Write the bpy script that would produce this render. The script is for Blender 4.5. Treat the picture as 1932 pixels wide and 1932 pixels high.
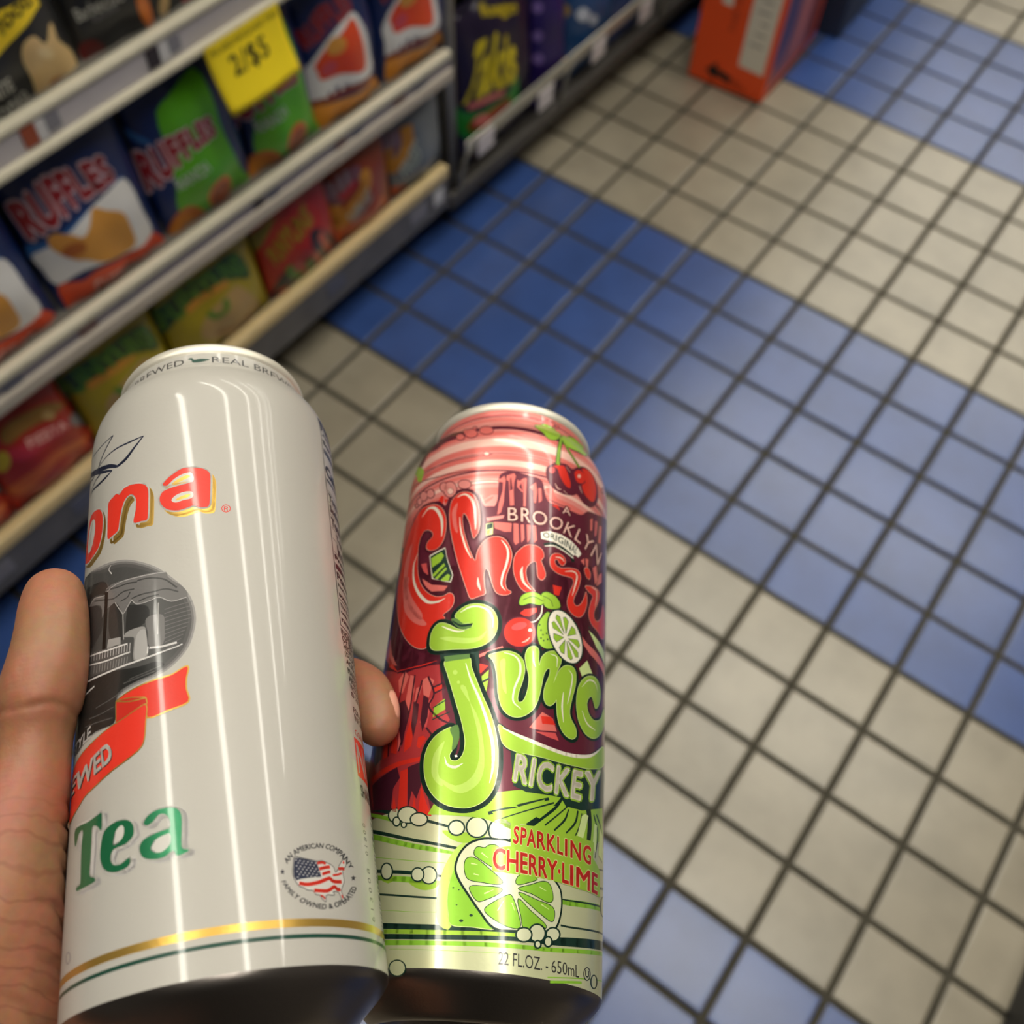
import bpy, bmesh, math, random
from mathutils import Vector, Matrix
from mathutils.geometry import tessellate_polygon

for o in list(bpy.data.objects):
    bpy.data.objects.remove(o)
scene = bpy.context.scene
COL = scene.collection

# ------------------------------------------------------------------ camera
CAM_LOC = Vector((0.59032, -1.28081, 1.25699))
CAM_RIGHT = Vector((0.80846, 0.58784, 0.02914))
CAM_UP = Vector((-0.51517, 0.68284, 0.51800))
CAM_FWD = Vector((-0.28460, 0.43379, -0.85488))
cam_data = bpy.data.cameras.new('camera')
cam_data.sensor_width = 36.0
cam_data.lens = 36.0 * 1867.3 / 1932.0          # focal length of the phone's main camera
cam_data.clip_start = 0.01
cam_data.dof.use_dof = True
cam_data.dof.focus_distance = 0.262
cam_data.dof.aperture_fstop = cam_data.lens / 2.9  # 2.9 mm pupil
cam = bpy.data.objects.new('camera', cam_data)
COL.objects.link(cam)
cam.matrix_world = Matrix(((CAM_RIGHT.x, CAM_UP.x, -CAM_FWD.x, CAM_LOC.x),
                           (CAM_RIGHT.y, CAM_UP.y, -CAM_FWD.y, CAM_LOC.y),
                           (CAM_RIGHT.z, CAM_UP.z, -CAM_FWD.z, CAM_LOC.z),
                           (0, 0, 0, 1)))
scene.camera = cam

# ------------------------------------------------------------------ world, exposure
world = bpy.data.worlds.new('world')
scene.world = world
world.use_nodes = True
world.node_tree.nodes['Background'].inputs[0].default_value = (0.9, 0.95, 1.0, 1)
world.node_tree.nodes['Background'].inputs[1].default_value = 0.02
scene.view_settings.view_transform = 'Standard'
scene.view_settings.look = 'None'
scene.view_settings.gamma = 1.0
scene.view_settings.use_curve_mapping = False
scene.view_settings.exposure = 0.2
scene.cycles.max_bounces = 4
scene.cycles.diffuse_bounces = 3
scene.cycles.glossy_bounces = 3
scene.cycles.use_light_tree = False
scene.cycles.use_adaptive_sampling = False
scene.cycles.use_denoising = True
TUBE_STRENGTH = 28.0
CEILING_Z = 2.75
LIGHT_ROWS = (-1.40, -0.43, 0.60, 1.70, 2.80, 3.90, 5.00)  # farthest two rows are added to brighten the far floor

# ------------------------------------------------------------------ helpers
MATS = {}

def srgb(c):
    def f(x):
        x /= 255.0
        return x / 12.92 if x <= 0.04045 else ((x + 0.055) / 1.055) ** 2.4
    return (f(c[0]), f(c[1]), f(c[2]), 1.0)

def mat(name, col, rough=0.5, metal=0.0, spec=0.5, coat=0.0, coat_rough=0.1, noise=0.0, nscale=30.0,
        bump=0.0, bscale=60.0, sss=0.0, emit=None, estr=0.0, alpha=1.0, trans=0.0, raw=False):
    """Procedural principled material; noise varies the colour, bump the relief."""
    if name in MATS:
        return MATS[name]
    m = bpy.data.materials.new(name)
    m.use_nodes = True
    nt = m.node_tree
    b = nt.nodes['Principled BSDF']
    c = col if raw else srgb(col)
    b.inputs['Base Color'].default_value = c
    b.inputs['Roughness'].default_value = rough
    b.inputs['Metallic'].default_value = metal
    b.inputs['Specular IOR Level'].default_value = spec
    b.inputs['Coat Weight'].default_value = coat
    b.inputs['Coat Roughness'].default_value = coat_rough
    b.inputs['Alpha'].default_value = alpha
    b.inputs['Transmission Weight'].default_value = trans
    if sss:
        b.inputs['Subsurface Weight'].default_value = sss
        b.inputs['Subsurface Radius'].default_value = (0.006, 0.002, 0.001)
        b.inputs['Subsurface Scale'].default_value = 0.5
    if emit:
        b.inputs['Emission Color'].default_value = srgb(emit)
        b.inputs['Emission Strength'].default_value = estr
    if noise or bump:
        tc = nt.nodes.new('ShaderNodeTexCoord')
    if noise:
        n = nt.nodes.new('ShaderNodeTexNoise')
        n.inputs['Scale'].default_value = nscale
        n.inputs['Detail'].default_value = 4
        nt.links.new(tc.outputs['Object'], n.inputs['Vector'])
        mx = nt.nodes.new('ShaderNodeMix')
        mx.data_type = 'RGBA'
        mx.inputs['A'].default_value = tuple(x * (1 - noise) for x in c[:3]) + (1,)
        mx.inputs['B'].default_value = tuple(min(1, x * (1 + noise)) for x in c[:3]) + (1,)
        nt.links.new(n.outputs['Fac'], mx.inputs['Factor'])
        nt.links.new(mx.outputs['Result'], b.inputs['Base Color'])
    if bump:
        n2 = nt.nodes.new('ShaderNodeTexNoise')
        n2.inputs['Scale'].default_value = bscale
        n2.inputs['Detail'].default_value = 3
        nt.links.new(tc.outputs['Object'], n2.inputs['Vector'])
        bp = nt.nodes.new('ShaderNodeBump')
        bp.inputs['Strength'].default_value = bump
        bp.inputs['Distance'].default_value = 0.002
        nt.links.new(n2.outputs['Fac'], bp.inputs['Height'])
        nt.links.new(bp.outputs['Normal'], b.inputs['Normal'])
    MATS[name] = m
    return m

def tag(o, label=None, cat=None, group=None, kind=None):
    if label: o['label'] = label
    if cat: o['category'] = cat
    if group: o['group'] = group
    if kind: o['kind'] = kind
    return o

def empty(name, loc=(0, 0, 0), label=None, cat=None, group=None, kind=None, rot=None):
    o = bpy.data.objects.new(name, None)
    o.empty_display_size = 0.05
    COL.objects.link(o)
    o.location = loc
    if rot is not None:
        o.rotation_euler = rot
    return tag(o, label, cat, group, kind)

def link_mesh(name, me, parent=None, mats=()):
    o = bpy.data.objects.new(name, me)
    COL.objects.link(o)
    for m in mats:
        me.materials.append(m)
    if parent is not None:
        o.parent = parent
    return o

def bm_obj(name, bm, m, parent=None, smooth=False):
    me = bpy.data.meshes.new(name)
    bmesh.ops.recalc_face_normals(bm, faces=bm.faces)
    bm.to_mesh(me)
    bm.free()
    if smooth:
        for p in me.polygons: p.use_smooth = True
    return link_mesh(name, me, parent, (m,) if not isinstance(m, (list, tuple)) else m)

def add_box(bm, lo, hi, bevel=0.0):
    b = bmesh.new()
    bmesh.ops.create_cube(b, size=1.0)
    for v in b.verts:
        v.co = Vector([(lo[k] + hi[k]) / 2 + v.co[k] * (hi[k] - lo[k]) for k in range(3)])
    if bevel:
        bmesh.ops.bevel(b, geom=b.edges[:], offset=bevel, segments=2, affect='EDGES', profile=0.5)
    tmp = bpy.data.meshes.new('tmp')
    b.to_mesh(tmp); b.free()
    bm.from_mesh(tmp)
    bpy.data.meshes.remove(tmp)

def add_tube(bm, pts, r, n=8, closed_ends=True):
    pts = [Vector(p) for p in pts]
    rings = []
    for i, p in enumerate(pts):
        d = (pts[min(i + 1, len(pts) - 1)] - pts[max(i - 1, 0)]).normalized()
        a = d.orthogonal().normalized() if i == 0 else (prev - d * prev.dot(d)).normalized()
        prev = a
        b2 = d.cross(a)
        rr = r[i] if isinstance(r, (list, tuple)) else r
        rings.append([bm.verts.new(p + rr * (math.cos(2 * math.pi * k / n) * a + math.sin(2 * math.pi * k / n) * b2)) for k in range(n)])
    for i in range(len(rings) - 1):
        for k in range(n):
            bm.faces.new((rings[i][k], rings[i][(k + 1) % n], rings[i + 1][(k + 1) % n], rings[i + 1][k]))
    if closed_ends:
        bm.faces.new(rings[0][::-1]); bm.faces.new(rings[-1])

def box(name, lo, hi, m, parent=None, bevel=0.0):
    bm = bmesh.new()
    add_box(bm, lo, hi, bevel)
    return bm_obj(name, bm, m, parent)

def catmull(pts, closed=True, n=4):
    """Catmull-Rom samples through 2D or 3D points."""
    P = [Vector(p) for p in pts]
    N = len(P)
    out = []
    rng = N if closed else N - 1
    for i in range(rng):
        p0 = P[(i - 1) % N] if closed or i > 0 else P[0] * 2 - P[1]
        p1 = P[i]
        p2 = P[(i + 1) % N]
        p3 = P[(i + 2) % N] if closed or i + 2 < N else P[-1] * 2 - P[-2]
        for k in range(n):
            t = k / n
            out.append(0.5 * ((2 * p1) + (p2 - p0) * t + (2 * p0 - 5 * p1 + 4 * p2 - p3) * t * t + (3 * p1 - p0 - 3 * p2 + p3) * t ** 3))
    if not closed:
        out.append(P[-1].copy())
    return out

# ---- flat print: shapes in a 2D label plane (mm), z = stacking level, later wrapped on the surface
_font_cache = {}

def text_shape(txt, bold):
    """Triangles of a word in the built-in font, normalised to the unit square; bold thickens by shifted copies."""
    if txt not in _font_cache:
        cu = bpy.data.curves.new('t', 'FONT')
        cu.body = txt
        cu.resolution_u = 3
        cu.space_character = 1.12 if txt in ('RICKEY', 'BROOKLYN', 'SPARKLING', 'RUFFLES', '2/$5') else 1.0
        ob = bpy.data.objects.new('t', cu)
        me = bpy.data.meshes.new_from_object(ob)
        vs = [Vector((v.co.x, v.co.y)) for v in me.vertices]
        fs = [tuple(p.vertices) for p in me.polygons]
        bpy.data.objects.remove(ob)
        bpy.data.curves.remove(cu)
        bpy.data.meshes.remove(me)
        _font_cache[txt] = (vs, fs)
    vs, fs = _font_cache[txt]
    x0, x1 = min(v.x for v in vs), max(v.x for v in vs)
    y0, y1 = min(v.y for v in vs), max(v.y for v in vs)
    out, faces = [], []
    b = abs(bold)
    for dx, dy in (((0, 0),) if b < 0.004 else ((-b, -b), (-b, b), (b, -b), (b, b)) if b < 0.03 else tuple((b * math.cos(k * math.pi / 4), b * math.sin(k * math.pi / 4)) for k in range(8)) + ((0, 0),)):
        n0 = len(out)
        out += [Vector(((v.x + dx - x0) / (x1 - x0), (v.y + dy - y0) / max(y1 - y0, 1e-6))) for v in vs]
        faces += [tuple(i + n0 for i in f) for f in fs]
    return out, faces

def poly_at(pts, t):
    """Point at parameter t of a polyline, extrapolated past its ends."""
    n = len(pts) - 1
    x = t * n
    i = max(0, min(n - 1, int(math.floor(x))))
    return pts[i] + (pts[i + 1] - pts[i]) * (x - i)

def flat_shape(bm, shape, mi, lv):
    """Add one print shape to a flat bmesh at level lv with material index mi."""
    kind, d = shape
    def tri(vs, fs):
        bv = [bm.verts.new((v.x, v.y, lv)) for v in vs]
        for f in fs:
            try:
                bm.faces.new([bv[i] for i in f]).material_index = mi
            except ValueError:
                pass
    if kind in 'CP':
        loops = [[Vector(p) for p in l] for l in d]
        if kind == 'C':
            loops = [catmull(l, True, 3) for l in loops]
        flat = [v for l in loops for v in l]
        t = tessellate_polygon([[Vector((v.x, v.y, 0)) for v in l] for l in loops])
        tri(flat, t)
    elif kind == 'S':
        pts, ws, closed, smooth = d
        P3 = [Vector((p[0], p[1], w)) for p, w in zip(pts, ws)]
        if len(P3) > 2 and smooth:
            P3 = catmull(P3, bool(closed), 4)
        if closed:
            P3 = P3 + [P3[0]]
        for i in range(len(P3) - 1):
            p, q = P3[i], P3[i + 1]
            dx, dy = q.x - p.x, q.y - p.y
            L = math.hypot(dx, dy)
            if L < 1e-6:
                continue
            nx, ny = -dy / L / 2, dx / L / 2
            tri([Vector((p.x + nx * p.z, p.y + ny * p.z)), Vector((p.x - nx * p.z, p.y - ny * p.z)),
                 Vector((q.x - nx * q.z, q.y - ny * q.z)), Vector((q.x + nx * q.z, q.y + ny * q.z))], [(0, 1, 2, 3)])
        for i, p in enumerate(P3):
            if closed or 0 < i < len(P3) - 1:
                r = abs(p.z) / 2
                tri([Vector((p.x + r * math.cos(k * math.pi / 4), p.y + r * math.sin(k * math.pi / 4))) for k in range(8)], [tuple(range(8))])
    elif kind == 'T':
        txt, base, top, bold, shear = d
        vs, fs = text_shape(txt, bold)
        base = [Vector(p) for p in base]
        top = [Vector(p) for p in top]
        out = []
        for v in vs:
            a, b = poly_at(base, v.x), poly_at(top, v.x)
            out.append(a + (b - a) * v.y)
        tri(out, fs)

def wrap_print(name, shapes, colours, us, vs_, mapper, parent, dz):
    """Cut flat shapes along grid lines us / vs_ and lay them on a surface with mapper(u, v, off) -> (co, normal)."""
    bm = bmesh.new()
    keys = []
    for (lv, col, kind, d) in shapes:
        if col not in keys:
            keys.append(col)
        flat_shape(bm, (kind, d), keys.index(col), lv * dz)
    if not bm.verts:
        bm.free()
        return None
    for axis, lines in ((0, us), (1, vs_)):
        lo = min(v.co[axis] for v in bm.verts)
        hi = max(v.co[axis] for v in bm.verts)
        no = Vector((1, 0, 0)) if axis == 0 else Vector((0, 1, 0))
        for g in lines:
            if lo < g < hi:
                bmesh.ops.bisect_plane(bm, geom=bm.verts[:] + bm.edges[:] + bm.faces[:], dist=1e-5, plane_co=no * g, plane_no=no)
    nors = []
    bm.verts.index_update()
    for v in bm.verts:
        co, n = mapper(v.co.x, v.co.y, v.co.z)
        v.co = co
        nors.append(n)
    me = bpy.data.meshes.new(name)
    # consistent outward winding
    for f in bm.faces:
        f.normal_update()
        if f.normal.dot(nors[f.verts[0].index]) < 0:
            f.normal_flip()
        f.smooth = True
    bm.to_mesh(me)
    bm.free()
    me.normals_split_custom_set_from_vertices(nors)
    return link_mesh(name, me, parent, [colours(k) for k in keys])

# ------------------------------------------------------------------ room shell
T = 0.106                                    # tile pitch
wall_m = mat('painted_wall', (84, 80, 76), rough=0.6, noise=0.05, nscale=3)
ceil_m = mat('ceiling_board', (140, 137, 130), rough=0.8, noise=0.04, nscale=20)
grout_m = mat('grout', (66, 62, 51), rough=0.9, noise=0.35, nscale=40, bump=0.4, bscale=300)
X0, X1, Y0, Y1 = -3.0, 2.6, -4.2, 6.2
floor = box('floor', (X0, Y0, -0.05), (X1, Y1, -0.0035), grout_m)
tag(floor, kind='structure')
tag(box('ceiling', (X0, Y0, CEILING_Z), (X1, Y1, CEILING_Z + 0.05), ceil_m), kind='structure')
tag(box('wall_left', (X0 - 0.05, Y0, 0), (X0, Y1, CEILING_Z), wall_m), kind='structure')
tag(box('wall_right', (X1, Y0, 0), (X1 + 0.05, Y1, CEILING_Z), wall_m), kind='structure')
tag(box('wall_back', (X0, Y1, 0), (X1, Y1 + 0.05, CEILING_Z), wall_m), kind='structure')
tag(box('wall_front', (X0, Y0 - 0.05, 0), (X1, Y0, CEILING_Z), wall_m), kind='structure')

def tile_mat(name, col, rough):
    m = bpy.data.materials.new(name)
    m.use_nodes = True
    nt = m.node_tree
    b = nt.nodes['Principled BSDF']
    b.inputs['Roughness'].default_value = rough
    b.inputs['Specular IOR Level'].default_value = 0.9
    geo = nt.nodes.new('ShaderNodeNewGeometry')
    oi = nt.nodes.new('ShaderNodeObjectInfo')
    n1 = nt.nodes.new('ShaderNodeTexNoise'); n1.inputs['Scale'].default_value = 14; n1.inputs['Detail'].default_value = 5
    n2 = nt.nodes.new('ShaderNodeTexNoise'); n2.inputs['Scale'].default_value = 55; n2.inputs['Detail'].default_value = 6
    nt.links.new(geo.outputs['Position'], n1.inputs['Vector'])
    nt.links.new(geo.outputs['Position'], n2.inputs['Vector'])
    ramp = nt.nodes.new('ShaderNodeValToRGB')
    c = srgb(col)
    ramp.color_ramp.elements[0].position = 0.30
    ramp.color_ramp.elements[0].color = tuple(x * 0.80 for x in c[:3]) + (1,)
    ramp.color_ramp.elements[1].position = 0.62
    ramp.color_ramp.elements[1].color = c
    nt.links.new(n1.outputs['Fac'], ramp.inputs['Fac'])
    hsv = nt.nodes.new('ShaderNodeHueSaturation')
    mr = nt.nodes.new('ShaderNodeMapRange')
    mr.inputs['To Min'].default_value = 0.93
    mr.inputs['To Max'].default_value = 1.06
    nt.links.new(oi.outputs['Random'], mr.inputs['Value'])
    nt.links.new(mr.outputs['Result'], hsv.inputs['Value'])
    nt.links.new(ramp.outputs['Color'], hsv.inputs['Color'])
    # scattered scuffs
    sc = nt.nodes.new('ShaderNodeValToRGB')
    sc.color_ramp.elements[0].position = 0.70; sc.color_ramp.elements[0].color = (0, 0, 0, 1)
    sc.color_ramp.elements[1].position = 0.80; sc.color_ramp.elements[1].color = (0.35, 0.35, 0.35, 1)
    nt.links.new(n2.outputs['Fac'], sc.inputs['Fac'])
    mx = nt.nodes.new('ShaderNodeMix'); mx.data_type = 'RGBA'
    mx.inputs['B'].default_value = (0.10, 0.09, 0.08, 1)
    nt.links.new(sc.outputs['Color'], mx.inputs['Factor'])
    nt.links.new(hsv.outputs['Color'], mx.inputs['A'])
    nt.links.new(mx.outputs['Result'], b.inputs['Base Color'])
    bp = nt.nodes.new('ShaderNodeBump'); bp.inputs['Strength'].default_value = 0.05; bp.inputs['Distance'].default_value = 0.001
    nt.links.new(n2.outputs['Fac'], bp.inputs['Height'])
    nt.links.new(bp.outputs['Normal'], b.inputs['Normal'])
    return m

tan_m = tile_mat('tan_quarry_tile', (154, 145, 127), 0.30)
blue_m = tile_mat('blue_quarry_tile', (54, 82, 144), 0.28)

def tile_mesh(m):
    bm = bmesh.new()
    g = 0.0046
    add_box(bm, (g, g, -0.0075), (T - g, T - g, 0.0))
    top = [e for e in bm.edges if all(v.co.z > -0.001 for v in e.verts)]
    bmesh.ops.bevel(bm, geom=top, offset=0.0022, segments=2, affect='EDGES', profile=0.6)
    me = bpy.data.meshes.new('tile')
    bm.to_mesh(me); bm.free()
    me.materials.append(m)
    return me

tan_tile, blue_tile = tile_mesh(tan_m), tile_mesh(blue_m)

def is_blue(j):
    return -14 <= j < -9 or -5 <= j < 0 or 5 <= j < 9

def in_view(p):
    d = Vector(p) - CAM_LOC
    z = d.dot(CAM_FWD)
    return z, d.dot(CAM_RIGHT) / z, -d.dot(CAM_UP) / z

seen, rest = [], []
for i in range(-9, 24):
    for j in range(-26, 30):
        z, x, y = in_view(((i + 0.5) * T, (j + 0.5) * T, 0))
        if z > 0 and abs(x) < 0.545 and abs(y) < 0.545:
            seen.append((z, i, j))
        else:
            rest.append((i, j))
seen.sort()
rest += [(i, j) for z, i, j in seen[300:]]
for z, i, j in seen[:300]:
    o = bpy.data.objects.new('tile', blue_tile if is_blue(j) else tan_tile)
    COL.objects.link(o)
    o.location = (i * T, j * T, 0)
    o.parent = floor
for nm, blue in (('tile_field', True), ('tile_field', False)):
    src = blue_tile if blue else tan_tile
    bm = bmesh.new()
    for i, j in rest:
        if is_blue(j) == blue:
            n0 = len(bm.verts)
            add_box(bm, (i * T + 0.0046, j * T + 0.0046, -0.0075), ((i + 1) * T - 0.0046, (j + 1) * T - 0.0046, 0.0))
    o = bm_obj(nm, bm, blue_m if blue else tan_m, floor)
    o['kind'] = 'stuff'

# ------------------------------------------------------------------ ceiling lamps (rows of long fluorescent fittings across the aisle)
lamp_body = mat('lamp_housing', (225, 225, 222), rough=0.4)
lamp_glow = mat('lamp_diffuser', (255, 255, 255), rough=0.5, emit=(255, 250, 236), estr=TUBE_STRENGTH)
ORD = ('directly above the photographer', 'just ahead of the photographer', 'second row ahead of the photographer', 'third row ahead', 'fourth row ahead', 'fifth row ahead, added to brighten the far floor', 'unseen farthest row, added to brighten the far aisle')
for y, place in zip(LIGHT_ROWS, ORD):
    r = empty('ceiling_lamp', (-0.75, y, CEILING_Z), 'long white fluorescent ceiling lamp, ' + place, 'lamp', 'fluorescent ceiling lamps')
    bm = bmesh.new()
    add_box(bm, (-2.2, -0.065, -0.05), (2.2, 0.065, 0.0), 0.006)
    bm_obj('housing', bm, lamp_body, r)
    bm = bmesh.new()
    add_box(bm, (-2.18, -0.048, -0.056), (2.18, 0.048, -0.0505))
    bm_obj('diffuser', bm, lamp_glow, r)
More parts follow.
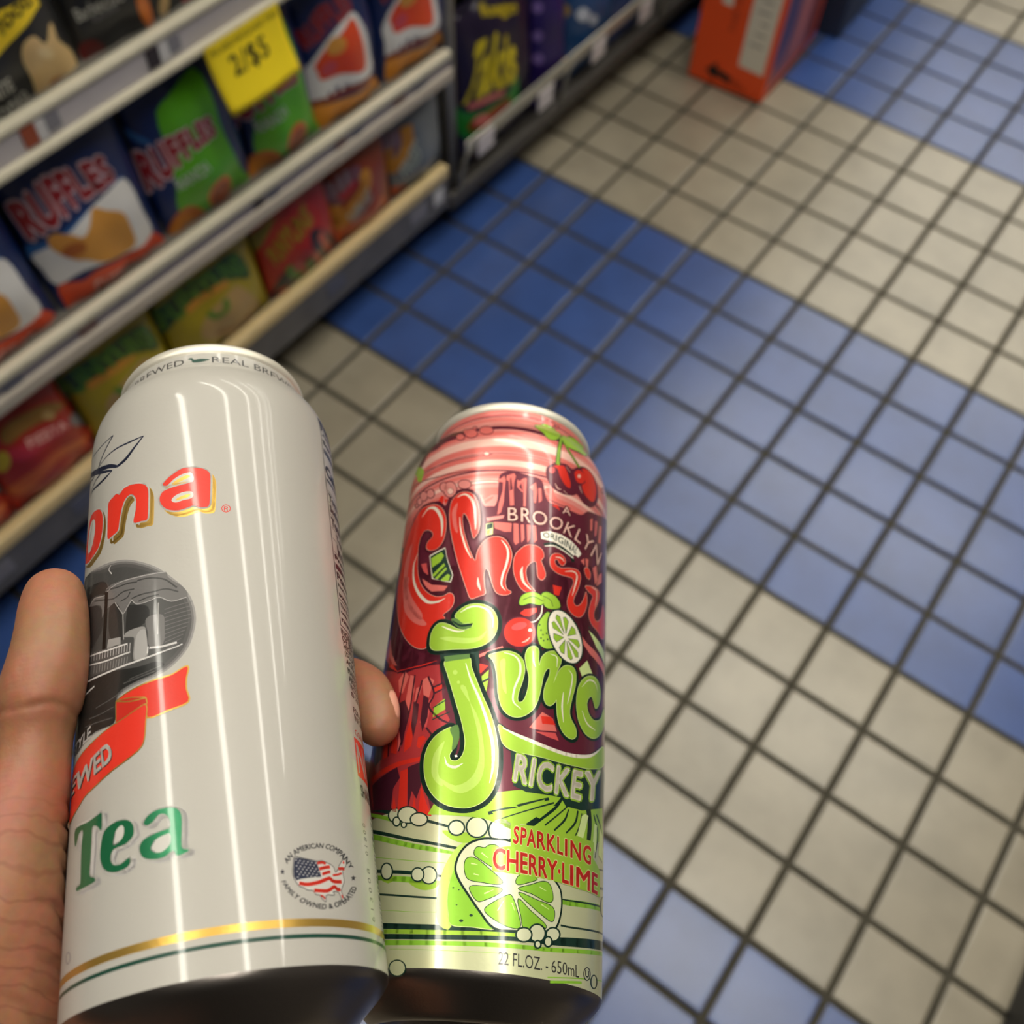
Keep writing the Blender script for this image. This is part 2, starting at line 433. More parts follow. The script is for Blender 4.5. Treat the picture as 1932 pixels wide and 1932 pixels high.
BAGS = {
'b1': (-0.7657,0.3774,0.1594,0.215,-0.020,0.030,5.0,'navy','b2'),
'b2': (-0.6023,0.3731,0.1594,0.215,-0.020,0.030,5.0,'navy',[(1,'blue2','C',[[(-78.5,103.4),(-64.3,105.5),(-33.3,114.2),(6.5,119.5),(44.3,125.1),(43.7,113.9),(3.0,112.5),(-30.0,107.5),(-67.5,91.9),(-79.4,85.8)]]),(2,'white','C',[[(-77.2,91.3),(-52.2,101.5),(-30.8,110.4),(-10.3,115.4),(18.3,122.0),(45.5,121.8),(54.7,104.9),(56.1,73.9),(61.9,32.4),(37.4,28.6),(-5.4,42.1),(-41.0,51.8),(-71.0,45.7),(-76.0,68.5)]]),(2,'orangered','C',[[(-71.4,44.5),(-46.6,39.2),(-25.3,43.1),(8.7,32.8),(37.4,28.6),(61.1,30.3),(79.68028950594564,0),(79.68028950594564,0),(16.9,0),(-48.7,0),(-69.7,0)]]),(3,'chip','C',[[(-2.6,116.2),(9.7,105.6),(26.9,90.7),(30.7,67.0),(30.8,41.3),(15.0,36.8),(-14.5,46.7),(-32.9,63.3),(-44.9,71.0),(-57.4,87.9),(-61.5,104.4),(-53.1,112.8),(-37.9,103.7),(-27.4,93.7),(-14.3,102.4)]]),(4,'chipdark','C',[[(-28.6,82.8),(-31.6,77.9),(-38.5,75.5),(-46.4,76.3),(-52.3,79.9),(-54.1,85.3),(-51.2,90.6),(-44.8,93.6),(-36.9,92.8),(-30.7,88.6)]]),(3,'lilac','T',('RUFFLES',[(-72.5,113.9),(-37.6,127.1),(-2.2,130.9),(37.7,130.1)],[(-75.2,155.5),(-40.3,170.1),(-6.6,166.3),(33.5,158.8)],0.11,0.0)),(4,'dkred','T',('RUFFLES',[(-72.5,113.9),(-37.6,127.1),(-2.2,130.9),(37.7,130.1)],[(-75.2,155.5),(-40.3,170.1),(-6.6,166.3),(33.5,158.8)],0.05,0.0)),(4,'ltpink','T',('CHEDDAR',[(-32.0,0),(46.1,0)],[(-37.5,30.6),(40.7,12.7)],0.02,0.0))]),
'b3': (-0.4457,0.3690,0.1466,0.215,-0.020,0.030,5.0,'navy',[(1,'green','C',[[(-39.4,167.2),(-3.9,178.5),(28.1,183.8),(33.4,150.9),(35.7,94.5),(51.2,31.2),(71.6,0),(31.8,0),(-7.8,0),(-45.7,14.7),(-53.2,44.3),(-48.2,74.5),(-43.4,116.5)]]),(2,'lilac','T',('RUFFLES',[(-73.30434337880418,76.0),(-41.7,96.6),(-8.6,108.0),(22.9,105.6)],[(-73.30434337880418,122.5),(-46.2,131.5),(-13.2,134.8),(20.9,128.9)],0.11,0.0)),(3,'dkred','T',('RUFFLES',[(-73.30434337880418,76.0),(-41.7,96.6),(-8.6,108.0),(22.9,105.6)],[(-73.30434337880418,122.5),(-46.2,131.5),(-13.2,134.8),(20.9,128.9)],0.05,0.0)),(2,'ltgrey','T',('RANCH',[(-46.3,65.8),(-2.2,71.9)],[(-49.0,82.5),(-8.0,88.3)],0.02,0.0)),(2,'orange','C',[[(23.5,43.6),(29.0,29.5),(28.7,12.1),(23.9,0),(11.2,0),(-4.0,10.1),(-11.6,28.4),(-9.0,42.6),(0.5,50.9),(12.8,51.5)]]),(3,'brown','C',[[(22.0,37.8),(26.4,26.2),(26.1,11.3),(23.0,0),(12.5,0),(0.8,6.4),(-6.5,23.1),(-4.5,35.6),(3.3,43.1),(13.4,44.0)]]),(2,'chipdark','C',[[(-13.6,6.1),(-10.4,0),(-23.0,0),(-42.5,0),(-60.8,0),(-71.1,0),(-70.7,13.6),(-62.3,30.3),(-48.0,38.3),(-31.3,32.0)]]),(3,'chip2','C',[[(-28.6,6.2),(-25.4,0),(-34.1,0),(-47.4,0),(-60.1,0),(-67.2,0),(-67.9,11.4),(-62.0,23.0),(-52.0,28.5),(-40.5,24.0)]]),(2,'blue2','C',[[(-73.30434337880418,159.2),(-67.0,150.9),(-53.6,131.9),(-69.3,142.3)]])]),
'b4': (-0.3092,0.3655,0.1182,0.215,-0.020,0.030,5.0,'navy','b3'),
'b5': (-0.1864,0.3623,0.1289,0.215,-0.020,0.032,5.0,'navy',[(2,'mauve','T',('RUFFLES',[(-58.8,122.5),(-27.8,143.1),(14.0,146.9)],[(-64.45175941164644,142.8),(-36.6,167.4),(7.4,174.7)],0.1,0.0)),(3,'dkred','T',('RUFFLES',[(-58.8,122.5),(-27.8,143.1),(14.0,146.9)],[(-64.45175941164644,142.8),(-36.6,167.4),(7.4,174.7)],0.04,0.0)),(1,'white','C',[[(-64.45175941164644,90.4),(-49.3,115.4),(-21.6,137.4),(12.5,143.2),(27.7,117.0),(36.0,77.5),(38.4,46.4),(-1.3,52.3),(-31.4,62.4),(-52.5,53.6),(-64.3,43.6),(-64.45175941164644,69.7)]]),(2,'orangered','C',[[(-54.2,100.7),(-38.4,119.5),(-11.6,132.1),(9.9,136.7),(18.0,108.2),(19.0,62.3),(-24.1,77.6),(-49.6,77.7),(-53.3,89.6)]]),(3,'chip','C',[[(-14.6,123.3),(-12.5,116.3),(-16.1,110.0),(-23.7,106.6),(-31.9,106.8),(-37.6,110.8),(-39.1,117.4),(-36.2,124.2),(-29.5,128.4),(-21.2,128.0)]]),(3,'rose','C',[[(-30.6,95.8),(-30.1,90.2),(-33.7,85.2),(-39.7,82.3),(-45.5,82.5),(-49.1,85.8),(-49.4,91.3),(-46.3,96.9),(-40.9,100.2),(-34.8,99.7)]]),(1,'amber','C',[[(-64.45175941164644,43.3),(-53.4,42.9),(-26.9,40.6),(14.9,33.3),(44.3,33.4),(64.45175941164644,0),(24.6,0),(-28.0,0),(-62.0,0)]]),(2,'brown','S',([(-64.45175941164644,44.7),(-50.9,49.1),(-24.0,50.7),(13.8,43.1),(37.4,38.5)],[8,8,8,8,8],0,1)),(2,'orange','S',([(-25.3,0),(13.9,0),(48.6,0)],[8,8,8],0,1)),(3,'white','S',([(-51.1,66.5),(-49.6,52.8)],[6,6],0,1)),(3,'white','S',([(-40.4,68.6),(-38.4,54.4)],[6,6],0,1)),(3,'white','S',([(-28.1,68.9),(-25.3,54.1)],[6,6],0,1)),(3,'white','S',([(-13.3,69.8),(-9.8,54.4)],[6,6],0,1))]),
'b6': (-0.0456,0.3586,0.1484,0.215,-0.020,0.032,5.0,'navy','b5'),
'c0': (-0.9175,0.1520,0.1274,0.175,-0.025,0.028,5.0,'redd','c1'),
'c1': (-0.7861,0.1520,0.1274,0.175,-0.025,0.028,5.0,'redd',[(1,'redd','C',[[(-57.5,76.9),(-31.4,82.7),(11.5,80.1),(63.691273753028185,41.7),(63.691273753028185,16.5),(33.2,15.4),(-22.6,20.1),(-63.691273753028185,0),(-63.691273753028185,39.1)]]),(2,'rosered','C',[[(-37.9,111.8),(-18.0,109.9),(14.5,106.8),(42.9,90.6),(36.5,78.0),(1.7,84.5),(-34.5,88.3)]]),(3,'ltpink','T',('FIESTA',[(-15.6,98.9),(38.8,81.0)],[(-13.3,112.7),(39.3,95.4)],0.02,0.0)),(2,'rust2','C',[[(-58.7,47.5),(-19.3,65.0),(15.3,62.8),(57.3,35.7),(51.1,28.4),(3.9,48.5),(-50.9,28.1)]]),(2,'gold2','C',[[(-29.5,139.8),(-4.8,139.8),(32.5,130.9),(53.6,104.5),(26.9,113.1),(-11.7,120.7),(-33.8,120.0)]]),(3,'grey','C',[[(63.691273753028185,49.7),(63.691273753028185,45.8),(54.8,59.3),(48.2,69.9),(45.3,79.2),(46.7,85.2),(52.0,85.2),(60.1,76.3),(63.691273753028185,64.2),(63.691273753028185,56.7)]]),(3,'tan','C',[[(32.9,109.1),(29.7,107.9),(25.2,109.8),(21.3,114.0),(19.4,118.9),(20.3,122.7),(23.4,124.2),(27.7,122.6),(31.7,118.4),(33.7,113.1)]]),(2,'yellow2','C',[[(-41.0,93.3),(-46.3,84.0),(-51.9,79.1),(-55.7,80.6),(-56.3,88.8),(-53.5,100.4),(-48.4,110.1),(-42.8,114.1),(-38.9,111.5),(-38.2,103.6)]])]),
'c2': (-0.6451,0.1520,0.1467,0.180,-0.025,0.028,5.0,'oliveyellow','c3'),
'c3': (-0.4809,0.1520,0.1759,0.180,-0.025,0.028,5.0,'oliveyellow',[(1,'dkgreen2','C',[[(-87.95096336472108,115.7),(-52.7,141.0),(-3.0,142.6),(47.9,134.4),(59.4,81.5),(17.7,108.0),(-35.2,109.9),(-71.6,97.0),(-87.0,78.7)]]),(2,'green2','T',('FUNYUNS',[(-84.3,91.8),(-37.3,111.4),(15.1,110.0),(56.1,94.4)],[(-86.2,124.0),(-45.4,145.0),(6.1,142.0),(49.5,130.4)],0.03,0.0)),(2,'amber2','S',([(-52.6,105.7),(-23.2,110.9),(17.7,108.0)],[12,12,12],0,1)),(1,'tan','C',[[(-44.5,67.2),(-20.6,86.6),(21.6,92.3),(38.8,77.7),(73.2,0),(50.0,0),(16.3,0),(-39.6,40.2)]]),(2,'green2','S',([(-27.2,85.1),(-17.0,70.4),(0.4,73.3),(2.6,88.1)],[9,9,9,9],0,1)),(2,'tan2','S',([(-24.5,39.5),(12.1,23.0),(47.5,14.5)],[10,10,10],0,1))]),
'c4': (-0.3162,0.1520,0.1493,0.180,-0.025,0.030,5.0,'redd2',[(1,'olive','C',[[(-74.64918643698029,116.7),(-67.8,127.8),(-38.7,140.4),(-60.0,112.8),(-74.64918643698029,91.4),(-74.64918643698029,97.0)]]),(2,'olive2','T',('FUNYUNS',[(-57.8,63.9),(-29.0,84.0),(18.2,97.3)],[(-64.4,91.9),(-36.7,115.1),(10.7,131.8)],0.05,0.0)),(1,'black','C',[[(-65.0,22.9),(-46.5,45.5),(-16.6,0),(9.3,15.3),(2.0,81.6),(29.5,74.9),(73.5,0),(22.3,0),(-46.6,0),(-72.9,0)]]),(3,'green2','S',([(-41.6,53.0),(-34.8,31.7),(-3.7,0),(-0.0,18.4),(-5.3,42.1)],[12,12,12,12,12],0,1)),(3,'salmon','S',([(21.9,71.5),(36.6,35.5),(60.3,0)],[14,14,14],0,1)),(3,'salmon','S',([(1.0,53.1),(29.4,0)],[10,10],0,1)),(3,'salmon','C',[[(-30.9,0),(-32.1,0),(-39.6,0),(-50.3,0),(-60.2,0),(-65.4,0),(-65.7,4.5),(-61.2,13.1),(-52.9,15.7),(-41.3,7.2)]])]),
'c5': (-0.1778,0.1520,0.1223,0.180,-0.025,0.030,5.0,'rust3',[(1,'amber2','S',([(-61.14237614319509,71.4),(-61.14237614319509,38.4),(-38.0,55.9),(-10.6,88.0),(-9.8,111.7)],[22,22,22,22,22],0,1)),(1,'mauve','C',[[(-61.14237614319509,106.0),(-56.2,111.0),(-34.1,127.9),(-13.3,124.0),(-29.4,98.3),(-50.7,74.5),(-61.14237614319509,73.7)]]),(2,'ltgrey2','S',([(-61.14237614319509,109.9),(-61.14237614319509,81.4)],[5,5],0,1)),(2,'ltgrey2','S',([(-57.1,113.2),(-55.7,86.6)],[5,5],0,1)),(2,'ltgrey2','S',([(-47.6,122.4),(-46.1,96.0)],[5,5],0,1)),(2,'ltgrey2','S',([(-38.0,127.5),(-36.6,101.5)],[5,5],0,1)),(2,'rosered','S',([(-50.9,83.7),(-38.1,93.2),(-27.7,106.3)],[10,10,10],0,1)),(3,'ltgrey','T',('FLAMIN HOT',[(-38.9,32.8),(1.2,61.7)],[(-47.3,49.7),(-8.7,84.6)],0.02,0.0)),(1,'rust','C',[[(-61.14237614319509,38.5),(-48.2,37.2),(-8.3,42.8),(23.1,45.1),(57.7,0),(-0.8,0),(-61.14237614319509,0)]])]),
'c6': (-0.0499,0.1520,0.1233,0.180,-0.025,0.030,5.0,'slate',[(1,'amber2','S',([(-61.625871221632835,99.4),(-61.625871221632835,59.8),(-48.6,65.8),(-32.8,92.2),(-32.7,126.3)],[18,18,18,18,18],0,1)),(1,'mauve','C',[[(-61.625871221632835,106.3),(-52.9,122.1),(-37.3,124.0),(-46.4,88.1),(-60.6,78.1)]]),(2,'ltgrey','T',('FRIES',[(-40.4,32.9),(-14.7,62.4)],[(-51.1,54.5),(-20.2,99.6)],0.03,0.0)),(2,'ltgrey2','S',([(-61.625871221632835,114.9),(-61.1,89.0)],[5,5],0,1)),(2,'ltgrey2','S',([(-56.5,120.3),(-55.4,94.2)],[5,5],0,1)),(2,'ltgrey2','S',([(-48.9,123.4),(-47.8,97.3)],[5,5],0,1)),(2,'rust','C',[[(-49.5,19.3),(-49.4,12.8),(-54.2,7.7),(-61.625871221632835,5.6),(-61.625871221632835,10.2),(-61.625871221632835,15.6),(-61.625871221632835,19.7),(-61.625871221632835,21.1),(-59.4,22.8),(-53.6,23.4)]]),(2,'rust','C',[[(-30.9,8.2),(-23.3,0),(-27.7,0),(-34.3,0),(-40.5,0),(-49.2,8.7),(-50.3,14.4),(-48.0,18.4),(-43.6,19.5),(-37.9,16.6)]])]),
'a1': (-0.6183,0.6180,0.1461,0.280,-0.020,0.030,6.0,'black',[(1,'yellow','P',[[(-40.2,62.1),(-12.4,66.0),(14.2,76.1),(38.2,81.8),(49.3,83.5),(49.0,97.0),(-21.8,102.1)]]),(2,'ink','T',('food',[(-2.2,79.7),(11.5,86.2),(25.5,88.8),(40.2,89.2)],[(-3.9,98.2),(10.7,101.8),(22.9,104.1),(37.9,103.4)],0.02,0.0)),(1,'popcorn','C',[[(13.1,64.7),(26.8,66.4),(37.1,51.8),(49.0,63.3),(54.2,61.0),(54.1,45.5),(66.6,26.6),(69.0,9.6),(65.1,0),(50.4,0),(28.7,0),(16.7,0),(12.8,0),(11.8,28.3),(7.9,49.2)]]),(2,'chip2','C',[[(53.6,0),(51.1,0),(45.2,0),(38.3,0),(33.0,0),(28.8,6.1),(29.9,11.6),(35.5,13.2),(43.2,10.7),(50.1,5.1)]]),(2,'popcorn2','C',[[(42.2,34.9),(38.0,34.7),(32.2,38.0),(27.1,43.4),(24.6,48.8),(25.5,52.4),(29.4,52.8),(35.0,49.8),(40.2,44.3),(43.1,38.6)]]),(1,'ltgrey3','T',('WHITE',[(-47.8,27.7),(-7.8,26.6)],[(-47.1,41.7),(-9.7,41.3)],0.02,0.0)),(1,'ltgrey3','T',('CHEDDAR',[(-56.5,0),(9.0,0)],[(-57.1,16.1),(4.0,19.0)],0.02,0.0)),(1,'grey','C',[[(73.05219595275553,0),(73.05219595275553,0),(71.3,0),(68.7,0),(67.8,0),(68.8,0),(71.3,1.0),(73.05219595275553,1.9),(73.05219595275553,0.6),(73.05219595275553,0)]])]),
'a2': (-0.4486,0.6180,0.1891,0.280,-0.020,0.030,6.0,'black',[(1,'ltgrey3','T',('Barbecue',[(-85.0,45.7),(-66.9,48.0),(-36.0,49.9)],[(-85.7,58.8),(-67.0,62.4),(-38.7,63.2)],0.01,0.0)),(1,'grey','T',('FLAVORED',[(-71.6,40.0),(-43.2,43.1)],[(-72.5,46.5),(-45.6,49.2)],0.01,0.0)),(1,'dkred2','C',[[(-67.0,4.0),(-71.7,0),(-81.6,0),(-91.4,2.5),(-94.53782861830565,9.9),(-94.53782861830565,17.6),(-91.4,23.9),(-83.7,26.3),(-75.2,22.9),(-68.9,14.5)]]),(1,'orange','C',[[(-7.6,28.1),(-4.7,11.5),(-3.4,0),(-8.6,0),(-19.0,14.8),(-24.2,31.2),(-24.9,45.1),(-22.1,52.7),(-17.2,52.0),(-12.0,43.0)]]),(2,'orange2','C',[[(-14.2,32.9),(-12.8,22.8),(-13.2,16.3),(-15.9,16.9),(-19.7,24.1),(-22.4,34.3),(-23.1,43.6),(-21.9,48.9),(-19.5,48.5),(-16.7,42.6)]]),(1,'popcorn','C',[[(17.5,16.2),(14.7,8.2),(11.0,4.7),(6.4,8.2),(4.1,16.2),(5.3,24.9),(9.1,31.5),(13.8,33.9),(17.3,31.4),(18.6,24.9)]]),(1,'rosered','C',[[(60.6,0),(56.6,0),(50.3,0),(44.2,0),(40.6,0),(36.3,9.3),(38.4,15.1),(44.6,15.8),(52.3,11.5),(59.1,3.0)]]),(1,'dkred2','C',[[(40.5,0),(37.8,0),(33.0,0),(27.8,0),(24.4,0),(23.9,0),(26.6,0),(31.4,0),(36.5,0),(40.0,0)]])]),
'r1': (0.1711,0.0850,0.2027,0.270,-0.030,0.030,4.0,'purple',[(2,'yellow3','T',('Takis',[(-101.1,130.2),(-55.3,136.4),(24.8,121.2)],[(-59.0,217.5),(-23.6,218.1),(32.9,198.7)],0.04,0.0)),(2,'yellow4','T',('fuego',[(-37.6,249.0),(39.5,220.2)],[(-30.8,267.1),(49.2,241.3)],0.06,0.0)),(1,'green3','C',[[(-101.33943386972646,163.4),(-101.33943386972646,131.2),(-80.9,110.0),(-8.6,102.3),(29.4,123.9),(35.9,76.1),(-29.8,71.9),(-89.4,63.2),(-101.33943386972646,98.3)]]),(3,'salmon2','S',([(-84.9,122.0),(-53.1,122.4),(-8.4,113.0)],[12,12,12],0,1)),(2,'rust3','C',[[(-86.8,79.3),(-73.9,99.3),(-37.9,96.2),(7.7,95.9),(0.4,80.4),(-53.8,76.1)]]),(3,'salmon2','C',[[(-47.2,89.8),(-46.4,82.0),(-52.3,77.2),(-62.1,76.7),(-71.6,80.4),(-77.3,86.9),(-77.6,94.2),(-72.5,99.7),(-63.7,101.0),(-54.0,97.2)]]),(2,'tan2','C',[[(-101.33943386972646,112.1),(-101.33943386972646,104.5),(-101.33943386972646,102.1),(-101.33943386972646,105.8),(-101.33943386972646,114.2),(-101.33943386972646,124.0),(-101.33943386972646,131.4),(-101.33943386972646,133.7),(-101.33943386972646,130.1),(-101.33943386972646,121.9)]])]),
'r2': (0.3246,0.0850,0.0948,0.270,-0.030,0.025,4.0,'indigo',[(1,'lilac2','C',[[(-30.7,193.6),(-32.6,188.5),(-36.6,185.9),(-40.8,186.5),(-43.6,190.2),(-44.5,195.8),(-43.4,201.5),(-40.2,204.6),(-35.7,203.8),(-31.9,199.5)]]),(1,'lilac2','C',[[(-31.9,144.6),(-33.5,139.0),(-37.3,136.0),(-41.3,136.5),(-44.1,140.2),(-45.0,146.1),(-44.1,152.2),(-41.2,155.9),(-37.2,155.4),(-33.5,151.0)]]),(1,'lilac2','C',[[(-31.7,102.6),(-33.2,96.6),(-37.1,93.6),(-41.3,94.2),(-44.3,98.1),(-45.2,104.3),(-44.3,110.7),(-41.4,114.5),(-37.3,114.0),(-33.4,109.4)]])]),
'r3': (0.4545,0.0850,0.1546,0.270,-0.030,0.025,4.0,'blue3',[(1,'olive2','C',[[(-68.8,142.8),(-70.4,135.5),(-74.2,131.3),(-77.28719456848881,131.3),(-77.28719456848881,140.3),(-77.28719456848881,149.5),(-77.28719456848881,155.4),(-77.28719456848881,156.0),(-74.5,155.7),(-70.6,150.6)]]),(1,'amber2','C',[[(-69.9,45.2),(-70.8,38.7),(-74.4,35.4),(-77.28719456848881,36.5),(-77.28719456848881,44.2),(-77.28719456848881,52.3),(-77.28719456848881,57.5),(-77.28719456848881,58.1),(-75.2,57.2),(-71.7,52.5)]]),(1,'white2','C',[[(-28.0,121.2),(-31.1,114.7),(-39.8,113.4),(-50.0,117.2),(-57.4,124.4),(-60.2,132.9),(-57.9,139.8),(-50.9,142.3),(-41.1,138.8),(-32.1,130.6)]]),(1,'white2','C',[[(-0.1,97.6),(-1.8,92.0),(-8.5,91.3),(-17.2,95.4),(-24.2,102.6),(-27.1,110.2),(-25.4,115.7),(-19.5,117.0),(-11.3,113.3),(-3.8,105.8)]])]),
'r4': (0.6116,0.0850,0.1485,0.270,-0.030,0.025,4.0,'blue4',[]),
}
# ------------------------------------------------------------------ shelving
PH = math.radians(0.7)
def shelf_mat_world():
    return Matrix.Translation((-0.25, -0.25, 0)) @ Matrix.Rotation(-PH, 4, 'Z')
cream_m = mat('cream_enamel', (212, 205, 184), rough=0.42, noise=0.08, nscale=60)
strip_m = mat('lavender_price_strip', (186, 180, 184), rough=0.35, noise=0.05, nscale=80)
greyface_m = mat('scuffed_grey_fascia', (98, 96, 98), rough=0.45, noise=0.4, nscale=25, bump=0.2)
woodlip_m = mat('yellowed_lip', (214, 190, 140), rough=0.4, noise=0.08, nscale=50)
kick_m = mat('black_kick', (22, 22, 24), rough=0.6)
deck_m = mat('shelf_deck', (110, 106, 98), rough=0.5)
backp_m = mat('pegboard_back', (40, 38, 38), rough=0.7)

shelf = empty('store_shelf', label='cream metal snack shelf with three tiers of chip bags along the left side', cat='shelf')
shelf.matrix_world = shelf_mat_world()
LEN = 2.6
def part(name, lo, hi, m, parent, bevel=0.0):
    return box(name, lo, hi, m, parent, bevel)
part('kick_plate', (-0.52, -LEN, 0.0), (-0.09, 0.0, 0.077), kick_m, shelf)
bd = part('base_deck', (-0.52, -LEN, 0.077), (-0.012, 0.0, 0.152), deck_m, shelf)
part('fascia', (-0.012, -LEN, 0.077), (0.0, 0.0, 0.139), greyface_m, shelf, 0.002)
part('front_lip', (-0.016, -LEN, 0.1395), (0.003, 0.0, 0.161), woodlip_m, shelf, 0.004)
part('back_panel', (-0.53, -LEN, 0.077), (-0.52, 0.0, 1.55), backp_m, shelf)
part('upright', (-0.56, -0.03, 0.0), (-0.50, 0.0, 1.55), greyface_m, shelf, 0.003)
tag_cols = {'rust': (150, 72, 44), 'dark': (52, 44, 46), 'grey': (128, 126, 134), 'white': (205, 203, 205), 'slate': (92, 94, 110), 'brown': (104, 80, 80)}

def tier(z_top, z_ctop, z_cbot, z_bot, z_lip, tilt, tags, xf, strip=None, low=None):
    """One shelf: deck plus a price rail with two lips and a recessed strip; tilt in radians about its left end."""
    d = part('shelf_board', (-0.40, -LEN, z_lip), (xf - 0.012, 0.0, z_top - 0.008), deck_m, shelf)
    rail = part('price_strip', (xf - 0.012, -LEN, z_cbot), (xf - 0.003, 0.0, z_ctop), strip or strip_m, shelf)
    parts = [d, rail,
             part('upper_lip', (xf - 0.014, -LEN, z_ctop + 0.0003), (xf, 0.0, z_top), cream_m, shelf, 0.003),
             part('lower_lip', (xf - 0.012, -LEN, z_bot), (xf + 0.004, 0.0, z_cbot - 0.0003), low or cream_m, shelf, 0.003),
             part('under_flange', (xf - 0.03, -LEN, z_lip), (xf - 0.012, 0.0, z_bot), greyface_m, shelf)]
    M = Matrix.Translation((0, -0.79, z_top)) @ Matrix.Rotation(tilt, 4, 'X') @ Matrix.Translation((0, 0.79, -z_top))
    for p in parts:
        p.data.transform(M)
    for (y0, y1, z0, z1, c) in tags:
        t = part('price_tag', (xf - 0.0028, y0, z0), (xf - 0.0012, y1, z1), mat('tag_' + c, tag_cols[c], rough=0.4, noise=0.25 if c in ('grey', 'dark', 'slate') else 0.1, nscale=300), rail)
        t.data.transform(M)

XA = 0.015
tier(0.636, 0.6265, 0.600, 0.590, 0.582, 0.0,
     [(-0.650, -0.634, 0.604, 0.6255, 'rust'), (-0.6335, -0.6225, 0.604, 0.6255, 'white'), (-0.622, -0.606, 0.607, 0.624, 'grey'), (-0.492, -0.476, 0.604, 0.6245, 'dark'), (-0.4755, -0.463, 0.604, 0.6245, 'white'), (-0.4625, -0.447, 0.607, 0.623, 'grey'), (-0.30, -0.285, 0.605, 0.624, 'rust'), (-0.25, -0.23, 0.605, 0.624, 'grey')], XA)
tier(0.393, 0.3805, 0.3665, 0.3475, 0.343, -0.026,
     [(-0.795, -0.768, 0.3675, 0.379, 'slate'), (-0.688, -0.662, 0.3675, 0.379, 'brown'), (-0.62, -0.60, 0.3675, 0.379, 'grey'), (-0.405, -0.388, 0.3675, 0.3795, 'dark'), (-0.380, -0.360, 0.3675, 0.3795, 'slate'), (-0.250, -0.230, 0.3675, 0.3795, 'brown'), (-0.215, -0.195, 0.3675, 0.3795, 'slate'), (-0.130, -0.105, 0.3675, 0.3795, 'brown'), (-0.085, -0.055, 0.3675, 0.3795, 'slate')], XA, mat('slate_price_strip', (126, 122, 134), rough=0.35, noise=0.1, nscale=60), mat('shaded_lip', (178, 168, 156), rough=0.45))  # lower lip greyed from cream: shade of facing down put in its colour

for zt, xt in ((0.93, 0.015), (1.22, 0.03), (1.50, 0.10)):  # unseen upper tiers, added and jutting out to shade the floor and bags
    tier(zt, zt - 0.0095, zt - 0.036, zt - 0.046, zt - 0.054, 0.0, [], xt)

# tags along the base fascia, faint in the shade
for (y0, y1, c) in ((-0.95, -0.90, 'grey'), (-0.80, -0.76, 'slate'), (-0.55, -0.51, 'grey'), (-0.30, -0.26, 'slate'), (-0.10, -0.06, 'grey'), (-0.04, -0.015, 'white')):
    part('price_tag', (0.0002, y0, 0.10), (0.0014, y1, 0.128), mat('tag_' + c, tag_cols[c], rough=0.4, noise=0.2, nscale=300), shelf)

# ------------------------------------------------------------------ snack bags
BAGC = dict(navy=(14, 38, 92), blue2=(40, 96, 160), white=(226, 224, 222), white2=(190, 196, 210), orangered=(222, 72, 30), chip=(214, 150, 62), chip2=(196, 122, 40), chipdark=(178, 98, 34),
            lilac=(204, 176, 186), lilac2=(120, 96, 160), dkred=(150, 26, 36), dkred2=(86, 24, 22), ltpink=(240, 186, 176), green=(86, 168, 24), green2=(84, 132, 40), green3=(24, 122, 36), dkgreen2=(52, 80, 30),
            ltgrey=(190, 200, 190), ltgrey2=(150, 132, 150), ltgrey3=(196, 194, 184), orange=(212, 110, 36), orange2=(232, 132, 50), brown=(150, 66, 26), amber=(232, 150, 40), amber2=(206, 142, 46), mauve=(128, 84, 100), rose=(200, 76, 88),
            rosered=(190, 48, 62), tan=(176, 144, 88), tan2=(150, 106, 56), olive=(128, 116, 28), olive2=(160, 128, 24), oliveyellow=(164, 146, 20), redd=(168, 34, 22), redd2=(172, 36, 24), rust=(186, 78, 32), rust2=(206, 98, 44), rust3=(140, 50, 24),
            salmon=(204, 92, 66), salmon2=(204, 110, 104), gold2=(140, 100, 40), grey=(132, 130, 132), yellow=(238, 206, 40), yellow2=(200, 180, 40), yellow3=(206, 186, 30), yellow4=(160, 140, 24), black=(34, 34, 36), ink=(40, 38, 20), popcorn=(226, 192, 134), popcorn2=(238, 212, 160),
            purple=(22, 9, 42), indigo=(36, 16, 88), blue3=(30, 70, 120), blue4=(60, 74, 120), slate=(108, 114, 122))
def bag_ink(k):
    return mat('bag_' + k, BAGC[k], rough=0.36, coat=0.12, coat_rough=0.2, bump=0.08, bscale=55)
BAG_LABELS = {
    'b1': 'navy and white chip bag cut by the left edge, middle shelf', 'b2': 'navy, white and orange chip bag beside the left edge bag, middle shelf',
    'b3': 'navy and green chip bag under the price rail, left of the yellow sign', 'b4': 'navy and green chip bag partly behind the yellow price sign',
    'b5': 'orange-bottomed chip bag right of the yellow sign, middle shelf', 'b6': 'orange-bottomed chip bag at the right end of the middle shelf',
    'c0': 'red snack bag at the far left of the bottom shelf', 'c1': 'red and orange snack bag just left of the white can, bottom shelf',
    'c2': 'olive and green onion ring bag directly above the white can', 'c3': 'olive onion ring bag with tan window, beside the red bag',
    'c4': 'red onion ring bag with a green ring printed, bottom shelf', 'c5': 'rust brown snack bag with a gold arc, bottom shelf',
    'c6': 'slate grey snack bag at the right end of the bottom shelf', 'a1': 'black popcorn bag with a yellow band on the top shelf',
    'a2': 'black barbecue snack bag on the top shelf', 'r1': 'purple tortilla chip bag with yellow letters in the metal rack',
    'r2': 'narrow dark violet bag in the metal rack', 'r3': 'dark blue bag with white spots in the metal rack', 'r4': 'plain blue grey bag at the top edge of the picture'}
GROUPS = {'b': 'chip bags on the middle shelf', 'c': 'snack bags on the bottom shelf', 'a': 'black bags on the top shelf', 'r': 'bags in the metal rack'}

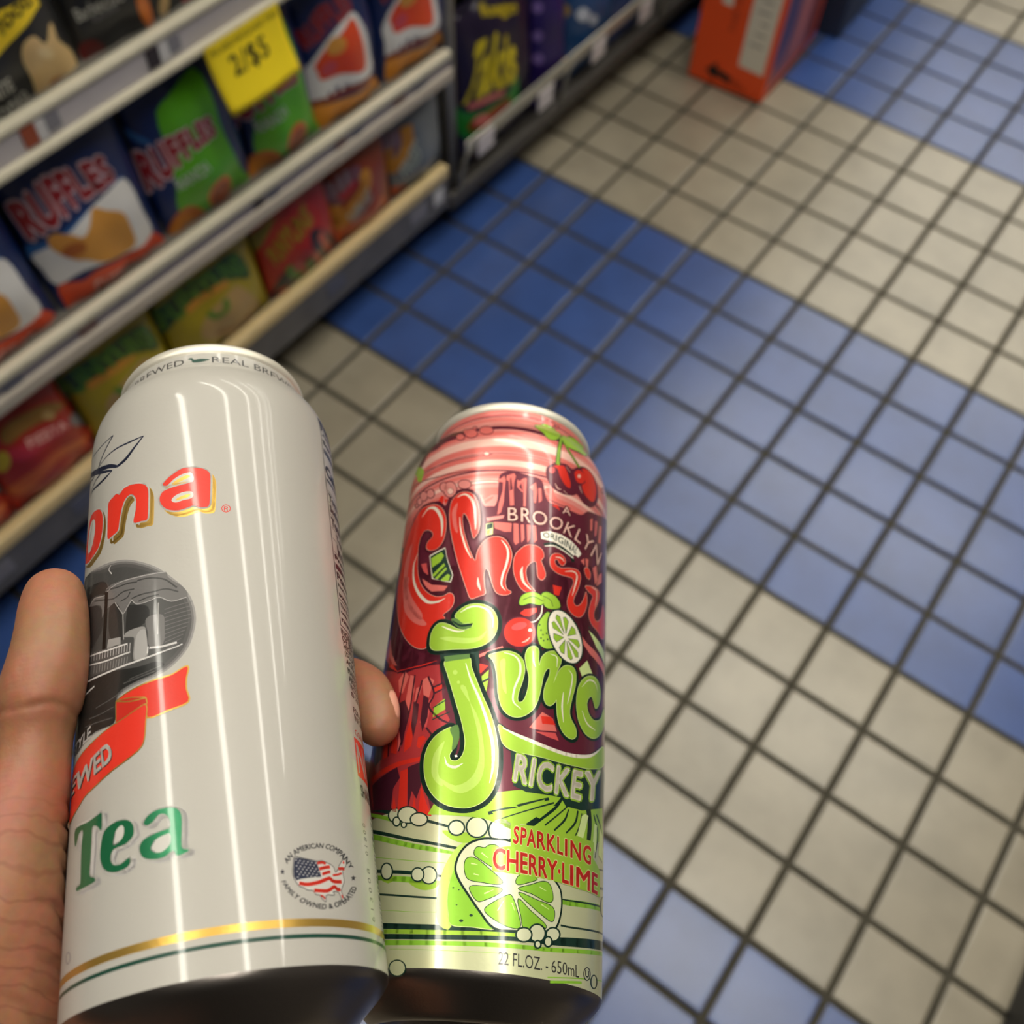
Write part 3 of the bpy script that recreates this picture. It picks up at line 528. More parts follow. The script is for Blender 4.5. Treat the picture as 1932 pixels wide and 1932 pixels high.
def make_bag(key):
    yc, z, w, h, xb, dep, lean, base, art = BAGS[key]
    w *= 0.985
    if isinstance(art, str):
        art = BAGS[art][8]
    root = empty('snack_bag', label=BAG_LABELS[key], cat='snack bag', group=GROUPS[key[0]])
    # local frame: X across the bag, Y up, Z out of its front face
    loc = Matrix(((0, 0, 1, xb), (1, 0, 0, yc), (0, 1, 0, z + 0.001), (0, 0, 0, 1)))
    root.matrix_world = shelf_mat_world() @ loc @ Matrix.Rotation(-math.radians(lean), 4, 'X')
    rnd = random.Random(key)
    ph = [rnd.uniform(0, 6.28) for _ in range(6)]
    def bul(u, v):
        a = max(0.0, 1 - abs(2 * u / w) ** 2.4) ** 0.7
        b = max(0.0, 1 - abs(2 * (v / h) - 1) ** 2.6) ** 0.75
        k = dep * a * b
        k += 0.0016 * a * math.sin(u * 90 + ph[0] + 20 * v) + 0.0022 * (1 - b) * math.sin(u * 160 + ph[1]) + 0.0014 * a * math.sin(v * 75 + ph[2] + 12 * u)
        return k
    NU, NV = 20, 26
    gu = [-w / 2 + w * i / NU for i in range(NU + 1)]
    gv = [h * j / NV for j in range(NV + 1)]
    bm = bmesh.new()
    fr = [[bm.verts.new((u, v, bul(u, v))) for u in gu] for v in gv]
    bk = [[bm.verts.new((u, v, -bul(u, v) * 0.9 - 0.0006)) for u in gu] for v in gv]
    for j in range(NV):
        for i in range(NU):
            bm.faces.new((fr[j][i], fr[j][i + 1], fr[j + 1][i + 1], fr[j + 1][i]))
            bm.faces.new((bk[j][i + 1], bk[j][i], bk[j + 1][i], bk[j + 1][i + 1]))
    for j in range(NV):
        bm.faces.new((fr[j + 1][0], bk[j + 1][0], bk[j][0], fr[j][0]))
        bm.faces.new((fr[j][NU], bk[j][NU], bk[j + 1][NU], fr[j + 1][NU]))
    for i in range(NU):
        bm.faces.new((fr[0][i], bk[0][i], bk[0][i + 1], fr[0][i + 1]))
        bm.faces.new((fr[NV][i + 1], bk[NV][i + 1], bk[NV][i], fr[NV][i]))
    bm_obj('pouch', bm, bag_ink(base), root, smooth=True)
    # crimped seal along the top edge
    bm = bmesh.new()
    n = 40
    rows = [[bm.verts.new((-w / 2 + w * i / n, h + dy, 0.0012 * (1 if i % 2 else -1) * (0.3 if dy == 0 else 1))) for i in range(n + 1)] for dy in (0.0, 0.012)]
    rows2 = [[bm.verts.new((v.co.x, v.co.y, v.co.z - 0.0006)) for v in r] for r in rows]
    for i in range(n):
        bm.faces.new((rows[0][i], rows[0][i + 1], rows[1][i + 1], rows[1][i]))
        bm.faces.new((rows2[0][i + 1], rows2[0][i], rows2[1][i], rows2[1][i + 1]))
    bm_obj('top_seal', bm, bag_ink(base), root)
    def surf(u, v, off):
        u *= 0.001; v *= 0.001
        x = min(max((u + w / 2) / w * NU, 0), NU - 1e-6); y = min(max(v / h * NV, 0), NV - 1e-6)
        i, j = int(x), int(y)
        f, g = x - i, y - j
        zz = (bul(gu[i], gv[j]) * (1 - f) + bul(gu[i + 1], gv[j]) * f) * (1 - g) + (bul(gu[i], gv[j + 1]) * (1 - f) + bul(gu[i + 1], gv[j + 1]) * f) * g
        e = 0.002
        nx = -(bul(u + e, v) - bul(u - e, v)) / (2 * e); ny = -(bul(u, v + e) - bul(u, v - e)) / (2 * e)
        return Vector((u, v, zz + off * 0.001 + 0.0002)), Vector((nx, ny, 1)).normalized()
    for lv, col, kind, d in art:
        wrap_print('lettering' if kind == 'T' else 'printed_patch', [(lv, col, kind, d)], bag_ink, [x * 1000 for x in gu], [y * 1000 for y in gv], surf, root, 0.35)
    return root

for k in BAGS:
    make_bag(k)

# ------------------------------------------------------------------ yellow sale sign clipped to the upper rail
sign = empty('price_sign', label='bright yellow paper sale sign reading 2/$5 hanging from the upper rail', cat='sign')
sign.matrix_world = shelf_mat_world() @ Matrix(((0, 0, 1, 0.021), (1, 0, 0, -0.374), (0, 1, 0, 0.600), (0, 0, 0, 1)))
yel_m = mat('yellow_paper', (250, 222, 30), rough=0.55, noise=0.03, nscale=40)
SW, SHt = 0.112, 0.079
def sign_z(u, v):            # v from 0 (top) down; the sheet curls out and its corners bow
    t = -v / SHt
    return 0.004 + 0.016 * t * t + 0.004 * math.cos(u / SW * math.pi) * t
bm = bmesh.new()
g0 = [[bm.verts.new((-SW / 2 + SW * i / 12 + 0.006 * (j / 10), -SHt * j / 10, sign_z(-SW / 2 + SW * i / 12, -SHt * j / 10))) for i in range(13)] for j in range(11)]
g1 = [[bm.verts.new((v.co.x, v.co.y, v.co.z - 0.0005)) for v in r] for r in g0]
for j in range(10):
    for i in range(12):
        bm.faces.new((g0[j][i], g0[j + 1][i], g0[j + 1][i + 1], g0[j][i + 1]))
        bm.faces.new((g1[j][i], g1[j][i + 1], g1[j + 1][i + 1], g1[j + 1][i]))
for i in range(12):
    bm.faces.new((g0[10][i], g1[10][i], g1[10][i + 1], g0[10][i + 1]))
for j in range(10):
    bm.faces.new((g0[j][0], g1[j][0], g1[j + 1][0], g0[j + 1][0])); bm.faces.new((g0[j][12], g0[j + 1][12], g1[j + 1][12], g1[j][12]))
bm_obj('sheet', bm, yel_m, sign, smooth=True)
def sign_surf(u, v, off):
    x, y = u * 0.001, v * 0.001
    return Vector((x + 0.006 * (-y / SHt), y, sign_z(x, y) + 0.0004 + off * 0.001)), Vector((0, 0, 1))
def sign_ink(k):
    return mat('sign_' + k, {'ink': (66, 62, 16), 'olive': (120, 104, 16)}[k], rough=0.6)
wrap_print('lettering', [(1, 'ink', 'T', ('2/$5', [(-30, -48), (24, -48)], [(-30, -22), (24, -22)], 0.018, 0)),
                         (1, 'olive', 'T', ('MIX AND MATCH ANY TWO', [(-50, -13), (52, -13)], [(-50, -6), (52, -6)], 0.01, 0))],
           sign_ink, [-60 + 10 * i for i in range(13)], [-79 + 7.9 * i for i in range(11)], sign_surf, sign, 0.1)

# ------------------------------------------------------------------ metal rack further along the aisle
rack = empty('metal_rack', label='low dark metal rack with a wire guard rail beyond the snack shelf', cat='rack')
rack.matrix_world = shelf_mat_world()
steel_m = mat('worn_steel', (150, 146, 138), rough=0.35, metal=0.7, noise=0.25, nscale=40)
dark_m = mat('dark_rack', (70, 66, 62), rough=0.5, noise=0.3, nscale=30)
part('kick_plate', (-0.52, 0.004, 0.0), (-0.07, 3.0, 0.06), kick_m, rack)
part('deck', (-0.52, 0.004, 0.06), (-0.01, 3.0, 0.082), dark_m, rack)
part('edge_rail', (-0.0095, 0.004, 0.062), (0.002, 3.0, 0.092), dark_m, rack, 0.003)
part('back_panel', (-0.53, 0.004, 0.0), (-0.521, 3.0, 1.55), kick_m, rack)
for zt in (0.45, 0.80, 1.15, 1.50):
    part('rack_board', (-0.50, 0.03, zt - 0.015), ({0.45: -0.08, 0.80: -0.03, 1.15: 0.02, 1.50: 0.10}[zt], 3.0, zt), dark_m, rack)
bm = bmesh.new()
add_box(bm, (-0.004, 0.05, 0.148), (0.0, 3.0, 0.172), 0.0015)
bm_obj('guard_rail', bm, mat('clear_guard', (176, 172, 160), rough=0.2, metal=0.3, spec=0.6), rack)
for y in (0.05, 0.35, 0.70, 1.05, 1.40, 1.75):
    bm = bmesh.new()
    add_tube(bm, [(-0.002, y - 0.02, 0.09), (-0.002, y - 0.012, 0.12), (-0.002, y, 0.145), (-0.002, y + 0.03, 0.16)], 0.004, 8)
    bm_obj('guard_post', bm, steel_m, rack, smooth=True)
for y, z in ((0.10, 0.150), (0.275, 0.135), (0.443, 0.142), (0.605, 0.140)):
    bm = bmesh.new()
    add_box(bm, (0.001, y - 0.022, z - 0.022), (0.0035, y + 0.022, z + 0.016), 0.001)
    bm_obj('price_tag', bm, mat('rack_tag', (214, 206, 208), rough=0.3), rack)
bm = bmesh.new()
add_tube(bm, [(-0.02, 0.03, 0.09), (-0.02, 0.03, 0.70)], 0.012, 10)
bm_obj('corner_post', bm, steel_m, rack, smooth=True)

# ------------------------------------------------------------------ orange display carton on the floor
def flat_print(name, parent, shapes, ink, M, us=(), vs_=()):
    """Print on a flat panel: mm coordinates mapped by matrix M (u right, v up, n out)."""
    n = (M.to_3x3() @ Vector((0, 0, 1))).normalized()
    return wrap_print(name, shapes, ink, us, vs_, lambda u, v, off: (M @ Vector((u * 0.001, v * 0.001, 0.0004 + off * 0.001)), n), parent, 0.3)
carton = empty('display_carton', (-0.156, 0.418, 0.0), 'tall orange display carton with a white panel standing on the tiles', 'carton', rot=(0, 0, math.radians(3.5)))
carton_m = mat('orange_board', (240, 82, 26), rough=0.5, noise=0.04, nscale=20)
CW, CD, CHt = 0.163, 0.27, 0.42
box('body', (0, 0, 0.001), (CW, CD, CHt), carton_m, carton, 0.003)
def carton_ink(k):
    return mat('carton_' + k, {'white': (224, 216, 200), 'black': (24, 18, 18), 'brown': (150, 50, 24), 'grey': (176, 170, 158), 'mauve': (150, 84, 96), 'indigo': (70, 52, 110), 'pink': (196, 110, 110)}[k], rough=0.5)
front = Matrix(((1, 0, 0, 0), (0, 0, -1, 0), (0, 1, 0, 0), (0, 0, 0, 1)))
sh = [(1, 'white', 'P', [[(100, 62), (154, 58), (154, 400), (100, 400)]]), (1, 'black', 'P', [[(36, 30), (58, 52), (58, 40), (92, 32), (92, 16), (58, 24), (58, 12)]]),
      (1, 'brown', 'T', ('NO. 6', [(96, 16), (124, 10)], [(96, 30), (124, 24)], 0.02, 0)), (1, 'brown', 'T', ('THIS SIDE UP', [(78, 120), (78, 250)], [(66, 120), (66, 250)], 0.0, 0)),
      (1, 'white', 'P', [[(40, 170), (62, 168), (62, 230), (40, 232)]])]
for i in range(7):
    sh.append((2, 'grey', 'P', [[(112 + (i % 3) * 6, 110 + i * 22), (140, 110 + i * 22), (140, 116 + i * 22), (112 + (i % 3) * 6, 116 + i * 22)]]))
flat_print('front_print', carton, sh, carton_ink, front)
side = Matrix(((0, 0, 1, CW), (1, 0, 0, 0), (0, 1, 0, 0), (0, 0, 0, 1)))
flat_print('side_print', carton, [(1, 'mauve', 'P', [[(12, 20), (250, 20), (250, 400), (12, 400)]]), (2, 'indigo', 'C', [[(20, 90), (60, 60), (90, 140), (60, 300), (24, 330)]]), (2, 'pink', 'C', [[(120, 60), (160, 60), (170, 330), (130, 360)]]), (2, 'brown', 'P', [[(200, 30), (240, 30), (240, 390), (200, 390)]])], carton_ink, side)
crate = empty('display_carton', (-0.12, 0.715, 0.0), 'dark navy carton standing behind the orange carton', 'carton', rot=(0, 0, math.radians(2)))
navy_m = mat('navy_board', (34, 44, 66), rough=0.6, noise=0.2, nscale=20)
box('body', (0, 0, 0.001), (0.155, 0.34, 0.30), navy_m, crate, 0.004)
box('flap', (0.002, 0.002, 0.301), (0.153, 0.10, 0.304), mat('navy_flap', (48, 60, 84), rough=0.6), crate)

# ------------------------------------------------------------------ black floor rack at the lower right corner
fr = empty('floor_rack', (1.022, -0.90, 0.0), 'black metal floor rack showing only its foot at the lower right corner', 'rack')
box('foot', (0.0, -0.6, 0.001), (0.03, 0.22, 0.10), kick_m, fr, 0.004)
box('shelf_board', (0.03, -0.6, 0.075), (0.40, 0.22, 0.09), dark_m, fr)
box('edge_strip', (0.012, -0.6, 0.1005), (0.03, 0.10, 0.106), mat('copper_strip', (130, 96, 84), rough=0.4), fr)
twist = empty('plastic_twist', (1.03, -0.845, 0.107), 'crumpled clear white plastic wrap on the black rack foot', 'wrap')
bm = bmesh.new()
rnd = random.Random(3)
for k in range(9):
    bmesh.ops.create_icosphere(bm, subdivisions=2, radius=0.009 + 0.004 * rnd.random(), matrix=Matrix.Translation((0.004 + 0.008 * rnd.random(), -0.05 + 0.0125 * k, 0.011)))
for v in bm.verts:
    v.co += Vector((rnd.uniform(-1, 1), rnd.uniform(-1, 1), rnd.uniform(-1, 1))) * 0.0014
bm_obj('crumple', bm, mat('crumpled_wrap', (200, 200, 200), rough=0.25, spec=0.6), twist, smooth=True)

# ------------------------------------------------------------------ the hand that holds both cans (built in the white can's frame, mm)
HAND_O, HAND_A, HAND_U, HAND_V = Vector((0.53169, -1.29800, 1.00045)), Vector((-0.72631, 0.68521, -0.05443)), Vector((-0.13801, -0.06779, 0.98811)), Vector((0.67337, 0.72518, 0.14381))
def pol(th, r, h):
    return (r * math.cos(math.radians(th)), r * math.sin(math.radians(th)), h)
THUMB = [pol(-48, 44.8, 102.5) + (8.2,), pol(-46.5, 45.0, 97) + (9.0,), pol(-45, 45.2, 91) + (9.3,), pol(-44.5, 45.6, 82.5) + (9.9,), pol(-48, 45.8, 75) + (10.6,), pol(-52, 45.8, 69) + (9.4,), pol(-55, 45.8, 62) + (9.0,), pol(-59, 46.6, 54) + (10.4,), pol(-66, 49.5, 43) + (14.0,), pol(-74, 54, 27) + (18.5,), pol(-84, 59, 10) + (23.0,), pol(-94, 64, -14) + (25.5,), pol(-102, 70, -50) + (26.5,), pol(-107, 80, -120) + (29.0,), pol(-108, 90, -210) + (34.0,)]
PALM = [[pol(-92, 58, 25) + (16,), pol(-120, 56, 40) + (15,), pol(-145, 53, 60) + (13,), pol(-150, 52, 84) + (11.5,)],
        [pol(-100, 62, 5) + (19,), pol(-130, 58, 18) + (16,), pol(-155, 54, 40) + (13,), pol(-160, 53, 62) + (11.5,)],
        [pol(-105, 66, -15) + (21,), pol(-140, 60, -2) + (16,), pol(-165, 55, 18) + (13,), pol(-170, 54, 40) + (11,)],
        [pol(-112, 68, -28) + (21,), pol(-150, 60, -18) + (15,), pol(-175, 56, 0) + (12,), pol(-178, 55, 20) + (10.5,)]]
FINGERS = [[pol(-150, 52, 84) + (11.2,), pol(-172, 49, 94) + (10.2,), pol(165, 47.5, 97) + (9.6,), pol(150, 46.6, 94) + (9.0,), pol(138, 45.6, 88) + (8.6,), pol(130, 45, 81.5) + (8.2,), pol(125.5, 44.6, 75) + (7.7,), pol(123.5, 44.4, 70.5) + (6.8,)],
           [pol(-160, 53, 62) + (11,), (-54, -2, 70, 10.2), (-68, 14, 72, 9.6), (-88, 32, 68, 9.0), (-101, 52, 62, 8.6), (-104, 66, 59, 8.0), (-104, 76, 57, 7.2)],
           [pol(-170, 54, 40) + (10.6,), (-58, 4, 48, 9.8), (-76, 16, 48, 9.2), (-92, 34, 44, 8.6), (-101, 48, 40, 8.2), (-103, 60, 37, 7.6), (-103, 68, 35, 6.8)],
           [pol(-178, 55, 20) + (10,), (-60, 4, 27, 9.0), (-76, 15, 25, 8.2), (-91, 32, 20, 7.6), (-98, 42, 16, 7.2), (-100, 52, 13, 6.6), (-100, 58, 12, 6.0)]]
bm = bmesh.new()
def blob(c, r):
    bmesh.ops.create_icosphere(bm, subdivisions=2, radius=r * 0.001, matrix=Matrix.Translation(Vector(c) * 0.001))
def chain(pts, step=1.8):
    P = catmull([Vector(p) for p in pts], False, 6)
    last = None
    for p in P:
        if last is not None and (p.to_3d() - last.to_3d()).length < step * (0.6 if p[3] < 12 else 1.6):
            continue
        blob((p[0], p[1], p[2]), p[3])
        last = p
    blob(P[-1][:3], P[-1][3])
chain(THUMB)
for c in PALM: chain(c, 4)
for c in FINGERS: chain(c)
# flesh of the thumb ball and the web between thumb and palm
for c, r in ((pol(-84, 54, 30), 14), (pol(-100, 52, 36), 13), (pol(-112, 50, 52), 11), (pol(-122, 49, 66), 10)):
    blob(c, r)
me0 = bpy.data.meshes.new('hand_build')
bm.to_mesh(me0)
bm.free()
tmp = bpy.data.objects.new('hand_build', me0)
COL.objects.link(tmp)
md = tmp.modifiers.new('r', 'REMESH')
md.mode = 'VOXEL'
md.voxel_size = 0.0010
md.use_smooth_shade = True
ms = tmp.modifiers.new('s', 'SMOOTH')
ms.factor = 0.5
ms.iterations = 22
dg = bpy.context.evaluated_depsgraph_get()
hand_me = bpy.data.meshes.new_from_object(tmp.evaluated_get(dg))
bpy.data.objects.remove(tmp)
# skin folds: thin grooves across the thumb and its ball
FOLDS = [(70.0, -0.05, 0.42, 0.9, -75, -25), (67.4, 0.06, 0.4, 0.8, -80, -40), (47, 0.12, 0.4, 1.0, -85, -50), (43.5, 0.15, 0.55, 1.1, -90, -50), (39, 0.18, 0.35, 0.9, -90, -50), (34, 0.22, 0.5, 1.1, -100, -55), (29, 0.2, 0.3, 0.9, -95, -58),
         (24, 0.28, 0.6, 1.2, -105, -55), (19.5, 0.25, 0.35, 0.9, -100, -60), (15, 0.3, 0.5, 1.1, -110, -58), (10, 0.3, 0.3, 0.9, -105, -60), (5, 0.34, 0.55, 1.2, -115, -60), (-1, 0.34, 0.35, 1.0, -110, -62), (-7, 0.38, 0.55, 1.2, -118, -62), (-14, 0.4, 0.4, 1.0, -118, -62)]
hand_me.update()
hand_nor = [v.normal.copy() for v in hand_me.vertices]
hand_co = [v.co.copy() for v in hand_me.vertices]
for co, nor in zip(hand_co, hand_nor):
    x, y, h = co.x * 1000, co.y * 1000, co.z * 1000
    th = math.degrees(math.atan2(y, x))
    if -125 < th < -25 and h < 75:
        d = 0.0
        for h0, sl, dep, wd, t0, t1 in FOLDS:
            e = (h - (h0 + sl * (th + 70) + 0.8 * math.sin(th * 0.35 + h0))) / wd
            if abs(e) < 3:
                k = min(1.0, max(0.0, (th - t0) / 10)) * min(1.0, max(0.0, (t1 - th) / 10))
                d += (1.0 if h0 > 60 else 2.0) * dep * k * math.exp(-e * e * 1.5)
        co -= nor * d * 0.001
    # keep the flesh out of the can walls
    r = math.hypot(co.x, co.y)
    if r < 0.0367 and -0.012 < co.z < 0.16:
        f = 0.0367 / max(r, 1e-6)
        co.x *= f
        co.y *= f
hand_me.vertices.foreach_set('co', [x for c in hand_co for x in c])
hand_me.update()
for p in hand_me.polygons:
    p.use_smooth = True

def skin_material():
    m = bpy.data.materials.new('skin')
    m.use_nodes = True
    nt = m.node_tree
    b = nt.nodes['Principled BSDF']
    b.inputs['Roughness'].default_value = 0.46
    b.inputs['Specular IOR Level'].default_value = 0.4
    b.inputs['Subsurface Weight'].default_value = 0.18
    b.inputs['Subsurface Radius'].default_value = (0.004, 0.0016, 0.0009)
    b.inputs['Subsurface Scale'].default_value = 0.6
    tc = nt.nodes.new('ShaderNodeTexCoord')
    n1 = nt.nodes.new('ShaderNodeTexNoise'); n1.inputs['Scale'].default_value = 45; n1.inputs['Detail'].default_value = 3
    n2 = nt.nodes.new('ShaderNodeTexNoise'); n2.inputs['Scale'].default_value = 420; n2.inputs['Detail'].default_value = 5
    nt.links.new(tc.outputs['Object'], n1.inputs['Vector'])
    nt.links.new(tc.outputs['Object'], n2.inputs['Vector'])
    r1 = nt.nodes.new('ShaderNodeValToRGB')
    r1.color_ramp.elements[0].position = 0.34; r1.color_ramp.elements[0].color = srgb((164, 118, 84))
    r1.color_ramp.elements[1].position = 0.66; r1.color_ramp.elements[1].color = srgb((182, 112, 88))
    nt.links.new(n1.outputs['Fac'], r1.inputs['Fac'])
    mx = nt.nodes.new('ShaderNodeMix'); mx.data_type = 'RGBA'; mx.blend_type = 'MULTIPLY'
    mx.inputs['Factor'].default_value = 0.35
    nt.links.new(r1.outputs['Color'], mx.inputs['A'])
    nt.links.new(n2.outputs['Color'], mx.inputs['B'])
    hs = nt.nodes.new('ShaderNodeHueSaturation')
    hs.inputs['Value'].default_value = 0.86
    nt.links.new(mx.outputs['Result'], hs.inputs['Color'])
    # fine cross creases on the thumb ball and wrist: thin darker, sunken lines
    cw = nt.nodes.new('ShaderNodeTexWave'); cw.wave_type = 'BANDS'; cw.bands_direction = 'Z'
    cw.inputs['Scale'].default_value = 66; cw.inputs['Distortion'].default_value = 14; cw.inputs['Detail'].default_value = 3; cw.inputs['Detail Scale'].default_value = 0.6
    nt.links.new(tc.outputs['Object'], cw.inputs['Vector'])
    cr = nt.nodes.new('ShaderNodeValToRGB')
    cr.color_ramp.elements[0].position = 0.0; cr.color_ramp.elements[0].color = (1, 1, 1, 1)
    cr.color_ramp.elements[1].position = 0.16; cr.color_ramp.elements[1].color = (0, 0, 0, 1)
    nt.links.new(cw.outputs['Fac'], cr.inputs['Fac'])
    sp = nt.nodes.new('ShaderNodeSeparateXYZ'); nt.links.new(tc.outputs['Object'], sp.inputs['Vector'])
    mr = nt.nodes.new('ShaderNodeMapRange'); mr.inputs['From Min'].default_value = 0.056; mr.inputs['From Max'].default_value = 0.040
    mr.inputs['To Min'].default_value = 0.0; mr.inputs['To Max'].default_value = 0.34
    nt.links.new(sp.outputs['Z'], mr.inputs['Value'])
    ml = nt.nodes.new('ShaderNodeMath'); ml.operation = 'MULTIPLY'
    nt.links.new(cr.outputs['Color'], ml.inputs[0]); nt.links.new(mr.outputs['Result'], ml.inputs[1])
    cm = nt.nodes.new('ShaderNodeMix'); cm.data_type = 'RGBA'
    cm.inputs['B'].default_value = srgb((104, 58, 42))
    nt.links.new(ml.outputs['Value'], cm.inputs['Factor'])
    nt.links.new(hs.outputs['Color'], cm.inputs['A'])
    nt.links.new(cm.outputs['Result'], b.inputs['Base Color'])
    wv = nt.nodes.new('ShaderNodeTexWave'); wv.wave_type = 'BANDS'; wv.bands_direction = 'Z'
    wv.inputs['Scale'].default_value = 260; wv.inputs['Distortion'].default_value = 5; wv.inputs['Detail'].default_value = 2
    nt.links.new(tc.outputs['Object'], wv.inputs['Vector'])
    ad = nt.nodes.new('ShaderNodeMath'); ad.operation = 'MULTIPLY_ADD'; ad.inputs[1].default_value = 0.06
    nt.links.new(wv.outputs['Fac'], ad.inputs[0])
    nt.links.new(n2.outputs['Fac'], ad.inputs[2])
    bp = nt.nodes.new('ShaderNodeBump'); bp.inputs['Strength'].default_value = 0.22; bp.inputs['Distance'].default_value = 0.0006
    nt.links.new(ad.outputs['Value'], bp.inputs['Height'])
    nt.links.new(bp.outputs['Normal'], b.inputs['Normal'])
    return m
hand_me.materials.clear()
hand = link_mesh('person_hand', hand_me, None, (skin_material(),))
hand.matrix_world = Matrix(((HAND_U.x, HAND_V.x, HAND_A.x, HAND_O.x), (HAND_U.y, HAND_V.y, HAND_A.y, HAND_O.y), (HAND_U.z, HAND_V.z, HAND_A.z, HAND_O.z), (0, 0, 0, 1)))
tag(hand, 'left hand of a person gripping both cans, thumb up along the white can', 'hand')
nail_m = mat('fingernail', (206, 150, 128), rough=0.25, spec=0.6, sss=0.1)
def nail(c, out, along, wdt, lng, name='fingernail'):
    """Curved nail plate laid on a fingertip: out = direction it faces, along = towards the tip."""
    out = Vector(out).normalized()
    along = Vector(along)
    along = (along - out * along.dot(out)).normalized()
    side = along.cross(out)
    b = bmesh.new()
    N, Mn = 10, 10
    rows = []
    for j in range(Mn + 1):
        t = j / Mn * 2 - 1
        rows.append([])
        for i in range(N + 1):
            s = i / N * 2 - 1
            wv = wdt * (1 - 0.35 * max(0.0, -t) ** 3) * (1 - 0.18 * max(0.0, t) ** 4)
            lg = lng * (1 - 0.22 * s * s * (1 if t > 0 else 0.6))
            p = Vector(c) + side * (s * wv) + along * (t * lg) + out * (-(s * s) * wdt * 0.42 - 0.10 * lng * t * t)
            rows[-1].append(b.verts.new(p * 0.001))
    low = [[b.verts.new(v.co - out * 0.0007) for v in r] for r in rows]
    for j in range(Mn):
        for i in range(N):
            b.faces.new((rows[j][i], rows[j][i + 1], rows[j + 1][i + 1], rows[j + 1][i]))
            b.faces.new((low[j][i + 1], low[j][i], low[j + 1][i], low[j + 1][i + 1]))
    for j in range(Mn):
        b.faces.new((rows[j][0], rows[j + 1][0], low[j + 1][0], low[j][0])); b.faces.new((rows[j + 1][N], rows[j][N], low[j][N], low[j + 1][N]))
    for i in range(N):
        b.faces.new((rows[0][i + 1], rows[0][i], low[0][i], low[0][i + 1])); b.faces.new((rows[Mn][i], rows[Mn][i + 1], low[Mn][i + 1], low[Mn][i]))
    return bm_obj(name, b, nail_m, hand, smooth=True)
nail(Vector(pol(-48.5, 45.0, 96)) + Vector((-0.42, -0.90, 0.05)).normalized() * 8.7, (-0.42, -0.90, 0.10), (0, 0, 1), 5.6, 7.0, 'thumbnail')
nail(Vector(pol(126, 44.7, 74.5)) + Vector((0.36, 0.92, 0.08)).normalized() * 7.7, (0.36, 0.92, 0.08), (0.30, 0.0, -1), 4.4, 5.2)

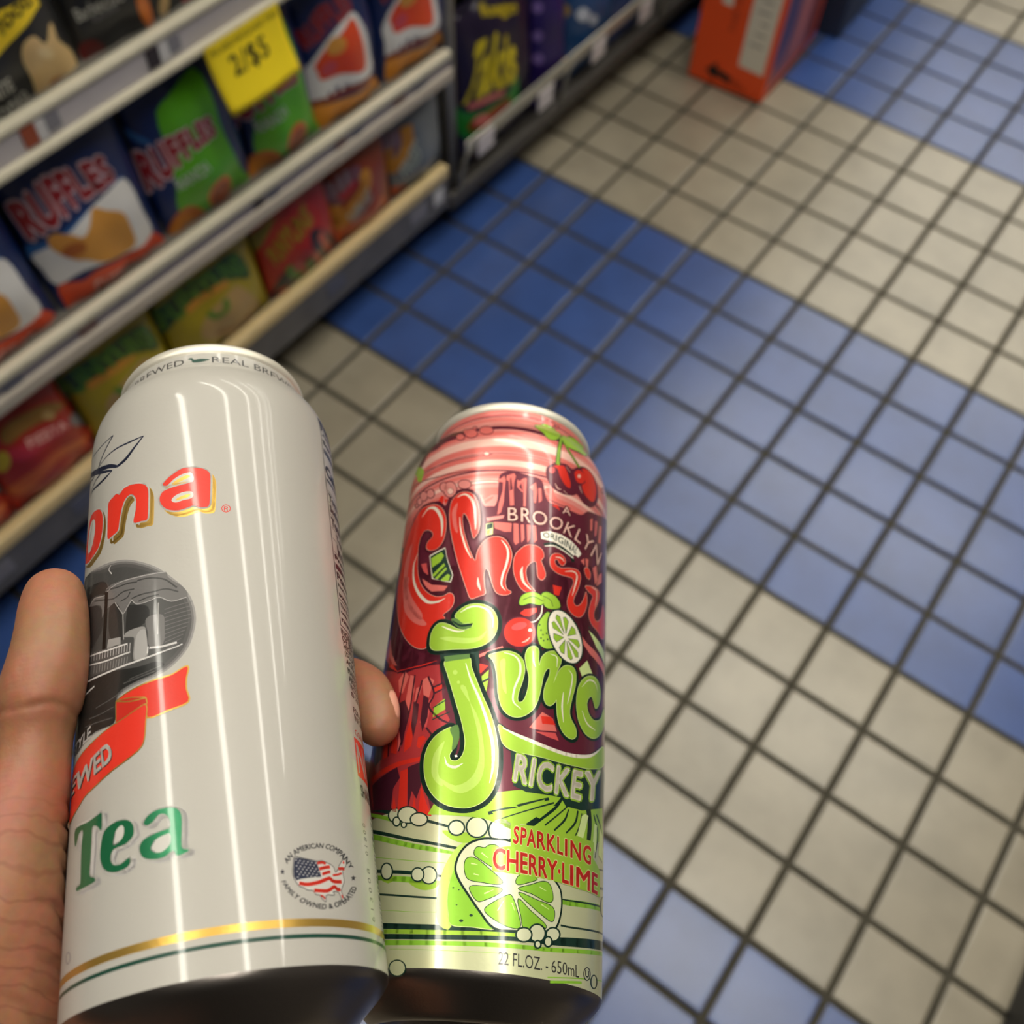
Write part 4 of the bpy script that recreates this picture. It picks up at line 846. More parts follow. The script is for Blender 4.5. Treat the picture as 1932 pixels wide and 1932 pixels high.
ART_WHITE = [
('gold_band',2,'gold','P',[[(-114.6,7.73),(114.6,7.73),(114.6,9.43),(-114.6,9.43)]]),
('green_band',2,'dkgreen','P',[[(-114.6,5.42),(114.6,5.42),(114.6,6.26),(-114.6,6.26)]]),
('star_emblem',3,'navy','S',([(-39.45,156.77),(-30.92,153.47),(-25.19,152.51),(-19.54,152.16)],[0.39,0.39,0.39,0.39],0,1)),
('star_emblem',3,'navy','S',([(-19.54,152.16),(-23.22,149.54),(-26.11,147.31),(-27.64,145.5)],[0.557,0.557,0.557,0.557],0,1)),
('star_emblem',3,'navy','S',([(-27.64,145.5),(-22.96,146.21),(-18.02,146.18),(-12.28,145.52),(-7.62,145.44)],[0.31,0.372,0.496,0.619,0.31],0,1)),
('star_emblem',3,'navy','S',([(-7.62,145.44),(-10.66,142.63),(-13.67,140.08),(-17.04,139.26)],[0.362,0.844,1.206,0.964],0,1)),
('star_emblem',3,'navy','S',([(-17.04,139.26),(-20.39,141.44),(-24.36,143.25),(-29.81,146.0),(-39.4,151.25)],[0.841,1.322,1.442,1.082,0.841],0,1)),
('star_emblem',3,'navy','S',([(-39.43,150.47),(-29.65,144.84),(-23.37,141.3),(-19.24,139.2)],[0.642,0.899,0.899,0.385],0,1)),
('star_emblem',3,'navy','S',([(-19.24,139.2),(-22.37,138.61),(-26.71,138.92),(-31.74,140.36),(-35.2,140.25)],[0.362,0.844,0.844,0.603,0.362],0,1)),
('star_emblem',3,'navy','S',([(-26.06,142.07),(-29.29,142.24),(-32.81,141.64),(-35.61,141.59)],[0.736,0.491,0.368,0.307],0,1)),
('star_emblem',3,'navy','S',([(-38.38,147.83),(-32.64,145.16),(-30.8,145.4)],[0.51,0.51,0.51],0,1)),
('brand_lettering',3,'gold','C',[[(0.12,123.42),(1.29,125.03),(3.22,126.51),(5.51,127.77),(7.76,127.68),(10.37,127.18),(12.03,126.12),(12.66,124.4),(12.57,120.08),(12.39,116.77),(12.18,114.91),(11.62,114.23),(9.8,114.23),(8.36,114.98),(6.9,114.57),(4.32,113.99),(1.69,114.79),(-0.04,116.63),(-0.72,118.92),(-0.06,120.85),(2.07,121.73),(5.1,122.19),(7.34,122.65),(7.91,123.54),(7.55,125.03),(6.25,125.7),(4.36,125.06),(2.45,123.78),(1.1,122.77)]]),
('brand_lettering',3,'gold','S',([(-0.51,124.34),(0.67,125.94),(2.61,127.4),(4.91,128.63),(7.18,128.52),(9.8,127.99),(11.46,126.91),(12.09,125.17),(12.01,120.84),(11.83,117.53),(11.62,115.66),(11.06,114.99),(9.24,115.0),(7.79,115.77),(6.33,115.38),(3.73,114.82),(1.09,115.66),(-0.66,117.53),(-1.35,119.84),(-0.69,121.77),(1.46,122.62),(4.51,123.04),(6.76,123.48),(7.33,124.36),(6.97,125.86),(5.66,126.55),(3.76,125.94),(1.84,124.68),(0.48,123.68)],[0.768,0.768,0.768,0.768,0.768,0.768,0.768,0.768,0.768,0.768,0.768,0.768,0.768,0.768,0.768,0.768,0.768,0.768,0.768,0.768,0.768,0.768,0.768,0.768,0.768,0.768,0.768,0.768,0.768],1,1)),
('brand_lettering',3,'gold','C',[[(-17.47,124.97),(-15.79,125.98),(-14.44,126.48),(-13.51,125.67),(-13.1,125.8),(-11.63,127.01),(-8.77,127.01),(-6.08,126.09),(-4.56,124.76),(-3.98,122.64),(-3.92,118.38),(-3.99,114.69),(-4.39,113.54),(-5.84,113.75),(-8.18,114.19),(-7.65,117.91),(-7.65,121.66),(-8.68,123.52),(-10.09,123.9),(-11.48,122.63),(-12.38,119.98),(-13.0,116.55),(-13.4,113.98),(-15.19,113.25),(-17.12,113.08),(-17.42,116.46),(-17.56,121.21)]]),
('brand_lettering',3,'gold','S',([(-18.49,126.17),(-16.74,127.13),(-15.34,127.59),(-14.38,126.75),(-13.96,126.87),(-12.45,128.05),(-9.53,127.99),(-6.78,127.01),(-5.24,125.64),(-4.65,123.51),(-4.59,119.23),(-4.65,115.53),(-5.05,114.38),(-6.53,114.61),(-8.91,115.1),(-8.37,118.82),(-8.38,122.59),(-9.43,124.48),(-10.87,124.88),(-12.3,123.65),(-13.21,121.01),(-13.84,117.57),(-14.25,114.99),(-16.1,114.31),(-18.1,114.2),(-18.42,117.61),(-18.58,122.39)],[0.782,0.782,0.782,0.782,0.782,0.782,0.782,0.782,0.782,0.782,0.782,0.782,0.782,0.782,0.782,0.782,0.782,0.782,0.782,0.782,0.782,0.782,0.782,0.782,0.782,0.782,0.782],1,1)),
('brand_lettering',3,'gold','C',[[(-32.63,114.75),(-31.58,117.37),(-30.64,122.47),(-29.23,127.36),(-26.35,127.94),(-23.66,126.98),(-21.75,124.87),(-21.0,121.33),(-21.37,116.85),(-22.91,113.57),(-26.11,112.66),(-29.14,112.63)]]),
('brand_lettering',3,'gold','S',([(-34.65,116.43),(-33.25,118.85),(-32.1,123.85),(-30.47,128.61),(-27.29,128.99),(-24.42,127.9),(-22.43,125.7),(-21.64,122.13),(-22.02,117.64),(-23.63,114.39),(-27.0,113.6),(-30.33,113.76)],[0.792,0.792,0.792,0.792,0.792,0.792,0.792,0.792,0.792,0.792,0.792,0.792],1,1)),
('brand_lettering',5,'white','S',([(-1.51,126.01),(-0.32,127.6),(1.65,129.02),(3.97,130.22),(6.26,130.06),(8.89,129.48),(10.56,128.36),(11.2,126.61),(11.12,122.25),(10.96,118.93),(10.74,117.05),(10.18,116.39),(8.36,116.43),(6.9,117.23),(5.42,116.86),(2.81,116.35),(0.13,117.24),(-1.65,119.16),(-2.35,121.5),(-1.69,123.43),(0.49,124.24),(3.58,124.6),(5.85,125.0),(6.42,125.88),(6.05,127.39),(4.73,128.11),(2.81,127.53),(0.87,126.3),(-0.5,125.33)],[1.002,1.002,1.002,1.002,1.002,1.002,1.002,1.002,1.002,1.002,1.002,1.002,1.002,1.002,1.002,1.002,1.002,1.002,1.002,1.002,1.002,1.002,1.002,1.002,1.002,1.002,1.002,1.002,1.002],1,1)),
('brand_lettering',5,'white','C',[[(-1.51,126.01),(-0.32,127.6),(1.65,129.02),(3.97,130.22),(6.26,130.06),(8.89,129.48),(10.56,128.36),(11.2,126.61),(11.12,122.25),(10.96,118.93),(10.74,117.05),(10.18,116.39),(8.36,116.43),(6.9,117.23),(5.42,116.86),(2.81,116.35),(0.13,117.24),(-1.65,119.16),(-2.35,121.5),(-1.69,123.43),(0.49,124.24),(3.58,124.6),(5.85,125.0),(6.42,125.88),(6.05,127.39),(4.73,128.11),(2.81,127.53),(0.87,126.3),(-0.5,125.33)]]),
('brand_lettering',6,'red','C',[[(-1.51,126.01),(-0.32,127.6),(1.65,129.02),(3.97,130.22),(6.26,130.06),(8.89,129.48),(10.56,128.36),(11.2,126.61),(11.12,122.25),(10.96,118.93),(10.74,117.05),(10.18,116.39),(8.36,116.43),(6.9,117.23),(5.42,116.86),(2.81,116.35),(0.13,117.24),(-1.65,119.16),(-2.35,121.5),(-1.69,123.43),(0.49,124.24),(3.58,124.6),(5.85,125.0),(6.42,125.88),(6.05,127.39),(4.73,128.11),(2.81,127.53),(0.87,126.3),(-0.5,125.33)]]),
('brand_lettering',5,'white','S',([(-20.22,128.34),(-18.34,129.2),(-16.85,129.59),(-15.83,128.69),(-15.39,128.79),(-13.81,129.91),(-10.76,129.73),(-7.93,128.66),(-6.34,127.23),(-5.73,125.07),(-5.66,120.76),(-5.71,117.04),(-6.12,115.89),(-7.63,116.15),(-10.08,116.72),(-9.54,120.45),(-9.56,124.25),(-10.65,126.19),(-12.14,126.65),(-13.63,125.46),(-14.58,122.83),(-15.23,119.39),(-15.66,116.81),(-17.61,116.2),(-19.76,116.21),(-20.12,119.67),(-20.31,124.53)],[1.024,1.024,1.024,1.024,1.024,1.024,1.024,1.024,1.024,1.024,1.024,1.024,1.024,1.024,1.024,1.024,1.024,1.024,1.024,1.024,1.024,1.024,1.024,1.024,1.024,1.024,1.024],1,1)),
('brand_lettering',5,'white','C',[[(-20.22,128.34),(-18.34,129.2),(-16.85,129.59),(-15.83,128.69),(-15.39,128.79),(-13.81,129.91),(-10.76,129.73),(-7.93,128.66),(-6.34,127.23),(-5.73,125.07),(-5.66,120.76),(-5.71,117.04),(-6.12,115.89),(-7.63,116.15),(-10.08,116.72),(-9.54,120.45),(-9.56,124.25),(-10.65,126.19),(-12.14,126.65),(-13.63,125.46),(-14.58,122.83),(-15.23,119.39),(-15.66,116.81),(-17.61,116.2),(-19.76,116.21),(-20.12,119.67),(-20.31,124.53)]]),
('brand_lettering',6,'red','C',[[(-20.22,128.34),(-18.34,129.2),(-16.85,129.59),(-15.83,128.69),(-15.39,128.79),(-13.81,129.91),(-10.76,129.73),(-7.93,128.66),(-6.34,127.23),(-5.73,125.07),(-5.66,120.76),(-5.71,117.04),(-6.12,115.89),(-7.63,116.15),(-10.08,116.72),(-9.54,120.45),(-9.56,124.25),(-10.65,126.19),(-12.14,126.65),(-13.63,125.46),(-14.58,122.83),(-15.23,119.39),(-15.66,116.81),(-17.61,116.2),(-19.76,116.21),(-20.12,119.67),(-20.31,124.53)]]),
('brand_lettering',5,'white','S',([(-39.43,120.24),(-38.66,123.13),(-35.44,126.85),(-32.93,131.07),(-28.96,130.89),(-25.73,129.53),(-23.56,127.19),(-22.72,123.55),(-23.11,119.05),(-24.83,115.85),(-28.57,115.31),(-32.65,115.95)],[1.05,1.05,1.05,1.05,1.05,1.05,1.05,1.05,1.05,1.05,1.05,1.05],1,1)),
('brand_lettering',5,'white','C',[[(-39.43,120.24),(-38.66,123.13),(-35.44,126.85),(-32.93,131.07),(-28.96,130.89),(-25.73,129.53),(-23.56,127.19),(-22.72,123.55),(-23.11,119.05),(-24.83,115.85),(-28.57,115.31),(-32.65,115.95)]]),
('brand_lettering',6,'red','C',[[(-39.43,120.24),(-38.66,123.13),(-35.44,126.85),(-32.93,131.07),(-28.96,130.89),(-25.73,129.53),(-23.56,127.19),(-22.72,123.55),(-23.11,119.05),(-24.83,115.85),(-28.57,115.31),(-32.65,115.95)]]),
('brand_lettering',7,'white','C',[[(0.89,120.09),(2.05,121.46),(4.33,122.15),(6.2,121.92),(6.75,120.79),(6.18,119.69),(3.94,119.38),(2.05,119.09)]]),
('brand_lettering',8,'gold','C',[[(2.05,120.04),(3.57,120.88),(5.82,121.17),(5.44,120.28),(3.57,119.84),(2.43,119.71)]]),
('brand_lettering',7,'white','C',[[(-33.78,120.92),(-33.55,125.59),(-31.9,128.41),(-29.22,128.5),(-27.59,126.08),(-27.65,122.27),(-29.13,119.4),(-31.6,118.59)]]),
('brand_lettering',8,'gold','S',([(-29.68,127.43),(-31.21,124.54),(-31.59,120.95)],[0.32,0.32,0.32],0,1)),
('brand_lettering',7,'white','C',[[(0.29,125.49),(1.65,127.07),(3.97,128.26),(6.06,128.37),(6.8,127.04),(6.6,125.12),(4.72,125.44),(2.43,125.43)]]),
('brand_lettering',8,'gold','C',[[(0.88,125.34),(2.43,126.64),(4.73,127.62),(6.05,127.15),(4.72,126.41),(2.81,125.59)]]),
('brand_lettering', 6, 'red', 'T', ('®', [(13.78, 114.36), (16.2, 114.39)], [(13.84, 116.94), (16.27, 116.98)], 0.0, 0.0)),
('engraving',2,'g65','C',[[(-39.4,112.12),(-31.95,111.59),(-23.76,109.42),(-17.32,107.7),(-12.22,105.92),(-6.97,102.93),(-2.66,99.8),(1.35,95.62),(4.45,91.71),(6.27,87.79),(7.05,82.96),(6.36,78.46),(5.03,74.93),(2.73,72.05),(0.08,70.1),(-2.99,69.1),(-6.95,68.49),(-11.66,67.59),(-13.74,65.86),(-13.95,61.01),(-17.7,60.68),(-23.45,60.88),(-32.39,60.04),(-39.41,64.46),(-39.4,71.89),(-37.13,80.41),(-33.05,88.23),(-39.45,104.25)]]),
('engraving',3,'g50','C',[[(-39.4,112.12),(-31.95,111.59),(-23.29,108.6),(-17.15,107.01),(-12.23,105.31),(-7.13,102.4),(-2.93,99.36),(0.97,95.28),(3.99,91.47),(5.77,87.66),(6.53,82.97),(5.86,78.62),(4.57,75.19),(2.34,72.41),(-0.25,70.53),(-3.24,69.57),(-7.1,68.99),(-11.68,68.13),(-13.7,66.44),(-13.91,61.72),(-17.54,61.4),(-23.05,61.57),(-32.39,60.04),(-39.41,64.46),(-39.4,71.89),(-37.13,80.41),(-33.05,88.23),(-39.45,104.25)]]),
('engraving',4,'g45','C',[[(-39.4,112.12),(-31.95,111.59),(-22.84,107.79),(-16.98,106.33),(-12.23,104.69),(-7.28,101.88),(-3.21,98.91),(0.59,94.95),(3.53,91.24),(5.26,87.53),(6.01,82.99),(5.36,78.77),(4.11,75.46),(1.94,72.78),(-0.57,70.96),(-3.49,70.04),(-7.25,69.5),(-11.7,68.66),(-13.66,67.03),(-13.86,62.44),(-17.37,62.12),(-22.64,62.26),(-32.39,60.04),(-39.41,64.46),(-39.4,71.89),(-37.13,80.41),(-33.05,88.23),(-39.45,104.25)]]),
('engraving',5,'g40','C',[[(-39.4,112.12),(-31.95,111.59),(-22.1,106.47),(-16.71,105.19),(-12.24,103.67),(-7.55,101.01),(-3.67,98.18),(-0.05,94.4),(2.76,90.86),(4.41,87.34),(5.13,83.03),(4.52,79.04),(3.34,75.92),(1.27,73.39),(-1.13,71.69),(-3.91,70.84),(-7.5,70.34),(-11.73,69.56),(-13.59,68.01),(-13.79,63.64),(-17.09,63.33),(-21.99,63.42),(-32.39,60.04),(-39.41,64.46),(-39.4,71.89),(-37.13,80.41),(-33.05,88.23),(-39.45,104.25)]]),
('engraving',6,'g25','C',[[(-39.42,108.6),(-31.04,106.68),(-24.88,104.88),(-19.89,102.64),(-19.05,98.87),(-24.48,100.86),(-28.93,100.78),(-29.03,94.2),(-27.82,85.54),(-32.04,83.74)]]),
('engraving',6,'g20','C',[[(-31.0,78.57),(-22.29,76.73),(-15.57,74.94),(-7.83,73.15),(-3.05,73.13),(-0.61,71.73),(-3.35,69.93),(-8.5,69.36),(-13.4,68.24),(-14.12,64.58),(-14.39,60.82),(-21.0,61.28),(-32.78,61.62),(-39.45,68.15),(-36.23,72.31)]]),
('engraving',6,'g25','C',[[(-17.64,94.09),(-15.08,94.53),(-12.54,90.22),(-12.16,86.12),(-12.23,82.28),(-17.12,85.12)]]),
('engraving',6,'g25','C',[[(-11.23,90.88),(-8.7,90.89),(-5.12,89.03),(-5.06,85.48),(-8.11,83.8),(-11.37,82.71)]]),
('engraving',6,'g30','C',[[(-27.72,99.27),(-20.88,94.86),(-20.2,89.69),(-21.88,87.33),(-26.14,86.28)]]),
('engraving',7,'g50','C',[[(-28.24,99.56),(-25.23,100.42),(-20.22,98.63),(-19.44,100.31),(-16.4,100.48),(-12.0,99.73),(-8.1,99.19),(-3.77,98.7),(-0.44,97.92),(0.29,95.88),(3.77,92.65),(5.12,89.98),(4.1,88.97),(0.67,88.94),(-2.19,90.91),(-4.03,91.07),(-5.92,90.49),(-8.3,90.94),(-10.01,92.79),(-11.65,90.25),(-12.75,89.91),(-14.02,92.45),(-15.57,94.35),(-17.64,94.09),(-19.87,93.55),(-20.69,92.33),(-21.27,95.87),(-24.19,97.79)]]),
('engraving',8,'g40','S',([(-19.72,100.04),(-15.28,98.72),(-11.49,98.28),(-8.47,97.47)],[0.428,0.428,0.428,0.428],0,1)),
('engraving',8,'g40','S',([(-25.14,99.54),(-20.13,97.35),(-16.15,95.84),(-12.78,96.37),(-9.25,95.73)],[0.432,0.432,0.432,0.432,0.432],0,1)),
('engraving',8,'g40','S',([(-10.02,93.2),(-7.15,93.32),(-3.68,92.96),(-0.41,92.82),(2.74,91.25)],[0.417,0.417,0.417,0.417,0.417],0,1)),
('engraving',8,'g40','S',([(-7.91,91.59),(-5.17,91.84),(-2.2,91.71)],[0.414,0.414,0.414],0,1)),
('engraving',8,'g40','S',([(-8.48,97.89),(-4.89,97.42),(-0.79,95.76),(2.4,92.53)],[0.42,0.42,0.42,0.42],0,1)),
('engraving',8,'g40','S',([(-13.61,93.88),(-11.35,94.14),(-10.52,95.42)],[0.419,0.419,0.419],0,1)),
('engraving',8,'g75','S',([(-28.24,99.56),(-25.23,100.42),(-20.22,98.63),(-17.96,99.58),(-13.86,99.72),(-8.51,98.93),(-0.44,97.92)],[0.254,0.254,0.254,0.254,0.254,0.254,0.254],0,1)),
('engraving',8,'g75','S',([(-15.57,94.35),(-13.49,91.02),(-12.52,89.81),(-11.25,91.28),(-10.01,92.79)],[0.245,0.245,0.245,0.245,0.245],0,1)),
('engraving',8,'g75','S',([(-10.01,92.79),(-8.3,90.94),(-5.15,90.63),(-2.19,90.91),(1.02,88.86),(4.77,89.24)],[0.243,0.243,0.243,0.243,0.243,0.243],0,1)),
('engraving',9,'g10','P',[[(-19.98,99.55),(-18.49,99.01),(-18.49,94.5),(-18.42,88.85),(-18.55,82.27),(-20.01,82.94),(-19.89,89.54),(-19.8,95.14)]]),
('engraving',9,'g70','S',([(-12.68,90.28),(-12.14,82.24)],[0.346,0.346],0,1)),
('engraving',9,'g15','S',([(-28.24,99.56),(-27.49,90.14)],[0.58,0.58],0,1)),
('engraving',9,'g70','S',([(-2.35,89.36),(-2.43,80.44)],[0.343,0.343],0,1)),
('engraving',9,'g65','C',[[(-12.03,82.97),(-11.21,84.0),(-8.52,84.14),(-6.16,83.71),(-5.56,82.16),(-5.08,76.71),(-5.24,75.26),(-8.87,75.36),(-8.83,80.99),(-9.67,82.06)]]),
('engraving',10,'g75','C',[[(-8.43,80.85),(-7.68,82.69),(-6.53,83.06),(-5.56,81.97),(-5.17,75.62),(-8.48,75.59)]]),
('engraving',9,'g70','P',[[(-17.61,84.56),(-13.17,83.43),(-13.07,81.08),(-17.99,82.02)]]),
('engraving',9,'g45','P',[[(-27.82,85.54),(-19.12,82.53),(-10.89,80.99),(-9.47,75.57),(-10.26,74.74),(-16.59,75.74),(-25.14,77.29),(-29.66,77.54)]]),
('engraving',10,'g80','S',([(-26.82,84.85),(-26.89,82.54)],[0.21,0.21],0,0)),
('engraving',10,'g80','S',([(-25.11,84.22),(-25.18,81.92)],[0.209,0.209],0,0)),
('engraving',10,'g80','S',([(-23.58,83.69),(-23.65,81.4)],[0.208,0.208],0,0)),
('engraving',10,'g80','S',([(-22.19,83.24),(-22.26,80.96)],[0.207,0.207],0,0)),
('engraving',10,'g80','S',([(-20.9,82.84),(-20.97,80.57)],[0.207,0.207],0,0)),
('engraving',10,'g80','S',([(-19.69,82.5),(-19.76,80.23)],[0.206,0.206],0,0)),
('engraving',10,'g80','S',([(-18.55,82.19),(-18.62,79.93)],[0.206,0.206],0,0)),
('engraving',10,'g80','S',([(-17.46,81.92),(-17.53,79.66)],[0.205,0.205],0,0)),
('engraving',10,'g80','S',([(-16.42,81.68),(-16.49,79.42)],[0.205,0.205],0,0)),
('engraving',10,'g80','S',([(-15.42,81.46),(-15.5,79.21)],[0.204,0.204],0,0)),
('engraving',10,'g80','S',([(-14.45,81.27),(-14.53,79.02)],[0.204,0.204],0,0)),
('engraving',10,'g80','S',([(-13.52,81.1),(-13.6,78.85)],[0.204,0.204],0,0)),
('engraving',10,'g80','S',([(-12.62,80.94),(-12.7,78.7)],[0.203,0.203],0,0)),
('engraving',10,'g80','S',([(-11.73,80.8),(-11.82,78.56)],[0.203,0.203],0,0)),
('engraving',10,'g80','S',([(-10.88,80.68),(-10.97,78.44)],[0.203,0.203],0,0)),
('engraving',10,'g80','S',([(-10.04,80.58),(-10.13,78.34)],[0.203,0.203],0,0)),
('engraving',10,'g70','S',([(-26.35,80.92),(-26.59,78.74)],[0.173,0.173],0,0)),
('engraving',10,'g70','S',([(-24.71,80.35),(-24.93,78.18)],[0.173,0.173],0,0)),
('engraving',10,'g70','S',([(-23.23,79.86),(-23.44,77.71)],[0.172,0.172],0,0)),
('engraving',10,'g70','S',([(-21.87,79.44),(-22.08,77.31)],[0.171,0.171],0,0)),
('engraving',10,'g70','S',([(-20.61,79.07),(-20.81,76.97)],[0.171,0.171],0,0)),
('engraving',10,'g70','S',([(-19.43,78.75),(-19.62,76.67)],[0.17,0.17],0,0)),
('engraving',10,'g70','S',([(-18.31,78.46),(-18.5,76.4)],[0.17,0.17],0,0)),
('engraving',10,'g70','S',([(-17.24,78.21),(-17.43,76.17)],[0.169,0.169],0,0)),
('engraving',10,'g70','S',([(-16.22,77.98),(-16.4,75.96)],[0.169,0.169],0,0)),
('engraving',10,'g70','S',([(-15.23,77.78),(-15.42,75.77)],[0.169,0.169],0,0)),
('engraving',10,'g70','S',([(-14.28,77.6),(-14.47,75.61)],[0.168,0.168],0,0)),
('engraving',10,'g70','S',([(-13.36,77.43),(-13.55,75.47)],[0.168,0.168],0,0)),
('engraving',10,'g70','S',([(-12.47,77.29),(-12.65,75.34)],[0.168,0.168],0,0)),
('engraving',10,'g70','S',([(-11.6,77.16),(-11.78,75.23)],[0.168,0.168],0,0)),
('engraving',10,'g70','S',([(-10.75,77.05),(-10.93,75.14)],[0.168,0.168],0,0)),
('engraving',11,'g90','S',([(-27.65,84.28),(-17.97,81.63),(-10.87,80.61)],[0.42,0.42,0.42],0,1)),
('engraving',11,'g90','S',([(-29.36,82.4),(-18.89,78.98),(-11.21,78.08),(-9.95,77.99)],[0.42,0.42,0.42,0.42],0,1)),
('engraving',11,'g90','S',([(-29.66,77.54),(-18.66,75.5),(-9.45,74.82),(-4.14,74.93),(-1.32,75.24)],[0.486,0.486,0.486,0.486,0.486],0,1)),
('engraving',11,'g90','S',([(-4.54,77.29),(-1.34,76.74),(2.4,76.96)],[0.534,0.534,0.534],0,1)),
('engraving',11,'g90','S',([(-1.32,75.24),(2.4,75.83),(3.73,76.3)],[0.332,0.332,0.332],0,1)),
('engraving',11,'g90','S',([(-22.69,73.92),(-28.08,73.77),(-30.1,73.59)],[0.474,0.474,0.474],0,1)),
('engraving',11,'g90','S',([(-4.92,77.78),(-5.07,75.96)],[0.334,0.334],0,1)),
('engraving',8,'g50','C',[[(-5.81,85.34),(-3.96,86.3),(-1.06,85.46),(-0.69,82.26),(-0.99,77.4),(-4.55,77.67),(-4.99,81.6)]]),
('engraving',8,'g45','S',([(-21.51,67.54),(-16.13,67.49),(-11.69,68.32)],[0.267,0.267,0.267],0,1)),
('engraving',8,'g45','S',([(-24.67,66.01),(-19.04,65.08),(-14.6,65.11)],[0.234,0.234,0.234],0,1)),
('engraving',8,'g45','S',([(-11.76,70.15),(-7.75,70.2),(-3.01,70.55)],[0.297,0.297,0.297],0,1)),
('engraving',8,'g45','S',([(-26.87,64.8),(-20.01,63.35),(-14.92,62.41)],[0.234,0.234,0.234],0,1)),
('engraving',8,'g45','S',([(-10.12,70.65),(-5.52,70.94),(-1.63,71.64)],[0.231,0.231,0.231],0,1)),
('engraving',8,'g85','S',([(-17.82,106.76),(-18.62,105.79),(-17.38,103.9)],[0.325,0.325,0.325],0,1)),
('engraving',6,'g50','S',([(-0.72,86.93),(6.11,87.82)],[0.17,0.17],0,0)),
('engraving',6,'g50','S',([(-0.71,85.76),(6.1,86.63)],[0.17,0.17],0,0)),
('engraving',6,'g50','S',([(-0.7,84.59),(6.09,85.46)],[0.17,0.17],0,0)),
('engraving',6,'g50','S',([(-0.69,83.42),(6.08,84.28)],[0.169,0.169],0,0)),
('engraving',6,'g50','S',([(-0.69,82.26),(5.9,83.15)],[0.169,0.169],0,0)),
('engraving',6,'g50','S',([(-0.68,81.11),(5.4,82.07)],[0.168,0.168],0,0)),
('engraving',6,'g50','S',([(-0.67,79.96),(4.9,81.01)],[0.168,0.168],0,0)),
('engraving',6,'g50','S',([(-0.66,78.82),(4.4,79.96)],[0.167,0.167],0,0)),
('engraving',6,'g50','S',([(-0.65,77.69),(3.9,78.91)],[0.167,0.167],0,0)),
('engraving',6,'g50','S',([(-0.64,76.56),(3.4,77.87)],[0.166,0.166],0,0)),
('engraving',6,'g50','S',([(-0.63,75.44),(2.9,76.85)],[0.166,0.166],0,0)),
('ribbon',13,'gold','S',([(-13.31,66.05),(-11.63,66.86),(-7.68,67.65),(-3.33,68.11),(1.09,68.41),(4.84,69.98),(4.51,66.97),(4.49,64.11),(4.95,60.85),(0.47,59.71),(-4.58,59.14),(-4.84,63.57),(-5.76,64.73),(-9.16,65.47)],[0.721,0.721,0.721,0.721,0.721,0.721,0.721,0.721,0.721,0.721,0.721,0.721,0.721,0.721],1,1)),
('ribbon',13,'gold','C',[[(-13.31,66.05),(-11.63,66.86),(-7.68,67.65),(-3.33,68.11),(1.09,68.41),(4.84,69.98),(4.51,66.97),(4.49,64.11),(4.95,60.85),(0.47,59.71),(-4.58,59.14),(-4.84,63.57),(-5.76,64.73),(-9.16,65.47)]]),
('ribbon',14,'red','C',[[(-13.31,66.05),(-11.63,66.86),(-7.68,67.65),(-3.33,68.11),(1.09,68.41),(4.84,69.98),(4.51,66.97),(4.49,64.11),(4.95,60.85),(0.47,59.71),(-4.58,59.14),(-4.84,63.57),(-5.76,64.73),(-9.16,65.47)]]),
('ribbon',15,'gold','S',([(-13.75,66.22),(-9.16,65.47),(-5.39,64.26),(-5.01,62.91),(-9.04,61.38),(-13.49,60.49)],[0.59,0.59,0.59,0.59,0.59,0.59],1,0)),
('ribbon',15,'gold','P',[[(-13.75,66.22),(-9.16,65.47),(-5.39,64.26),(-5.01,62.91),(-9.04,61.38),(-13.49,60.49)]]),
('ribbon',16,'dkred','P',[[(-13.75,66.22),(-9.16,65.47),(-5.39,64.26),(-5.01,62.91),(-9.04,61.38),(-13.49,60.49)]]),
('ribbon',17,'gold','S',([(-13.75,66.22),(-9.53,64.7),(-5.39,64.26)],[0.328,0.328,0.328],0,1)),
('ribbon',18,'gold','S',([(-5.17,62.26),(-5.27,58.13),(-5.54,54.13),(-6.56,52.09),(-9.46,50.65),(-14.26,49.26),(-19.92,47.64),(-24.7,46.77),(-29.42,45.22),(-37.1,44.7),(-39.39,50.3),(-39.44,55.15),(-34.01,57.19),(-28.6,58.11),(-21.99,58.89),(-16.67,59.93),(-11.4,60.79),(-7.54,61.94)],[0.645,0.645,0.645,0.645,0.645,0.645,0.645,0.645,0.645,0.645,0.645,0.645,0.645,0.645,0.645,0.645,0.645,0.645],1,1)),
('ribbon',18,'gold','C',[[(-5.17,62.26),(-5.27,58.13),(-5.54,54.13),(-6.56,52.09),(-9.46,50.65),(-14.26,49.26),(-19.92,47.64),(-24.7,46.77),(-29.42,45.22),(-37.1,44.7),(-39.39,50.3),(-39.44,55.15),(-34.01,57.19),(-28.6,58.11),(-21.99,58.89),(-16.67,59.93),(-11.4,60.79),(-7.54,61.94)]]),
('ribbon',19,'red','C',[[(-5.17,62.26),(-5.27,58.13),(-5.54,54.13),(-6.56,52.09),(-9.46,50.65),(-14.26,49.26),(-19.92,47.64),(-24.7,46.77),(-29.42,45.22),(-37.1,44.7),(-39.39,50.3),(-39.44,55.15),(-34.01,57.19),(-28.6,58.11),(-21.99,58.89),(-16.67,59.93),(-11.4,60.79),(-7.54,61.94)]]),
('ribbon', 22, 'white', 'T', ('EWED', [(-39.43, 51.5), (-25.38, 49.61), (-18.98, 50.74), (-14.18, 51.95)], [(-35.17, 54.79), (-25.19, 54.25), (-19.86, 55.48), (-15.77, 56.67)], 0.025, 0.0)),
('ribbon', 21, 'g10', 'T', ('EWED', [(-37.22, 50.45), (-24.76, 49.17), (-18.54, 50.38), (-13.81, 51.62)], [(-33.38, 53.88), (-24.57, 53.8), (-19.4, 55.1), (-15.38, 56.32)], 0.01, 0.0)),
